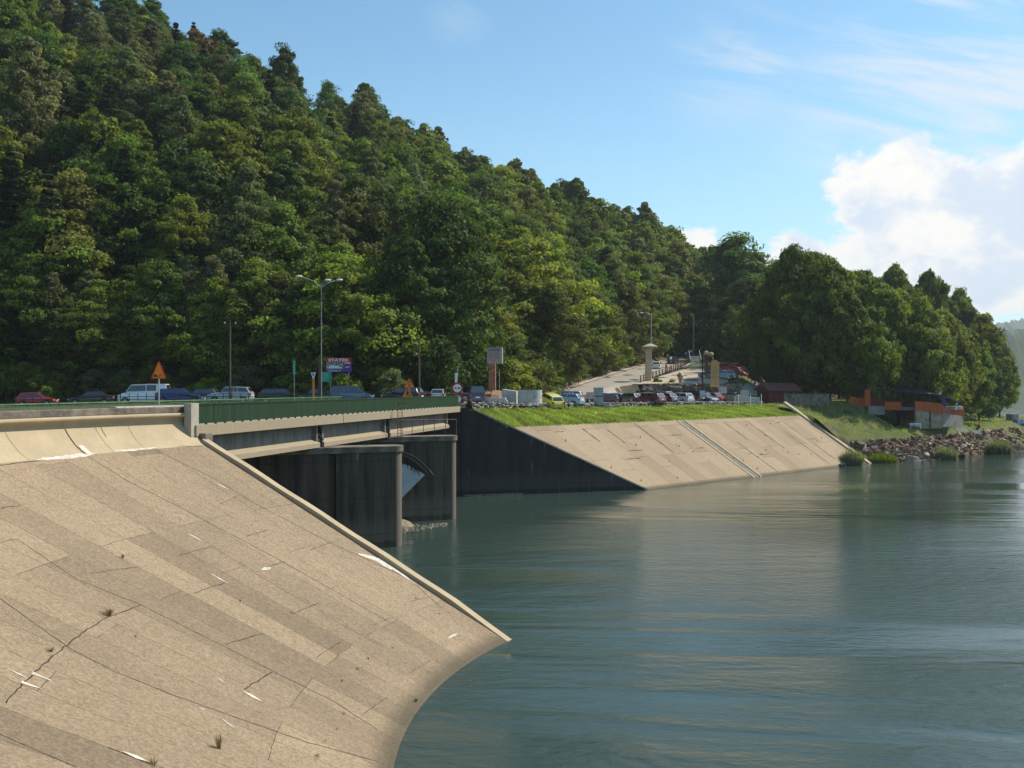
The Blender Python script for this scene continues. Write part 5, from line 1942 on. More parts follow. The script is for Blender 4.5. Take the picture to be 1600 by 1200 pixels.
# guard rail behind the cars
s = empty('guard_rail', ground(700, 118), 0, 'long pale guard rail at the foot of the hill behind the yard', 'guard rail')
gp_ = [P(375, 0, 119), P(560, 0, 119), P(660, 0, 120), P(720, 0, 123), P(780, 0, 127), P(850, 0, 134), P(870, 0, 138)]
for a, b_ in zip(gp_[:-1], gp_[1:]):
    za, zb2 = zT(a.x, a.y) + .95, zT(b_.x, b_.y) + .95
    for dz in (0, .16):
        MB().tube((a.x, a.y, za + dz), (b_.x, b_.y, zb2 + dz), .06, n=6).build('rail_beam', m_steel, s, world=True)
    n_ = 4
    for k in range(n_):
        x_, y_ = a.x + (b_.x - a.x) * k / n_, a.y + (b_.y - a.y) * k / n_
        MB().tube((x_, y_ + .08, zT(x_, y_)), (x_, y_ + .08, zT(x_, y_) + 1.1), .05, n=5).build('post', m_steel, s, world=True)
# excavated earth pile by the blue van
mb = MB()
c_ = ground(766, 122)
mb.ball((c_.x, c_.y, c_.z), 1.0, 16, 8, (3.2, 2.0, 1.5))
vs = mb.v; rr = random.Random(4)
mb.v = [(x_ + rr.uniform(-.2, .2), y_ + rr.uniform(-.2, .2), z_ + rr.uniform(-.15, .15)) for x_, y_, z_ in vs]
tag(mb.build('earth_pile', mat('reddish_earth', (.26, .15, .09), .95, .4, 2, fine=.3, fscale=5)), 'reddish pile of earth and rubble beside the dark blue van', 'earth pile')

# low dark rail fence in front of the parked cars on the left
s = empty('low_fence', P(200, 0, 99), 0, 'low dark fence of thin posts in front of the cars on the left', 'fence')
pa_, pb_ = P(-60, 0, 97), P(480, 0, 101)
for k in range(41):
    p = pa_ + (pb_ - pa_) * k / 40
    z_ = zT(p.x, p.y)
    MB().tube((p.x, p.y, z_), (p.x, p.y, z_ + 1.02), .035, n=5).build('post', m_black, s, world=True)
mb = MB()
for k in range(40):
    p, q = pa_ + (pb_ - pa_) * k / 40, pa_ + (pb_ - pa_) * (k + 1) / 40
    for h_ in (.45, .72): mb.tube((p.x, p.y, zT(p.x, p.y) + h_), (q.x, q.y, zT(q.x, q.y) + h_), .03, n=5)
mb.build('rail', m_black, s, world=True)

# ------------------------------------------------------------------ hill road and lots
def sheet(name, pts_l, pts_r, m, label, lift=.12, n=14, mlat=5):
    rows = []
    for k in range(len(pts_l) - 1):
        for i in range(n):
            a = i / n
            l = np.array(pts_l[k]) * (1 - a) + np.array(pts_l[k + 1]) * a
            r = np.array(pts_r[k]) * (1 - a) + np.array(pts_r[k + 1]) * a
            rows.append([(l[0] + (r[0] - l[0]) * j / mlat, l[1] + (r[1] - l[1]) * j / mlat) for j in range(mlat + 1)])
    A = np.array(rows)
    Z = zT(A[..., 0].ravel(), A[..., 1].ravel(), True).reshape(A.shape[:2]) + lift
    return tag(grid_mb(np.dstack([A, Z])).build(name, m, smooth=True), label, None, None, 'structure')


m_road = mat('pale_worn_asphalt', (0.30, 0.265, 0.22), 0.9, 0.12, .3, fine=.1, fscale=6)
m_verge = mat('dusty_gravel', (0.4, 0.33, 0.25), 0.95, 0.2, 1, fine=.15, fscale=5)
RL = [(2.6, 132), (9.7, 155), (25, 201), (43, 246), (62, 290)]; RRt = [(11.3, 132), (16.8, 153.5), (33.3, 200), (49.5, 246), (70, 290)]
sheet('hill_road', RL, RRt, m_road, 'pale asphalt road climbing the hill', .14)
sheet('road_verge', [(x_ - 1.3, y_) for x_, y_ in RL], [(x_ - .0, y_) for x_, y_ in RL], m_verge, 'gravel verge along the hill road', .22, mlat=2)
sheet('terrace_paving', [(18.5, 159.6), (28, 182), (38, 207)], [(40, 159.6), (47, 182), (52, 207)], m_verge, 'gravel terrace above the lot', .12)
sheet('parking_lot', [(-2, 103.5), (8, 118), (22, 133), (44, 150)], [(-10, 116), (2, 131), (13, 152), (36, 157.5)], m_verge, 'dusty parking lot behind the stone wall', .05)
sheet('roadside_parking', [(-85, 97), (-40, 98), (-10, 101)], [(-85, 112), (-40, 112), (-8, 114)], m_asphalt, 'asphalt where the cars park below the hill', .05, 20, 8)

# ------------------------------------------------------------------ sheds, terrace bar and benches on the right bank
m_shed = mat('dark_red_boards', (0.14, 0.03, 0.025), 0.8, 0.3, 3, stretch=(4, 4, .4))
m_shedroof = mat('dark_red_roofing', (0.13, 0.04, 0.035), 0.85, 0.2, 2)
m_obo = mat('orange_boards', (0.5, 0.1, 0.02), 0.75, 0.3, 2, c2=(.55, .11, .02), stretch=(5, 5, .3), fine=.12, fscale=8)
m_darkroof = mat('dark_roofing', (0.03, 0.035, 0.045), 0.8, 0.3, 2)
Y = 156.0
g0 = Vector(((1215 - 800) / 1600 * Y, Y, -2.35))
s = empty('shed', g0, R_(20), 'dark red wooden shed with a low pitched roof under the trees', 'shed')
MB().box((0, 0, 1.05), (5.2, 3.2, 2.1)).build('wall', m_shed, s)
MB().add([(-3, -2.1, 1.95), (3, -2.1, 1.95), (3, 0, 3.1), (-3, 0, 3.1), (3, 2.1, 1.95), (-3, 2.1, 1.95), (-3, -2.1, 1.85), (3, -2.1, 1.85)], [(0, 1, 2, 3), (3, 2, 4, 5), (6, 7, 1, 0), (0, 3, 5), (1, 4, 2)]).build('roof', m_shedroof, s)
MB().box((.4, -1.62, .95), (.9, .05, 1.8)).build('door', m_wood, s)
s = empty('concrete_fence', P(1240, 0, 150), 0, 'grey concrete panel fence between the shed and the orange bar', 'fence')
for k in range(5):
    a, b_ = P(1226 + k * 14, 0, 150 + k * .6), P(1240 + k * 14, 0, 150.6 + k * .6)
    c_ = (a + b_) / 2
    z_ = -2.6
    MB().box((c_.x, c_.y, z_ + .85), ((b_ - a).length - .12, .08, 1.7), math.atan2(b_.y - a.y, b_.x - a.x)).build('panel', m_conc_old, s, world=True)
    MB().box((a.x, a.y, z_ + .95), (.16, .16, 1.9)).build('post', m_conc_old, s, world=True)

bar = empty('terrace_bar', P(1420, 650, 160), 0, 'open-air bar terrace with orange board walls on concrete footings under the trees', 'bar terrace')


def wallrun(name, pix, Ys_, top, bot, m, th=.12, n=1):
    """upright wall through places (px, depth), between two picture heights at each end"""
    for k in range(len(pix) - 1):
        (x0, Y0), (x1, Y1) = (pix[k], Ys_[k]), (pix[k + 1], Ys_[k + 1])
        a0, a1 = P(x0, bot[k], Y0), P(x1, bot[k + 1], Y1)
        b0, b1 = P(x0, top[k], Y0), P(x1, top[k + 1], Y1)
        b0.x, b0.y, b1.x, b1.y = a0.x, a0.y, a1.x, a1.y
        d_ = (a1 - a0); nn = Vector((-d_.y, d_.x, 0)).normalized() * th
        MB().slab([a0, a1, b1, b0], nn).build(name, m, bar, world=True)


wallrun('board_wall', [1328, 1339, 1356], [160, 160, 160], [619, 621, 622], [632, 634, 634], m_obo)
wallrun('board_wall', [1351, 1360], [159, 159], [609, 609], [634, 634], m_obo)
wallrun('board_wall', [1382, 1408], [160, 160], [627, 628], [640, 641], m_obo)
wallrun('board_wall', [1430, 1453, 1473], [159, 159.5, 160], [627, 628, 632], [640, 643, 646], m_obo)
wallrun('board_wall', [1472, 1487, 1507], [160, 164, 165], [634, 638, 640], [648, 650, 650], m_obo)
wallrun('side_wall', [1360, 1382], [160, 160.5], [612, 613], [636, 637], m_shed)
wallrun('side_wall', [1408, 1430], [164, 160.5], [628, 628], [655, 658], m_shed)
m_foot = mat('grey_bare_concrete', (0.24, 0.22, 0.2), .9, .2, 1)
wallrun('concrete_base', [1328, 1339], [160.05, 160.05], [631.8, 631.8], [645, 645], m_foot, .3)
wallrun('concrete_base', [1356, 1382], [159.6, 159.6], [634, 635], [648, 648], m_foot, .3)
wallrun('concrete_base', [1339, 1352], [160.3, 160.3], [634, 634], [645, 645], m_foot, .3)
m_cw = mat('weathered_render', (.3, .24, .17), .9, .35, 1.2)
wallrun('concrete_base', [1431, 1452], [159.1, 159.6], [640, 642], [669, 670], m_cw, .4)
wallrun('concrete_base', [1455, 1472], [159.6, 160.1], [643, 646], [670, 669], m_cw, .4)
wallrun('concrete_base', [1473, 1505], [160.2, 165], [646, 650], [667, 666], m_foot, .3)
# floors and roofs
fl = MB()
z_ = P(0, 636, 161).z
fl.prism([tuple(P(1328, 0, 160.4).xy), tuple(P(1472, 0, 160.6).xy), tuple(P(1505, 0, 165.4).xy), tuple(P(1500, 0, 173).xy), tuple(P(1335, 0, 172).xy)], z_ - .5, z_)
fl.build('floor', m_foot, bar, world=True)
rf = MB()
a = [P(1345, 608, 159), P(1470, 618, 159), P(1475, 606, 166), P(1350, 598, 166)]
rf.slab(a, (0, 0, .12)); rf.build('roof', m_darkroof, bar, world=True)
rf = MB()
a = [P(1345, 0, 172), P(1476, 0, 172), P(1475, 0, 166.02), P(1350, 0, 166.02)]
for v, py in zip(a, (603, 612, 606, 598)): v.z = P(0, py, 166).z if py < 608 else P(0, py, 159).z
rf.slab(a, (0, 0, .12)); rf.build('roof', m_darkroof, bar, world=True)
for px, Y, py in ((1352, 160.4, 609), (1382, 160.4, 611), (1408, 160.4, 613), (1430, 160.4, 615), (1452, 160.4, 616), (1471, 160.4, 618), (1395, 171, 605), (1440, 171, 608)):
    a, b_ = P(px, 640, Y), P(px, py, Y)
    MB().box((a.x, a.y, (a.z + b_.z) / 2), (.16, .16, b_.z - a.z)).build('post', m_shed, bar, world=True)
MB().box((P(1420, 0, 172.3).x, 172.3, P(0, 622, 172).z), (13, .12, 3.2)).build('rear_wall', m_shed, bar, world=True)
# dark marquee with a blue flap at the right end
mq = empty('marquee', P(1487, 640, 163), 0, 'small marquee with shiny sloping roof and blue flap at the right end of the bar', 'marquee')
MB().slab([P(1472, 619, 161), P(1499, 628, 161), P(1497, 629, 166), P(1474, 620, 166)], (0, 0, .08)).build('canopy', mat('shiny_tarp', (.22, .28, .3), .3, .3, 3), mq, world=True)
MB().slab([P(1471, 622, 161), P(1478, 623, 161), P(1478, 636, 161), P(1471, 634, 161)], (0, .04, 0)).build('side_flap', m_blue, mq, world=True)
for px in (1473, 1498):
    for Y in (161.2, 165.8):
        a = P(px, 638, Y); MB().tube((a.x, a.y, a.z - 1), (a.x, a.y, P(px, 624, Y).z), .05, n=6).build('post', m_black, mq, world=True)
a = P(1494.5, 637, 163)
MB().box((a.x, a.y, a.z + .3), (.35, .03, .9)).build('white_notice', m_white, mq, world=True)

# benches on the lawn
bp = empty('park_bench', (0, 0, 0))
for k in range(3): MB().box((0, -.2 + k * .17, .45), (1.75, .13, .04)).build('seat_slat', m_white, bp)
for k in range(2): MB().box((0, .3 + k * .03, .65 + k * .2), (1.75, .04, .14)).build('back_slat', m_white, bp)
for dx in (-.7, .7):
    MB().box((dx, -.15, .22), (.07, .07, .44)).build('leg', m_white, bp)
    MB().box((dx, .3, .44), (.07, .07, .88)).build('leg', m_white, bp)
    MB().box((dx, .07, .41), (.06, .5, .05)).build('seat_bearer', m_white, bp)
bl = ['white bench farthest left on the lawn', 'white bench in front of the tall grey footing of the bar', 'white bench at the right corner of the grey footings', 'white bench below the marquee', 'white bench nearest the people on the lawn']
for k, (px, py, hd) in enumerate(((1431, 668.5, -12), (1450, 666, -4), (1477, 664, -6), (1503, 662, -5), (1526, 660, 0))):
    Y = 158.5 + k * 3.2 + (1.0 if k else 0)
    o = bp if k == 0 else copy_tree(bp)
    x_ = (px - 800) / 1600 * Y
    o.location = (x_, Y, zT(x_, Y) + .08); o.rotation_euler.z = R_(hd)
    tag(o, bl[k], 'bench', 'white benches on the lawn')

# people
m_skin = mat('skin', (.5, .3, .2), .6, .05); m_hair = mat('dark_hair', (.04, .025, .015), .8)


def person(loc, rz, label, shirt, legs, pose='stand', h=1.72):
    s = empty('person', loc, rz, label, 'person')
    me = bpy.data.meshes.new('body')
    k = h / 1.72
    if pose == 'sit':
        J = [(0, 0, .5), (0, 0, .75), (0, -.02, 1.0), (0, -.01, 1.12), (0, .02, 1.27), (.1, .0, .5), (.12, .42, .5), (.12, .45, .1), (.12, .6, .05), (-.1, 0, .5), (-.12, .42, .5), (-.12, .45, .1), (-.12, .6, .05), (.19, 0, 1.0), (.25, .1, .75), (.18, .32, .68), (-.19, 0, 1.0), (-.25, .1, .75), (-.18, .32, .68)]
    else:
        J = [(0, 0, .92), (0, 0, 1.15), (0, 0, 1.38), (0, .01, 1.5), (0, .03, 1.64), (.1, 0, .86), (.12, .07, .47), (.13, .02, .08), (.14, .14, .03), (-.1, 0, .86), (-.12, -.06, .47), (-.13, -.18, .09), (-.14, -.06, .03), (.2, 0, 1.4), (.26, -.04, 1.13), (.25, .1, .9), (-.2, 0, 1.4), (-.26, .02, 1.13), (-.24, .12, .9)]
    E = [(0, 1), (1, 2), (2, 3), (3, 4), (0, 5), (5, 6), (6, 7), (7, 8), (0, 9), (9, 10), (10, 11), (11, 12), (2, 13), (13, 14), (14, 15), (2, 16), (16, 17), (17, 18)]
    Rr = [.15, .14, .15, .055, .1, .09, .065, .045, .04, .09, .065, .045, .04, .06, .045, .035, .06, .045, .035]
    me.from_pydata([tuple(c * k for c in j) for j in J], E, [])
    o = bpy.data.objects.new('body', me); col.objects.link(o); o.parent = s
    md = o.modifiers.new('skin', 'SKIN'); md.use_smooth_shade = True
    for v, r in zip(me.skin_vertices[0].data, Rr): v.radius = (r * k, r * k * .8)
    me.skin_vertices[0].data[0].use_root = True
    sb = o.modifiers.new('sub', 'SUBSURF'); sb.levels = 1; sb.render_levels = 1
    me.materials.append(m_skin)
    top = J[4][2] * k
    MB().ball((0, J[4][1] * k - .02, top + .05 * k), .11 * k, 10, 8, (.95, 1, 1.05)).build('hair', m_hair, s, smooth=True)
    zt_, zb_ = J[3][2] * k - .05, J[0][2] * k - .02
    MB().lathe((0, J[2][1], zb_), [(.17 * k, 0), (.175 * k, (zt_ - zb_) * .5), (.2 * k, (zt_ - zb_) * .85), (.09 * k, zt_ - zb_)], 12).build('shirt', shirt, s, smooth=True)
    g = MB()
    for a in (5, 9):
        g.path([tuple(c * k for c in J[a]), tuple(c * k for c in J[a + 1]), tuple(c * k for c in J[a + 2])], [.115 * k, .085 * k, .07 * k], 8)
    g.build('trousers', legs, s)
    return s


m_dk = mat('dark_cloth', (.03, .04, .05), .9); m_tq = mat('teal_cloth', (.03, .14, .14), .9); m_rd = mat('red_cloth', (.45, .03, .04), .9); m_bg = mat('beige_cloth', (.45, .36, .25), .9); m_jean = mat('denim', (.05, .07, .13), .9)


def pg(px, Y): return ground(px, Y) + Vector((0, 0, .08))


person(pg(1537, 173), R_(160), 'person in dark teal top standing on the lawn by the last bench', m_tq, m_dk)
person(pg(1530, 176), R_(10), 'person sitting in dark red clothes left of the standing one', m_rd, m_dk, 'sit')
person(pg(1041, 185), R_(60), 'person in red top walking beside the timber fence', m_rd, m_bg)
person(pg(1043, 222), R_(-20), 'person in beige clothes at the top of the hill road', m_bg, m_bg)
person(pg(827, 126), R_(0), 'person in a red jacket standing in front of the bushes behind the yard', m_rd, m_jean)

# boat with its name board
Y = 196.0
c_ = P(1600, 0, Y)
s = empty('passenger_boat', (c_.x + 3, Y + 2, ZW), R_(14), 'white passenger boat with a dark name board reading STATEK moored at the right edge', 'boat')
hull = [(-6.2, 0), (-5.6, 1.5), (4, 1.7), (7.5, 0), (4, -1.7), (-5.6, -1.5)]
MB().prism(hull, -.3, 2.6).build('hull', m_white, s, bevel=.08)
MB().box((0.5, 0, 3.3), (8, 2.8, 1.4)).build('cabin', m_white, s, bevel=.05)
for k in range(6): MB().box((-2.8 + k * 1.3, -1.42, 3.35), (.95, .05, .7)).build('window', m_glass, s)
MB().box((0, 0, 4.1), (9.4, 3.2, .14)).build('roof', m_white, s)
MB().box((-3.6, -1.85, 3.95), (5.6, .1, 1.0)).build('name_board', m_blue, s)
text('statek_boat', 'lettering', m_white, s, (-3.7, -1.91, 3.95), (R_(90), 0, 0)).scale = (1.0, .9, 1)
MB().box((-5.0, 0, 4.85), (1.6, 1.6, 1.3)).build('wheelhouse', m_pole, s, bevel=.05)
for yy in (-.85,): MB().box((-5.0, yy, 5.0), (1.2, .06, .7)).build('window', m_glass, s)
# ------------------------------------------------------------------ foliage
def leaf_mat(name, c1, c2, hue=0.022, trans=0.36):
    m = bpy.data.materials.new(name)
    m.use_nodes = True
    t = m.node_tree
    t.nodes.clear()
    oi = N(t, 'ShaderNodeObjectInfo')
    at = N(t, 'ShaderNodeAttribute'); at.attribute_name = 'tint'
    rnd = math_n(t, 'FRACT', math_n(t, 'ADD', oi.outputs['Random'], at.outputs['Fac']))
    la = N(t, 'ShaderNodeAttribute'); la.attribute_name = 'leafv'
    c = mixc(t, rnd, c1, c2)
    hs = N(t, 'ShaderNodeHueSaturation')
    L(t, c, hs.inputs['Color'])
    r2 = math_n(t, 'FRACT', math_n(t, 'MULTIPLY', rnd, 7.31))
    L(t, math_n(t, 'ADD', 0.5 - hue, math_n(t, 'MULTIPLY', r2, 2 * hue)), hs.inputs['Hue'])
    r3 = math_n(t, 'FRACT', math_n(t, 'MULTIPLY', rnd, 13.7))
    L(t, math_n(t, 'MULTIPLY', math_n(t, 'ADD', 0.72, math_n(t, 'MULTIPLY', r3, 0.56)), math_n(t, 'ADD', 0.36, math_n(t, 'MULTIPLY', la.outputs['Fac'], 1.2))), hs.inputs['Value'])
    df = N(t, 'ShaderNodeBsdfPrincipled')
    df.inputs['Roughness'].default_value = 0.6
    df.inputs['Specular IOR Level'].default_value = 0.14
    L(t, hs.outputs[0], df.inputs['Base Color'])
    tr = N(t, 'ShaderNodeBsdfTranslucent')
    tcn = mixc(t, 1.0, hs.outputs[0], (1.65, 1.65, 0.62, 1), 'MULTIPLY')
    L(t, tcn, tr.inputs['Color'])
    ms = N(t, 'ShaderNodeMixShader'); ms.inputs[0].default_value = trans
    L(t, df.outputs[0], ms.inputs[1]); L(t, tr.outputs[0], ms.inputs[2])
    o = N(t, 'ShaderNodeOutputMaterial'); L(t, ms.outputs[0], o.inputs[0])
    return m


LM = {
    'beech': leaf_mat('leaves_beech', (0.09, 0.14, 0.02), (0.145, 0.185, 0.026)),
    'deep': leaf_mat('leaves_deep_green', (0.048, 0.092, 0.018), (0.075, 0.12, 0.02)),
    'olive': leaf_mat('leaves_olive', (0.11, 0.13, 0.026), (0.15, 0.155, 0.032)),
    'bright': leaf_mat('leaves_bright', (0.14, 0.2, 0.022), (0.2, 0.24, 0.03)),
    'rusty': leaf_mat('leaves_rusty', (0.19, 0.12, 0.03), (0.16, 0.135, 0.035)),
    'birch': leaf_mat('leaves_birch', (0.12, 0.14, 0.055), (0.16, 0.17, 0.08)),
    'broad': leaf_mat('leaves_broad', (0.115, 0.16, 0.024), (0.16, 0.19, 0.032), 0.02, .4),
    'fir': leaf_mat('needles_fir', (0.016, 0.036, 0.017), (0.026, 0.05, 0.022), 0.02, 0.12),
    'pine': leaf_mat('needles_pine', (0.035, 0.062, 0.034), (0.05, 0.08, 0.045), 0.02, 0.12),
    'reed': leaf_mat('reed_leaves', (0.46, 0.56, 0.36), (0.5, 0.58, 0.38), 0.0, .45),
    'lime': leaf_mat('bush_lime', (0.36, 0.48, 0.05), (0.4, 0.5, 0.06), 0.0, .45),
}
m_bark = mat('bark', (0.07, 0.055, 0.04), 0.95, 0.3, 3, stretch=(1, 1, .3), bump=.5, bscale=8)
m_birchbark = mat('birch_bark', (0.42, 0.4, 0.36), 0.85, 0.3, 3, c2=(.15, .14, .12), stretch=(1, 1, 2))


def leaves_mesh(name, C_, Nn, S, m, asp=0.55, fold=0.18, tint=None, lv=None):
    n = len(C_)
    r = rng.normal(size=(n, 3))
    T = np.cross(Nn, r); T /= np.linalg.norm(T, axis=1, keepdims=True) + 1e-9
    B = np.cross(Nn, T)
    S = S[:, None]
    V_ = np.empty((n, 4, 3), np.float32)
    V_[:, 0] = C_ - T * S
    V_[:, 1] = C_ + B * S * asp + Nn * S * fold
    V_[:, 2] = C_ + T * S
    V_[:, 3] = C_ - B * S * asp + Nn * S * fold
    me = bpy.data.meshes.new(name)
    me.vertices.add(4 * n); me.loops.add(4 * n); me.polygons.add(n)
    me.vertices.foreach_set('co', V_.ravel())
    me.loops.foreach_set('vertex_index', np.arange(4 * n, dtype=np.int32))
    me.polygons.foreach_set('loop_start', np.arange(0, 4 * n, 4, dtype=np.int32))
    me.update(calc_edges=True)
    a = me.attributes.new('leafv', 'FLOAT', 'FACE')
    a.data.foreach_set('value', (rng.random(n) if lv is None else np.clip(lv, 0, 1)).astype(np.float32))
    if tint is not None:
        a = me.attributes.new('tint', 'FLOAT', 'FACE')
        a.data.foreach_set('value', tint.astype(np.float32))
    me.materials.append(m)
    return me


def unit(v):
    return v / (np.linalg.norm(v, axis=1, keepdims=True) + 1e-9)


def broadleaf(H, R, nclump, per, ls, lo=0.12, top=0.5, droop=0.0, seed=0, spire=0.9, cr=0.24, base_full=False):
    """crown of separate leafy boughs round a trunk: returns centres, normals, sizes, bough list"""
    g = np.random.default_rng(seed)
    nclump, per, cr, ls = int(nclump * 1.8), int(per / 1.1), cr * .76, ls * .86
    t_ = g.random(nclump) ** 0.85
    t_ = lo + (1 - lo) * t_
    k = (t_ - lo) / (1 - lo)
    kp = .30 if not base_full else .38
    lower = .62 + .38 * np.sqrt(np.clip(k / kp, 0, 1))
    upper = (1 - np.clip((k - kp) / (1 - kp), 0, 1) ** (2.1 - top)) ** (.55 + top * .35)
    prof = np.where(k < kp, lower, np.maximum(upper, .05))
    ang = g.random(nclump) * 2 * np.pi
    lob = 1 + .24 * np.sin(2 * ang + g.random() * 6 + 2.5 * t_) + .2 * np.sin(3 * ang + t_ * 7 + g.random() * 6)
    rad = R * prof * lob * np.clip(g.normal(.82, .2, nclump), .15, 1.12)
    cx, cy, cz = np.cos(ang) * rad, np.sin(ang) * rad, t_ * H * g.uniform(.93, 1.05, nclump)
    cl = np.stack([cx, cy, cz], 1)
    rc = R * cr * g.uniform(.7, 1.35, nclump) * (1 - .25 * k)
    n = nclump * per
    idx = np.repeat(np.arange(nclump), per)
    d = unit(g.normal(size=(n, 3)))
    d[:, 2] = np.where(g.random(n) < .72, np.abs(d[:, 2]), d[:, 2])
    rr_ = g.uniform(.45, 1.05, n) ** .6
    # boughs reach outwards: longer along the radial direction, flat
    out = unit(np.stack([cx, cy, np.zeros(nclump)], 1) + 1e-6)[idx]
    rc = rc * np.where(g.random(nclump) < .18, 1.7, 1.0)
    off = d * rr_[:, None] * rc[idx][:, None]
    off[:, 2] *= .85
    along = (off * out).sum(1, keepdims=True)
    off += out * along * .3
    off[:, 2] += along[:, 0] * .2 - droop * rr_ * rc[idx]
    Cn = cl[idx] + off + g.normal(scale=.07 * R / 4, size=(n, 3))
    Nn = unit(d + out * .35 + np.array([0, 0, .25]) + g.normal(scale=.6, size=(n, 3)))
    S = ls * g.uniform(.6, 1.35, n)
    cv = g.random(nclump)[idx]
    lv = .6 * cv + .4 * g.random(n)
    return Cn, Nn, S, cl, lv


def conifer(H, R, seed=0, whorls=24, nb=9, per=34, ls=.28, lo=.08, droop=.25, ragged=.25):
    g = np.random.default_rng(seed)
    Cs, Ns = [], []
    for w in range(whorls):
        t_ = lo + (1 - lo) * (w + g.random() * .6) / whorls
        z0 = t_ * H
        Lb = R * (1 - t_) ** .85 * (1 + .12 * g.normal()) + .15
        for b_ in range(nb):
            a = 2 * np.pi * (b_ + g.random()) / nb + w
            L_ = Lb * g.uniform(1 - ragged, 1 + ragged * .4)
            q = g.random(per) ** .7
            wid = .24 * L_ * (1 - q * .7)
            s_ = g.normal(size=per) * wid * .6
            x = np.cos(a) * q * L_ - np.sin(a) * s_
            y = np.sin(a) * q * L_ + np.cos(a) * s_
            z = z0 + q * L_ * .12 - droop * (q * L_) ** 1.25 * .5 - np.abs(s_) * .35 + g.normal(size=per) * .06
            Cs.append(np.stack([x, y, z], 1))
            Ns.append(np.stack([np.cos(a) * .25 + g.normal(size=per) * .35, np.sin(a) * .25 + g.normal(size=per) * .35, np.ones(per)], 1))
    Cn = np.concatenate(Cs); Nn = unit(np.concatenate(Ns))
    return Cn, Nn, ls * g.uniform(.6, 1.3, len(Cn)), None, g.random(len(Cn))


def trunk_mesh(H, r, m, clumps=None, seed=0, nb=9, hfrac=.8):
    g = random.Random(seed)
    mb = MB()
    pts, rs = [], []
    x = y = 0.0
    n = 7
    for i in range(n + 1):
        a = i / n
        pts.append((x, y, -0.6 + (H * hfrac + .6) * a)); rs.append(r * (1 - .8 * a) * (1.25 if i == 0 else 1))
        x += g.uniform(-.12, .12) * r * 3; y += g.uniform(-.12, .12) * r * 3
    mb.path(pts, rs, 8)
    if clumps is not None:
        pick = g.sample(range(len(clumps)), min(nb, len(clumps)))
        for i in pick:
            c_ = Vector(clumps[i])
            zb_ = max(.12 * H, c_.z - .22 * H)
            a = min(n - 1, int(max(0, (zb_ + .6) / (H * hfrac + .6)) * n))
            b0 = Vector(pts[a])
            mid = (b0 + c_) / 2 + Vector((0, 0, .04 * H))
            mb.path([b0, mid, c_], [rs[a] * .5, rs[a] * .3, .03], 5)
    me_o = mb.build('trunk', m, smooth=True)
    me = me_o.data
    bpy.data.objects.remove(me_o)
    return me


KIND = {}
# name: (crown mesh, trunk mesh, nominal height)


def add_kind(key, crown, trunk, H): KIND[key] = (crown, trunk, H)


spec = [  # key, H, R, clumps, per, leaf, lo, mat
    ('beech_a', 13, 4.6, 95, 190, .2, .10, 'beech', {}),
    ('beech_b', 14, 4.2, 90, 190, .2, .10, 'beech', dict(top=.8)),
    ('beech_c', 12, 4.9, 100, 190, .21, .08, 'bright', {}),
    ('deep_a', 14, 4.6, 95, 190, .2, .08, 'deep', dict(cr=.28)),
    ('deep_b', 12, 4.2, 85, 190, .2, .06, 'deep', {}),
    ('olive_a', 13, 4.1, 90, 180, .19, .10, 'olive', dict(top=.7)),
    ('rusty_a', 12, 3.9, 80, 170, .19, .15, 'rusty', {}),
    ('bright_a', 11, 4.0, 80, 180, .22, .06, 'bright', dict(cr=.26)),
]
for i, (key, H, R, nc, per, ls, lo, mk, kw) in enumerate(spec):
    Cn, Nn, S, cl, lv = broadleaf(H, R, nc, per, ls, lo, seed=100 + i, **kw)
    add_kind(key, leaves_mesh('crown', Cn, Nn, S, LM[mk], lv=lv), trunk_mesh(H, .2, m_bark, cl, i), H)
for i in range(2):
    Cn, Nn, S, cl, lv = broadleaf(14, 2.5, 95, 150, .14, .18, seed=200 + i, droop=.7, cr=.3)
    add_kind('birch_' + 'ab'[i], leaves_mesh('crown', Cn, Nn, S, LM['birch'], lv=lv), trunk_mesh(14, .15, m_birchbark, cl, 30 + i, 6, .92), 14)
for i, (H, R, mk, kw) in enumerate(((15, 2.9, 'fir', {}), (17, 3.3, 'fir', dict(whorls=26)), (14, 3.0, 'pine', dict(whorls=17, per=44, droop=.05, ragged=.4, lo=.2)))):
    Cn, Nn, S, cl, lv = conifer(H, R, 300 + i, **kw)
    add_kind(('fir_a', 'fir_b', 'pine_a')[i], leaves_mesh('crown', Cn, Nn, S, LM[mk], asp=.35, lv=lv), trunk_mesh(H, .2, m_bark, None, 40 + i, hfrac=.97), H)
for i, (R, nc) in enumerate(((9.0, 300), (8.2, 270), (7.4, 240))):
    H = (21, 19, 18)[i]
    Cn, Nn, S, cl, lv = broadleaf(H, R, int(nc * 1.5), 125, .27, .17, seed=400 + i, cr=.15, base_full=True)
    add_kind('big_' + 'abc'[i], leaves_mesh('crown', Cn, Nn, S * 1.2, LM['broad'], lv=lv), trunk_mesh(H, .42, m_bark, cl, 50 + i, 16, .75), H)
for i in range(3):
    Cn, Nn, S, cl, lv = broadleaf(3.4, 2.1, 34, 150, .14, .02, seed=500 + i, cr=.32, base_full=True)
    add_kind('bush_' + 'abc'[i], leaves_mesh('foliage', Cn, Nn, S, LM[('bright', 'birch', 'olive')[i]], lv=lv), None, 3.4)

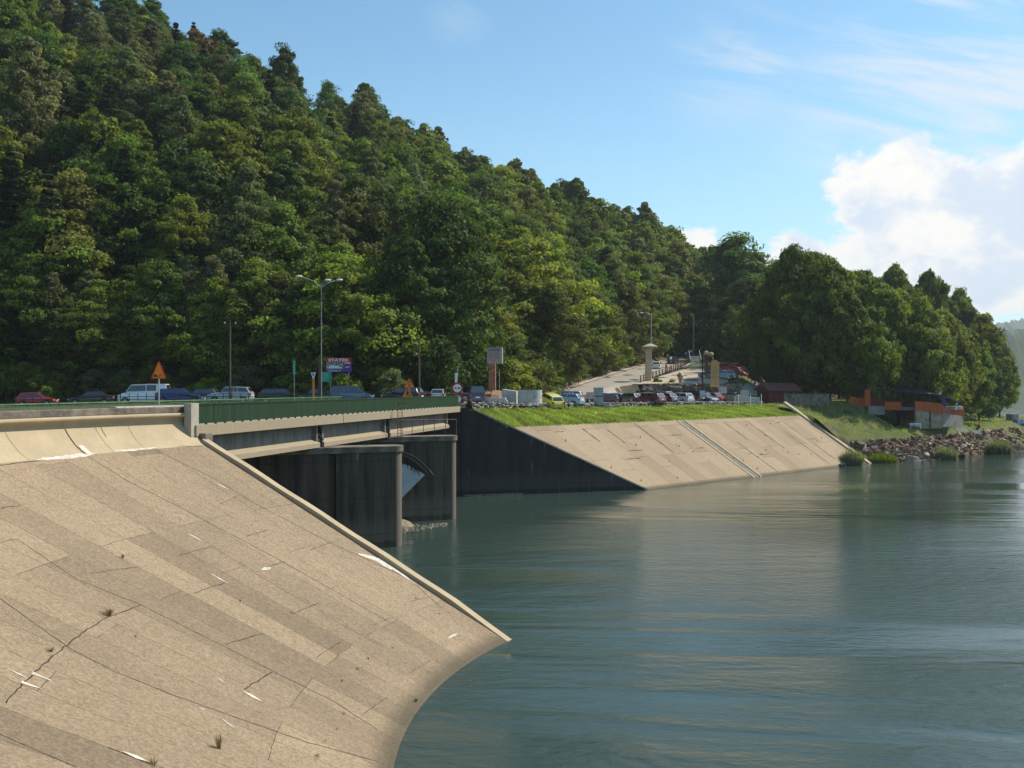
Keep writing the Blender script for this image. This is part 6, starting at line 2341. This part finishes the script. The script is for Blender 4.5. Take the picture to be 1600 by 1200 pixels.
TREELABEL = {
    'beech': ('leafy_tree', 'mid green leafy tree in the dense wood on the hillside', 'tree', 'mid green leafy trees of the hillside wood'),
    'deep': ('leafy_tree', 'deep green dense leafy tree in the wood on the hillside', 'tree', 'deep green leafy trees of the hillside wood'),
    'olive': ('leafy_tree', 'olive green leafy tree in the wood on the hillside', 'tree', 'olive green trees of the hillside wood'),
    'rusty': ('leafy_tree', 'brownish turning leafy tree in the wood on the hillside', 'tree', 'brownish trees of the hillside wood'),
    'bright': ('leafy_tree', 'bright yellow-green leafy tree in the wood on the hillside', 'tree', 'bright green trees of the hillside wood'),
    'birch': ('birch_tree', 'slender birch with pale trunk and grey-green leaves on the hillside', 'tree', 'birches of the hillside wood'),
    'fir': ('fir_tree', 'dark pointed fir among the leafy trees on the hillside', 'tree', 'firs of the hillside wood'),
    'pine': ('pine_tree', 'blue-green pine among the leafy trees on the hillside', 'tree', 'pines of the hillside wood'),
    'big': ('broad_tree', 'tall broad dark green tree on the right bank', 'tree', 'broad trees on the right bank'),
    'bush': ('bush', 'leafy bush at the foot of the wooded hill', 'bush', 'bushes at the foot of the hill'),
}
trng = random.Random(77)


def plant(key, x, y, H, z=None, label=None, group='', rz=None, widen=1.0, sink=0.3):
    crown, trunk, Hn = KIND[key]
    nm, lb_, ct, gr = TREELABEL[key.split('_')[0]]
    if z is None: z = zT(x, y)
    s_ = H / Hn
    root = empty(nm, (x, y, z - sink), trng.uniform(0, 6.28) if rz is None else rz, label or lb_, ct, gr if not label else None)
    root.scale = (s_ * widen * trng.uniform(.93, 1.07), s_ * widen * trng.uniform(.93, 1.07), s_)
    o = bpy.data.objects.new('crown' if trunk else 'foliage', crown); col.objects.link(o); o.parent = root
    if trunk:
        o = bpy.data.objects.new('trunk', trunk); col.objects.link(o); o.parent = root
    return root


def visible_z(x, y, H):
    return True


# hillside: jittered sites from the foot up to just past the crest
sites = []
prng = np.random.default_rng(5)
step = 6.9
for gx in np.arange(-215, 110, step):
    for gy in np.arange(104, 440, step):
        x, y = gx + prng.uniform(-.42, .42) * step, gy + prng.uniform(-.42, .42) * step
        u = x / y
        px = 800 + 1600 * u
        if px < -130 or px > 1150: continue
        yf, yr = float(interp(u, _yf)), float(interp(u, _yr))
        if y < yf + 2.0 or y > yr + 9: continue
        rl = np.interp(y, *ROADL)
        if y > 132 and y < 265 and x > rl - 3.0: continue
        if y >= 262 and x > 75: continue
        sites.append((x, y, (y - yf) / (yr - yf), px))
# thin with distance up the slope so crowns keep overlapping without crowding
sites = [s_ for s_ in sites if prng.random() < (0.97 if s_[1] < 190 else .88)]


def choose(x, y, t_, px):
    r = prng.random()
    # broad drifts of kinds
    d = math.sin(x * .05 + 1.3) + math.sin(y * .043 + x * .021)
    if px < 330:
        tab = [('fir_a', .10), ('fir_b', .07), ('pine_a', .06), ('birch_a', .08), ('birch_b', .06), ('deep_a', .17), ('deep_b', .12), ('beech_a', .1), ('beech_b', .08), ('olive_a', .07), ('bright_a', .05), ('rusty_a', .02)]
    elif px < 760:
        tab = [('fir_a', .03), ('birch_a', .08), ('birch_b', .04), ('deep_a', .12), ('deep_b', .1), ('beech_a', .17), ('beech_b', .16), ('beech_c', .09), ('olive_a', .1), ('bright_a', .08)]
    else:
        tab = [('birch_a', .08), ('birch_b', .06), ('deep_a', .08), ('beech_a', .2), ('beech_b', .16), ('beech_c', .14), ('olive_a', .15), ('bright_a', .10), ('fir_a', .03)]
    if d > .9: tab = [(k, w * (2 if k.startswith('deep') or k.startswith('fir') else 1)) for k, w in tab]
    if d < -.8: tab = [(k, w * (2 if k.startswith('bright') or k.startswith('olive') or k == 'beech_c' else 1)) for k, w in tab]
    s_ = sum(w for _, w in tab); r *= s_
    for k, w in tab:
        r -= w
        if r <= 0: return k
    return tab[-1][0]


recs = []
for (x, y, t_, px) in sites:
    k = choose(x, y, t_, px)
    H = prng.uniform(13, 19) * (1.12 if k[:3] in ('fir', 'bir') else 1)
    if t_ < .1: H *= prng.uniform(.6, .9)
    if t_ > .8: H *= .85
    if 466 < px < 491 and t_ > .55: continue
    recs.append([k, x, y, H])
# clearing where the two ridges meet, and the hand-placed landmarks
recs.sort(key=lambda r: math.hypot(r[1], r[2]))
NEAR = 262
near, far = recs[:NEAR], recs[NEAR:]
for k, x, y, H in near:
    plant(k, x, y, H, widen=prng.uniform(1.0, 1.2))
# the rest of the wood as one mass
FARK = {}
for key, H, R, mk in (('beech', 13, 3.9, 'beech'), ('deep', 13, 3.8, 'deep'), ('olive', 13, 3.5, 'olive'), ('bright', 12, 3.6, 'bright'), ('rusty', 12, 3.4, 'rusty'), ('birch', 14, 2.7, 'birch')):
    FARK[key] = [broadleaf(H, R, 70, 62, .34, .10, seed=700 + i + hash(key) % 1 * 0 + len(key) * 7, cr=.27) for i in range(2)]
FARK['fir'] = [conifer(15, 3.0, 800 + i, whorls=18, nb=8, per=20, ls=.42) for i in range(2)]
FARK['pine'] = FARK['fir']
acc = {}
for i, (k, x, y, H) in enumerate(far):
    kk = k.split('_')[0]
    Cn, Nn, S, _, lv = FARK[kk][i % 2]
    Hn = 15 if kk in ('fir', 'pine') else (14 if kk == 'birch' else 13)
    s_ = H / Hn
    a = prng.uniform(0, 6.28); ca, sa = math.cos(a), math.sin(a)
    Rm = np.array([[ca, -sa, 0], [sa, ca, 0], [0, 0, 1]])
    wd = s_ * prng.uniform(1.0, 1.2)
    acc.setdefault({'pine': 'fir'}.get(kk, kk), []).append(((Cn @ Rm.T) * np.array([wd, wd, s_]) + np.array([x, y, zT(x, y) - .3]), Nn @ Rm.T, S * s_, lv, np.full(len(S), prng.random())))
for kk, lst in acc.items():
    me = leaves_mesh('forest', np.concatenate([a[0] for a in lst]), np.concatenate([a[1] for a in lst]), np.concatenate([a[2] for a in lst]), LM[kk], lv=np.concatenate([a[3] for a in lst]), tint=np.concatenate([a[4] for a in lst]))
    o = bpy.data.objects.new('distant_wood', me); col.objects.link(o)
    tag(o, 'upper part of the hillside wood, %s crowns merging into one mass' % {'fir': 'fir', 'birch': 'birch', 'beech': 'mid green', 'deep': 'deep green', 'olive': 'olive', 'bright': 'bright green', 'rusty': 'brownish'}[kk], 'woodland', None, 'stuff')
print('TREES total', len(recs), 'near', len(near), 'far', len(far))

for k in range(34):
    px = -60 + k * 27 + trng.uniform(-9, 9)
    if px > 830: continue
    u = (px - 800) / 1600
    Y = float(interp(u, _yf)) + trng.uniform(2.5, 6)
    plant(trng.choice(['beech_a', 'beech_c', 'bright_a', 'deep_b', 'olive_a', 'birch_b', 'beech_b']), u * Y, Y, trng.uniform(8, 13), widen=trng.uniform(1, 1.3))
# landmark trees that stand out
for key, px, Y, top, wd, lb_ in (
        ('pine_a', 78, 124, 262, 1.25, 'large blue-green pine near the left edge, its tip above the other crowns around it'),
        ('fir_b', 128, 150, 118, 1.3, 'tall dark fir at the upper left of the hillside'),
        ('birch_a', 50, 145, 60, 1.25, 'big grey-green birch at the upper left corner of the wood'),
        ('birch_b', 383, 128, 262, 1.35, 'grey-green birch with visible pale trunk right of the middle of the left slope'),
        ('birch_a', 330, 121, 395, 1.0, 'pale birch at the hill foot left of the wooden pole'),
        ('fir_a', 275, 140, 285, 1.2, 'dark fir in the middle of the left slope'),
        ('beech_c', 525, 121, 415, 1.3, 'broad sunlit tree rising behind the street lamp and the ship advertisement'),
        ('beech_b', 640, 121, 385, 1.3, 'tall leafy tree behind the dark wooden pole in the middle'),
        ('deep_a', 690, 127, 320, 1.3, 'deep green tall tree left of the grey signboard pillar'),
        ('deep_b', 445, 224, 80, 1.0, 'dark round-headed tree standing up on the first crest'),
        ('deep_a', 512, 275, 132, 1.0, 'dark tree on the crest just right of the sky notch'),
        ('beech_b', 570, 280, 135, 1.1, 'sunlit crest tree right of the notch with a flat top'),
        ('fir_a', 1097, 262, 455, .8, 'dark conifer at the top of the hill road'),
        ('fir_b', 1163, 196, 465, 1.0, 'dark narrow fir behind the upper terrace cars'),
        ('fir_a', 1178, 190, 440, 1.1, 'tall black-green fir at the left edge of the broad trees'),
        ('birch_b', 1143, 205, 478, .95, 'grey-green soft tree behind the rounded wooden board'),
        ('bright_a', 1118, 222, 508, .6, 'small yellow-green cypress-like tree above the carved figures')):
    x = (px - 800) / 1600 * Y
    z = zT(x, Y)
    plant(key, x, Y, (606 - top) / 1600 * Y - z, label=lb_, widen=wd * (.75 if (606 - top) / 1600 * Y - z > 18 else 1))

# trees at the top of the road and on the right bank
bank = [  # key, px, Y, top y, widen, label
    ('beech_a', 1085, 300, 398, 1.1, 'leafy tree beyond the top of the hill road'),
    ('deep_a', 1118, 285, 396, 1.1, 'dark leafy tree right of the top of the hill road'),
    ('deep_b', 1147, 250, 378, 1.3, 'pointed dark tree rising above its neighbours left of the broad trees'),
    ('beech_b', 1182, 262, 405, 1.2, 'leafy tree between the pointed dark tree and the broad ones'),
    ('deep_a', 1165, 225, 440, 1.1, 'deep green tree behind the upper terrace firs'),
    ('big_a', 1238, 170, 398, 1.0, 'broad tall tree at the left end of the right-bank row, over the shed'),
    ('big_b', 1296, 164, 418, 1.0, 'broad tree with spiky top second in the right-bank row'),
    ('big_a', 1368, 165, 448, .95, 'broad tree over the orange terrace bar'),
    ('big_b', 1436, 167, 478, .9, 'broad tree over the right part of the orange bar'),
    ('big_c', 1492, 184, 508, .85, 'rounded dark tree over the marquee'),
    ('big_c', 1270, 176, 405, 1.0, 'broad tree with ragged top between the first and the spiky-topped one'),
    ('big_a', 1336, 168, 436, 1.0, 'broad tree between the spiky-topped one and the bar'),
    ('big_c', 1404, 170, 464, 1.0, 'broad leafy tree over the middle of the orange bar'),
    ('big_b', 1472, 178, 494, .9, 'broad tree stepping down right of the orange bar'),
    ('big_b', 1220, 205, 420, 1.0, 'dark tree behind the left end of the right-bank row'),
    ('big_a', 1290, 212, 412, 1.0, 'dark tree behind the spiky-topped one'),
    ('big_c', 1350, 215, 432, 1.0, 'dark tree in the second row above the terrace bar'),
    ('big_a', 1398, 238, 424, .9, 'high dark tree on the far ridge of the right bank'),
    ('big_c', 1452, 238, 433, .85, 'second high dark tree on the far ridge of the right bank'),
    ('big_b', 1500, 238, 462, .8, 'far ridge tree with lighter crown above the rounded dark one'),
    ('big_c', 1538, 226, 498, .8, 'dark tree near the tip of the wooded point'),
    ('big_b', 1562, 222, 535, .5, 'last tree at the tip of the wooded point beside the open lake'),
    ('deep_b', 1530, 196, 552, 1.0, 'smaller leafy tree by the people on the lawn'),
    ('birch_a', 1515, 232, 478, 1.0, 'silvery tree on the far ridge of the right bank'),
    ('deep_a', 1255, 188, 520, 1.3, 'low dark tree filling the shade behind the shed'),
    ('deep_b', 1310, 190, 540, 1.5, 'low dark tree in the shade behind the concrete fence'),
    ('deep_a', 1400, 195, 540, 1.6, 'low dark tree in the shade behind the terrace bar'),
    ('deep_b', 1470, 200, 545, 1.5, 'low dark tree in the shade behind the marquee'),
]
for key, px, Y, top, wd, lb_ in bank:
    x = (px - 800) / 1600 * Y
    z = zT(x, Y)
    H = (606 - top) / 1600 * Y - z
    plant(key, x, Y, H, label=lb_, widen=wd * (1.0 if key.startswith('big') else 1.0) * (21 / H * (.74 if Y < 200 else .84) if key.startswith('big') else 1))

# bushes at the hill foot and verges
for k in range(74):
    px = trng.uniform(-60, 1000)
    u = (px - 800) / 1600
    yf = float(interp(u, _yf))
    Y = yf + trng.uniform(-1.6, 2.5)
    x = u * Y
    if Y > 132 and x > np.interp(Y, *ROADL) - 2.5: x = np.interp(Y, *ROADL) - trng.uniform(2.5, 5)
    plant(trng.choice(['bush_a', 'bush_b', 'bush_c']), x, Y, trng.uniform(1.6, 4.0), widen=trng.uniform(.8, 1.2))
for (px, Y, h_, k, lb_) in ((535, 111.5, 3.2, 'bush_a', 'light green bush under the ship advertisement'), (612, 112, 3.4, 'bush_b', 'pale slender bush left of the orange triangles'), (800, 133, 5.5, 'bush_a', 'tall bright bush right of the grey signboard pillar'), (830, 138, 5.0, 'bush_c', 'tall bush behind the largest concrete ring'),
                            (480, 113, 2.2, 'bush_c', 'low bush behind the dark cars left of the lamp'), (1050, 163, .9, 'bush_a', 'low green weeds on the edge of the terrace wall'), (1026, 164, 1.0, 'bush_a', 'low green weeds at the foot of the monument'), (1262, 176, 2.6, 'bush_a', 'sunlit bush glimpsed between the trunks behind the shed')):
    x = (px - 800) / 1600 * Y
    plant(k, x, Y, h_, label=lb_)

for k in range(46):
    Y = 140 + k * 2.7 + trng.uniform(-.8, .8)
    x = np.interp(Y, *ROADL) - trng.uniform(2.2, 4.6)
    if x / Y < .0: continue
    plant(trng.choice(['bush_a', 'bush_b', 'bush_c']), x, Y, trng.uniform(3.0, 6.5), label='', widen=trng.uniform(.8, 1.0))['label'] = TREELABEL['bush'][1]
# ------------------------------------------------------------------ reeds by the shore
def reed(px, Y, w_, h_, m, label, n=900, name='reed_clump'):
    x = (px - 800) / 1600 * Y
    g = np.random.default_rng(int(px))
    mb_c, mb_n, mb_s = [], [], []
    me_v = []
    mb = MB()
    rr = random.Random(int(px))
    for i in range(n):
        a = rr.uniform(0, 6.28); r = math.sqrt(rr.random())
        bx_, by_ = math.cos(a) * r * w_ / 2, math.sin(a) * r * w_ * .3
        hh = h_ * (1 - .45 * r * r) * rr.uniform(.65, 1.05)
        lean = Vector((math.cos(a) * r * .5 + rr.uniform(-.25, .25), math.sin(a) * r * .3 + rr.uniform(-.25, .25), 0)) * hh * .6
        b0 = Vector((bx_, by_, -.1)); tip = b0 + lean + Vector((0, 0, hh)); mid = b0 + lean * .3 + Vector((0, 0, hh * .6))
        th = rr.uniform(0, 3.14); s_ = Vector((math.cos(th), math.sin(th), 0)) * rr.uniform(.012, .03) * (h_ / 1.4)
        mb.add([b0 - s_ * .6, b0 + s_ * .6, mid + s_, mid - s_, tip], [(0, 1, 2, 3), (3, 2, 4)])
    o = mb.build(name, m)
    o.location = (x, Y, ZW)
    tag(o, label, 'reeds' if 'reed' in name else 'bush', 'plants along the waterline')


reed(1331, 138.5, 3.0, 2.5, LM['reed'], 'grey-green reed clump at the foot of the concrete embankment', 1100)
reed(1376, 143.8, 4.6, 1.75, LM['lime'], 'bright lime-green low bush on the waterline right of the embankment', 1500, 'shore_bush')
reed(1478, 149.6, 3.2, 2.3, LM['reed'], 'grey-green reed clump before the rocks in the middle of the shore', 1000)
reed(1503, 152.8, .9, 1.0, LM['deep'], 'small dark green tuft right of the middle reed clump', 300)
reed(1546, 160.5, 1.6, 1.3, LM['deep'], 'dark reed tuft at the left side of the large right clump', 500)
reed(1560, 162.5, 4.0, 2.7, LM['reed'], 'largest reed clump near the right edge of the shore', 1300)

# ------------------------------------------------------------------ grass strip blades and bank grass
def grass_patch(name, pts, hmin, hmax, m, label, wide=.02):
    n = len(pts)
    g = np.random.default_rng(n)
    base = np.array(pts)
    th = g.random(n) * 2 * np.pi
    w_ = wide * g.uniform(.6, 1.6, n)
    h_ = g.uniform(hmin, hmax, n)
    ln = g.normal(scale=.35, size=(n, 2)) * h_[:, None]
    V_ = np.empty((n, 3, 3), np.float32)
    dx = np.stack([np.cos(th) * w_, np.sin(th) * w_, np.zeros(n)], 1)
    V_[:, 0] = base - dx; V_[:, 1] = base + dx
    V_[:, 2] = base + np.column_stack([ln, h_])
    me = bpy.data.meshes.new(name)
    me.vertices.add(3 * n); me.loops.add(3 * n); me.polygons.add(n)
    me.vertices.foreach_set('co', V_.ravel())
    me.loops.foreach_set('vertex_index', np.arange(3 * n, dtype=np.int32))
    me.polygons.foreach_set('loop_start', np.arange(0, 3 * n, 3, dtype=np.int32))
    me.update(calc_edges=True)
    a = me.attributes.new('leafv', 'FLOAT', 'FACE')
    cl = .5 + .3 * np.sin(base[:, 0] * 1.1 + np.sin(base[:, 1] * 1.7) * 2) * np.sin(base[:, 1] * .9)
    a.data.foreach_set('value', np.clip(cl + g.normal(scale=.22, size=n), 0, 1).astype(np.float32))
    me.materials.append(m)
    o = bpy.data.objects.new(name, me); col.objects.link(o)
    return tag(o, label, 'grass', None, 'stuff')


LM['grass'] = leaf_mat('grass_blades', (0.25, 0.35, 0.07), (0.25, 0.35, 0.07), 0.0, .35)
LM['bankgrass'] = leaf_mat('bank_grass_blades', (0.24, 0.31, 0.07), (0.24, 0.31, 0.07), 0.0, .35)
g = np.random.default_rng(8)
pts = []
VV = VERGE[:6]
nr, ncl = VV.shape[:2]
a = g.random(64000) * (nr - 1.001); b_ = g.random(64000) * (ncl - 1.001)
ia, ib = a.astype(int), b_.astype(int); fa, fb = (a - ia)[:, None], (b_ - ib)[:, None]
pp = VV[ia, ib] * (1 - fa) * (1 - fb) + VV[ia + 1, ib] * fa * (1 - fb) + VV[ia, ib + 1] * (1 - fa) * fb + VV[ia + 1, ib + 1] * fa * fb
pick_ = g.random(64000) < .28
edge_ = (a < .35) & (g.random(64000) < .5)
grass_patch('verge_grass', pp[~edge_ & ~pick_], .08, .24, LM['grass'], 'bright green grass on the strip above the pale embankment', .032)
LM['drygrass'] = leaf_mat('dry_grass_blades', (0.42, 0.42, 0.14), (0.42, 0.42, 0.14), 0.0, .35)
grass_patch('verge_grass', pp[pick_], .1, .3, LM['drygrass'], 'yellowish stalks among the bright green grass of the strip', .022)
# bank grass
GXY = []
n = 60000
X_ = g.uniform(38, 118, n); Y_ = g.uniform(136, 205, n)
Zb = zT(X_, Y_, True)
s_ = (X_ - A0[0]) * EE[0] + (Y_ - A0[1]) * EE[1]; d_ = (X_ - A0[0]) * NN[0] + (Y_ - A0[1]) * NN[1]
ok = (s_ + .7 * np.clip(d_, 0, 12) > 52.4) & (Zb > -7.1) & (Zb < -2.35)
grass_patch('bank_grass', np.column_stack([X_, Y_, Zb + .04])[ok], .12, .38, LM['bankgrass'], 'sunlit rough grass on the bank below the orange bar', .04)

# ------------------------------------------------------------------ rocks
m_rock = mat('brown_rock', (0.12, 0.073, 0.045), 0.92, 0.45, .9, c2=(.26, .17, .11), bump=.6, bscale=6, fine=.3, fscale=4)
m_rockp = mat('pale_rock', (0.38, 0.31, 0.24), 0.92, 0.25, 1.2, bump=.5, bscale=6, fine=.2, fscale=5)


def rock(mb, c_, sx, sy, sz, rr):
    pts = []
    for dz in (-1, 1):
        for a, b_ in ((-1, -1), (1, -1), (1, 1), (-1, 1)):
            pts.append(Vector((a * sx * rr.uniform(.55, 1), b_ * sy * rr.uniform(.55, 1), dz * sz * rr.uniform(.6, 1))))
    M_ = Matrix.Rotation(rr.uniform(0, 6.28), 3, 'Z') @ Matrix.Rotation(rr.uniform(-.7, .7), 3, 'X') @ Matrix.Rotation(rr.uniform(-.6, .6), 3, 'Y')
    mb.add([Vector(c_) + M_ @ p for p in pts], [(0, 3, 2, 1), (4, 5, 6, 7), (0, 1, 5, 4), (1, 2, 6, 5), (2, 3, 7, 6), (3, 0, 4, 7)])


rr = random.Random(31)
mbs = [MB(), MB()]
cnt = 0
while cnt < 2600:
    k = rr.random()
    seg = rr.choice(range(len(SHORE) - 4)) if rr.random() < .35 else rr.choice((0, 1, 1, 2, 2, 2, 3, 3))
    (x0, y0), (x1, y1) = SHORE[seg], SHORE[seg + 1]
    a = rr.random()
    dx, dy = x1 - x0, y1 - y0; l = math.hypot(dx, dy)
    de = rr.uniform(-.9, 3.8)
    x, y = x0 + dx * a - dy / l * de, y0 + dy * a + dx / l * de
    s1 = (x - A0[0]) * EE[0] + (y - A0[1]) * EE[1] + .7 * max(0, (x - A0[0]) * NN[0] + (y - A0[1]) * NN[1])
    if s1 < 53: continue
    if s1 < 58 and de > 3.4: continue
    z = zT(x, y)
    if z < -11.3: continue
    s_ = rr.uniform(.18, .5) * (1.2 if rr.random() < .1 else 1)
    rock(mbs[0 if rr.random() < .9 else 1], (x, y, z + s_ * .2), s_ * rr.uniform(1, 2.0), s_ * .8, s_ * rr.uniform(.25, .5), rr)
    cnt += 1
tag(mbs[0].build('riprap', m_rock), 'brown broken rocks heaped along the right shore', 'rocks', None, 'stuff')
tag(mbs[1].build('riprap', m_rockp), 'paler broken stones scattered among the shore rocks', 'rocks', None, 'stuff')
for px, Y, sx, sz, lb_ in ((1423, 146.6, 1.1, .7, 'largest pale boulder at the waterline right of the lime-green bush'), (1398, 145.0, .7, .4, 'flat pale slab stone touching the lime-green bush'), (1445, 148.8, .9, .35, 'long tilted pale stone left of the middle reeds'),
                           (1408, 148.2, .7, .5, 'brown boulder above the largest pale one'), (1590, 176, 1.3, .3, 'flat brown rock at the right end of the shore')):
    x = (px - 800) / 1600 * Y
    mb = MB(); rock(mb, (0, 0, 0), sx, sx * .7, sz, rr)
    o = mb.build('boulder', m_rockp if 'brown' not in lb_ else m_rock, bevel=.06)
    o.location = (x, Y, zT(x, Y) + .35)
    tag(o, lb_, 'boulder')
mb = MB(); c_ = P(1315, 737, 136.5)
mb.ball((c_.x, c_.y, ZW + .1), .38, 10, 6, (1.4, .8, .8)); mb.ball((c_.x + .3, c_.y, ZW + .32), .2, 8, 6)
tag(mb.build('stump', m_black, smooth=True), 'small dark stump sticking out of the water before the reed clump', 'stump')

# floating debris at the pier and abutment
m_deb = mat('driftwood', (0.4, 0.33, 0.24), 0.9, 0.5, 4)
mb = MB(); rr = random.Random(17)
for k in range(260):
    q = rr.random() ** 1.3
    p = P(632 + q * 66, 826 - rr.uniform(-4, 5) * (1 - q), 76)
    Yd = 10.5 * 1600 / (828 - q * 8 + rr.uniform(-7, 5) * (1 - q * .6) - 606)
    x = (632 + q * 68 - 800) / 1600 * Yd
    a = rr.uniform(0, 3.14); l = rr.uniform(.03, .22)
    mb.tube((x, Yd, ZW + .02), (x + math.cos(a) * l, Yd + math.sin(a) * l, ZW + .03), rr.uniform(.012, .035), n=4)
tag(mb.build('floating_debris', m_deb), 'pale driftwood and litter floating beside the concrete footing', 'driftwood', None, 'stuff')
mb = MB()
for k in range(300):
    t_ = rr.uniform(.3, 6.2); off = -rr.uniform(.1, .5) * (1 + .5 * math.sin(t_ * 2))
    p = wp_(t_, ZW + .02, off); a = rr.uniform(0, 3.14); l = rr.uniform(.05, .3)
    mb.tube(p, (p.x + math.cos(a) * l, p.y + math.sin(a) * l * .5, ZW + .04), rr.uniform(.015, .04), n=4)
tag(mb.build('floating_debris', m_deb), 'line of pale litter floating along the foot of the dark abutment wall', 'driftwood', None, 'stuff')

# ------------------------------------------------------------------ the air between here and the far hills
mh = bpy.data.materials.new('thin_haze')
mh.use_nodes = True
t = mh.node_tree
t.nodes.clear()
pv = N(t, 'ShaderNodeVolumePrincipled')
pv.inputs['Color'].default_value = (0.86, 0.93, 1.0, 1)
pv.inputs['Density'].default_value = 0.00013
pv.inputs['Anisotropy'].default_value = 0.2
L(t, pv.outputs[0], N(t, 'ShaderNodeOutputMaterial').inputs['Volume'])
mb = MB(); mb.box((1500, 2050, 140.5), (6600, 5600, 320))
tag(mb.build('haze', mh), 'thin blue summer haze', None, None, 'stuff')
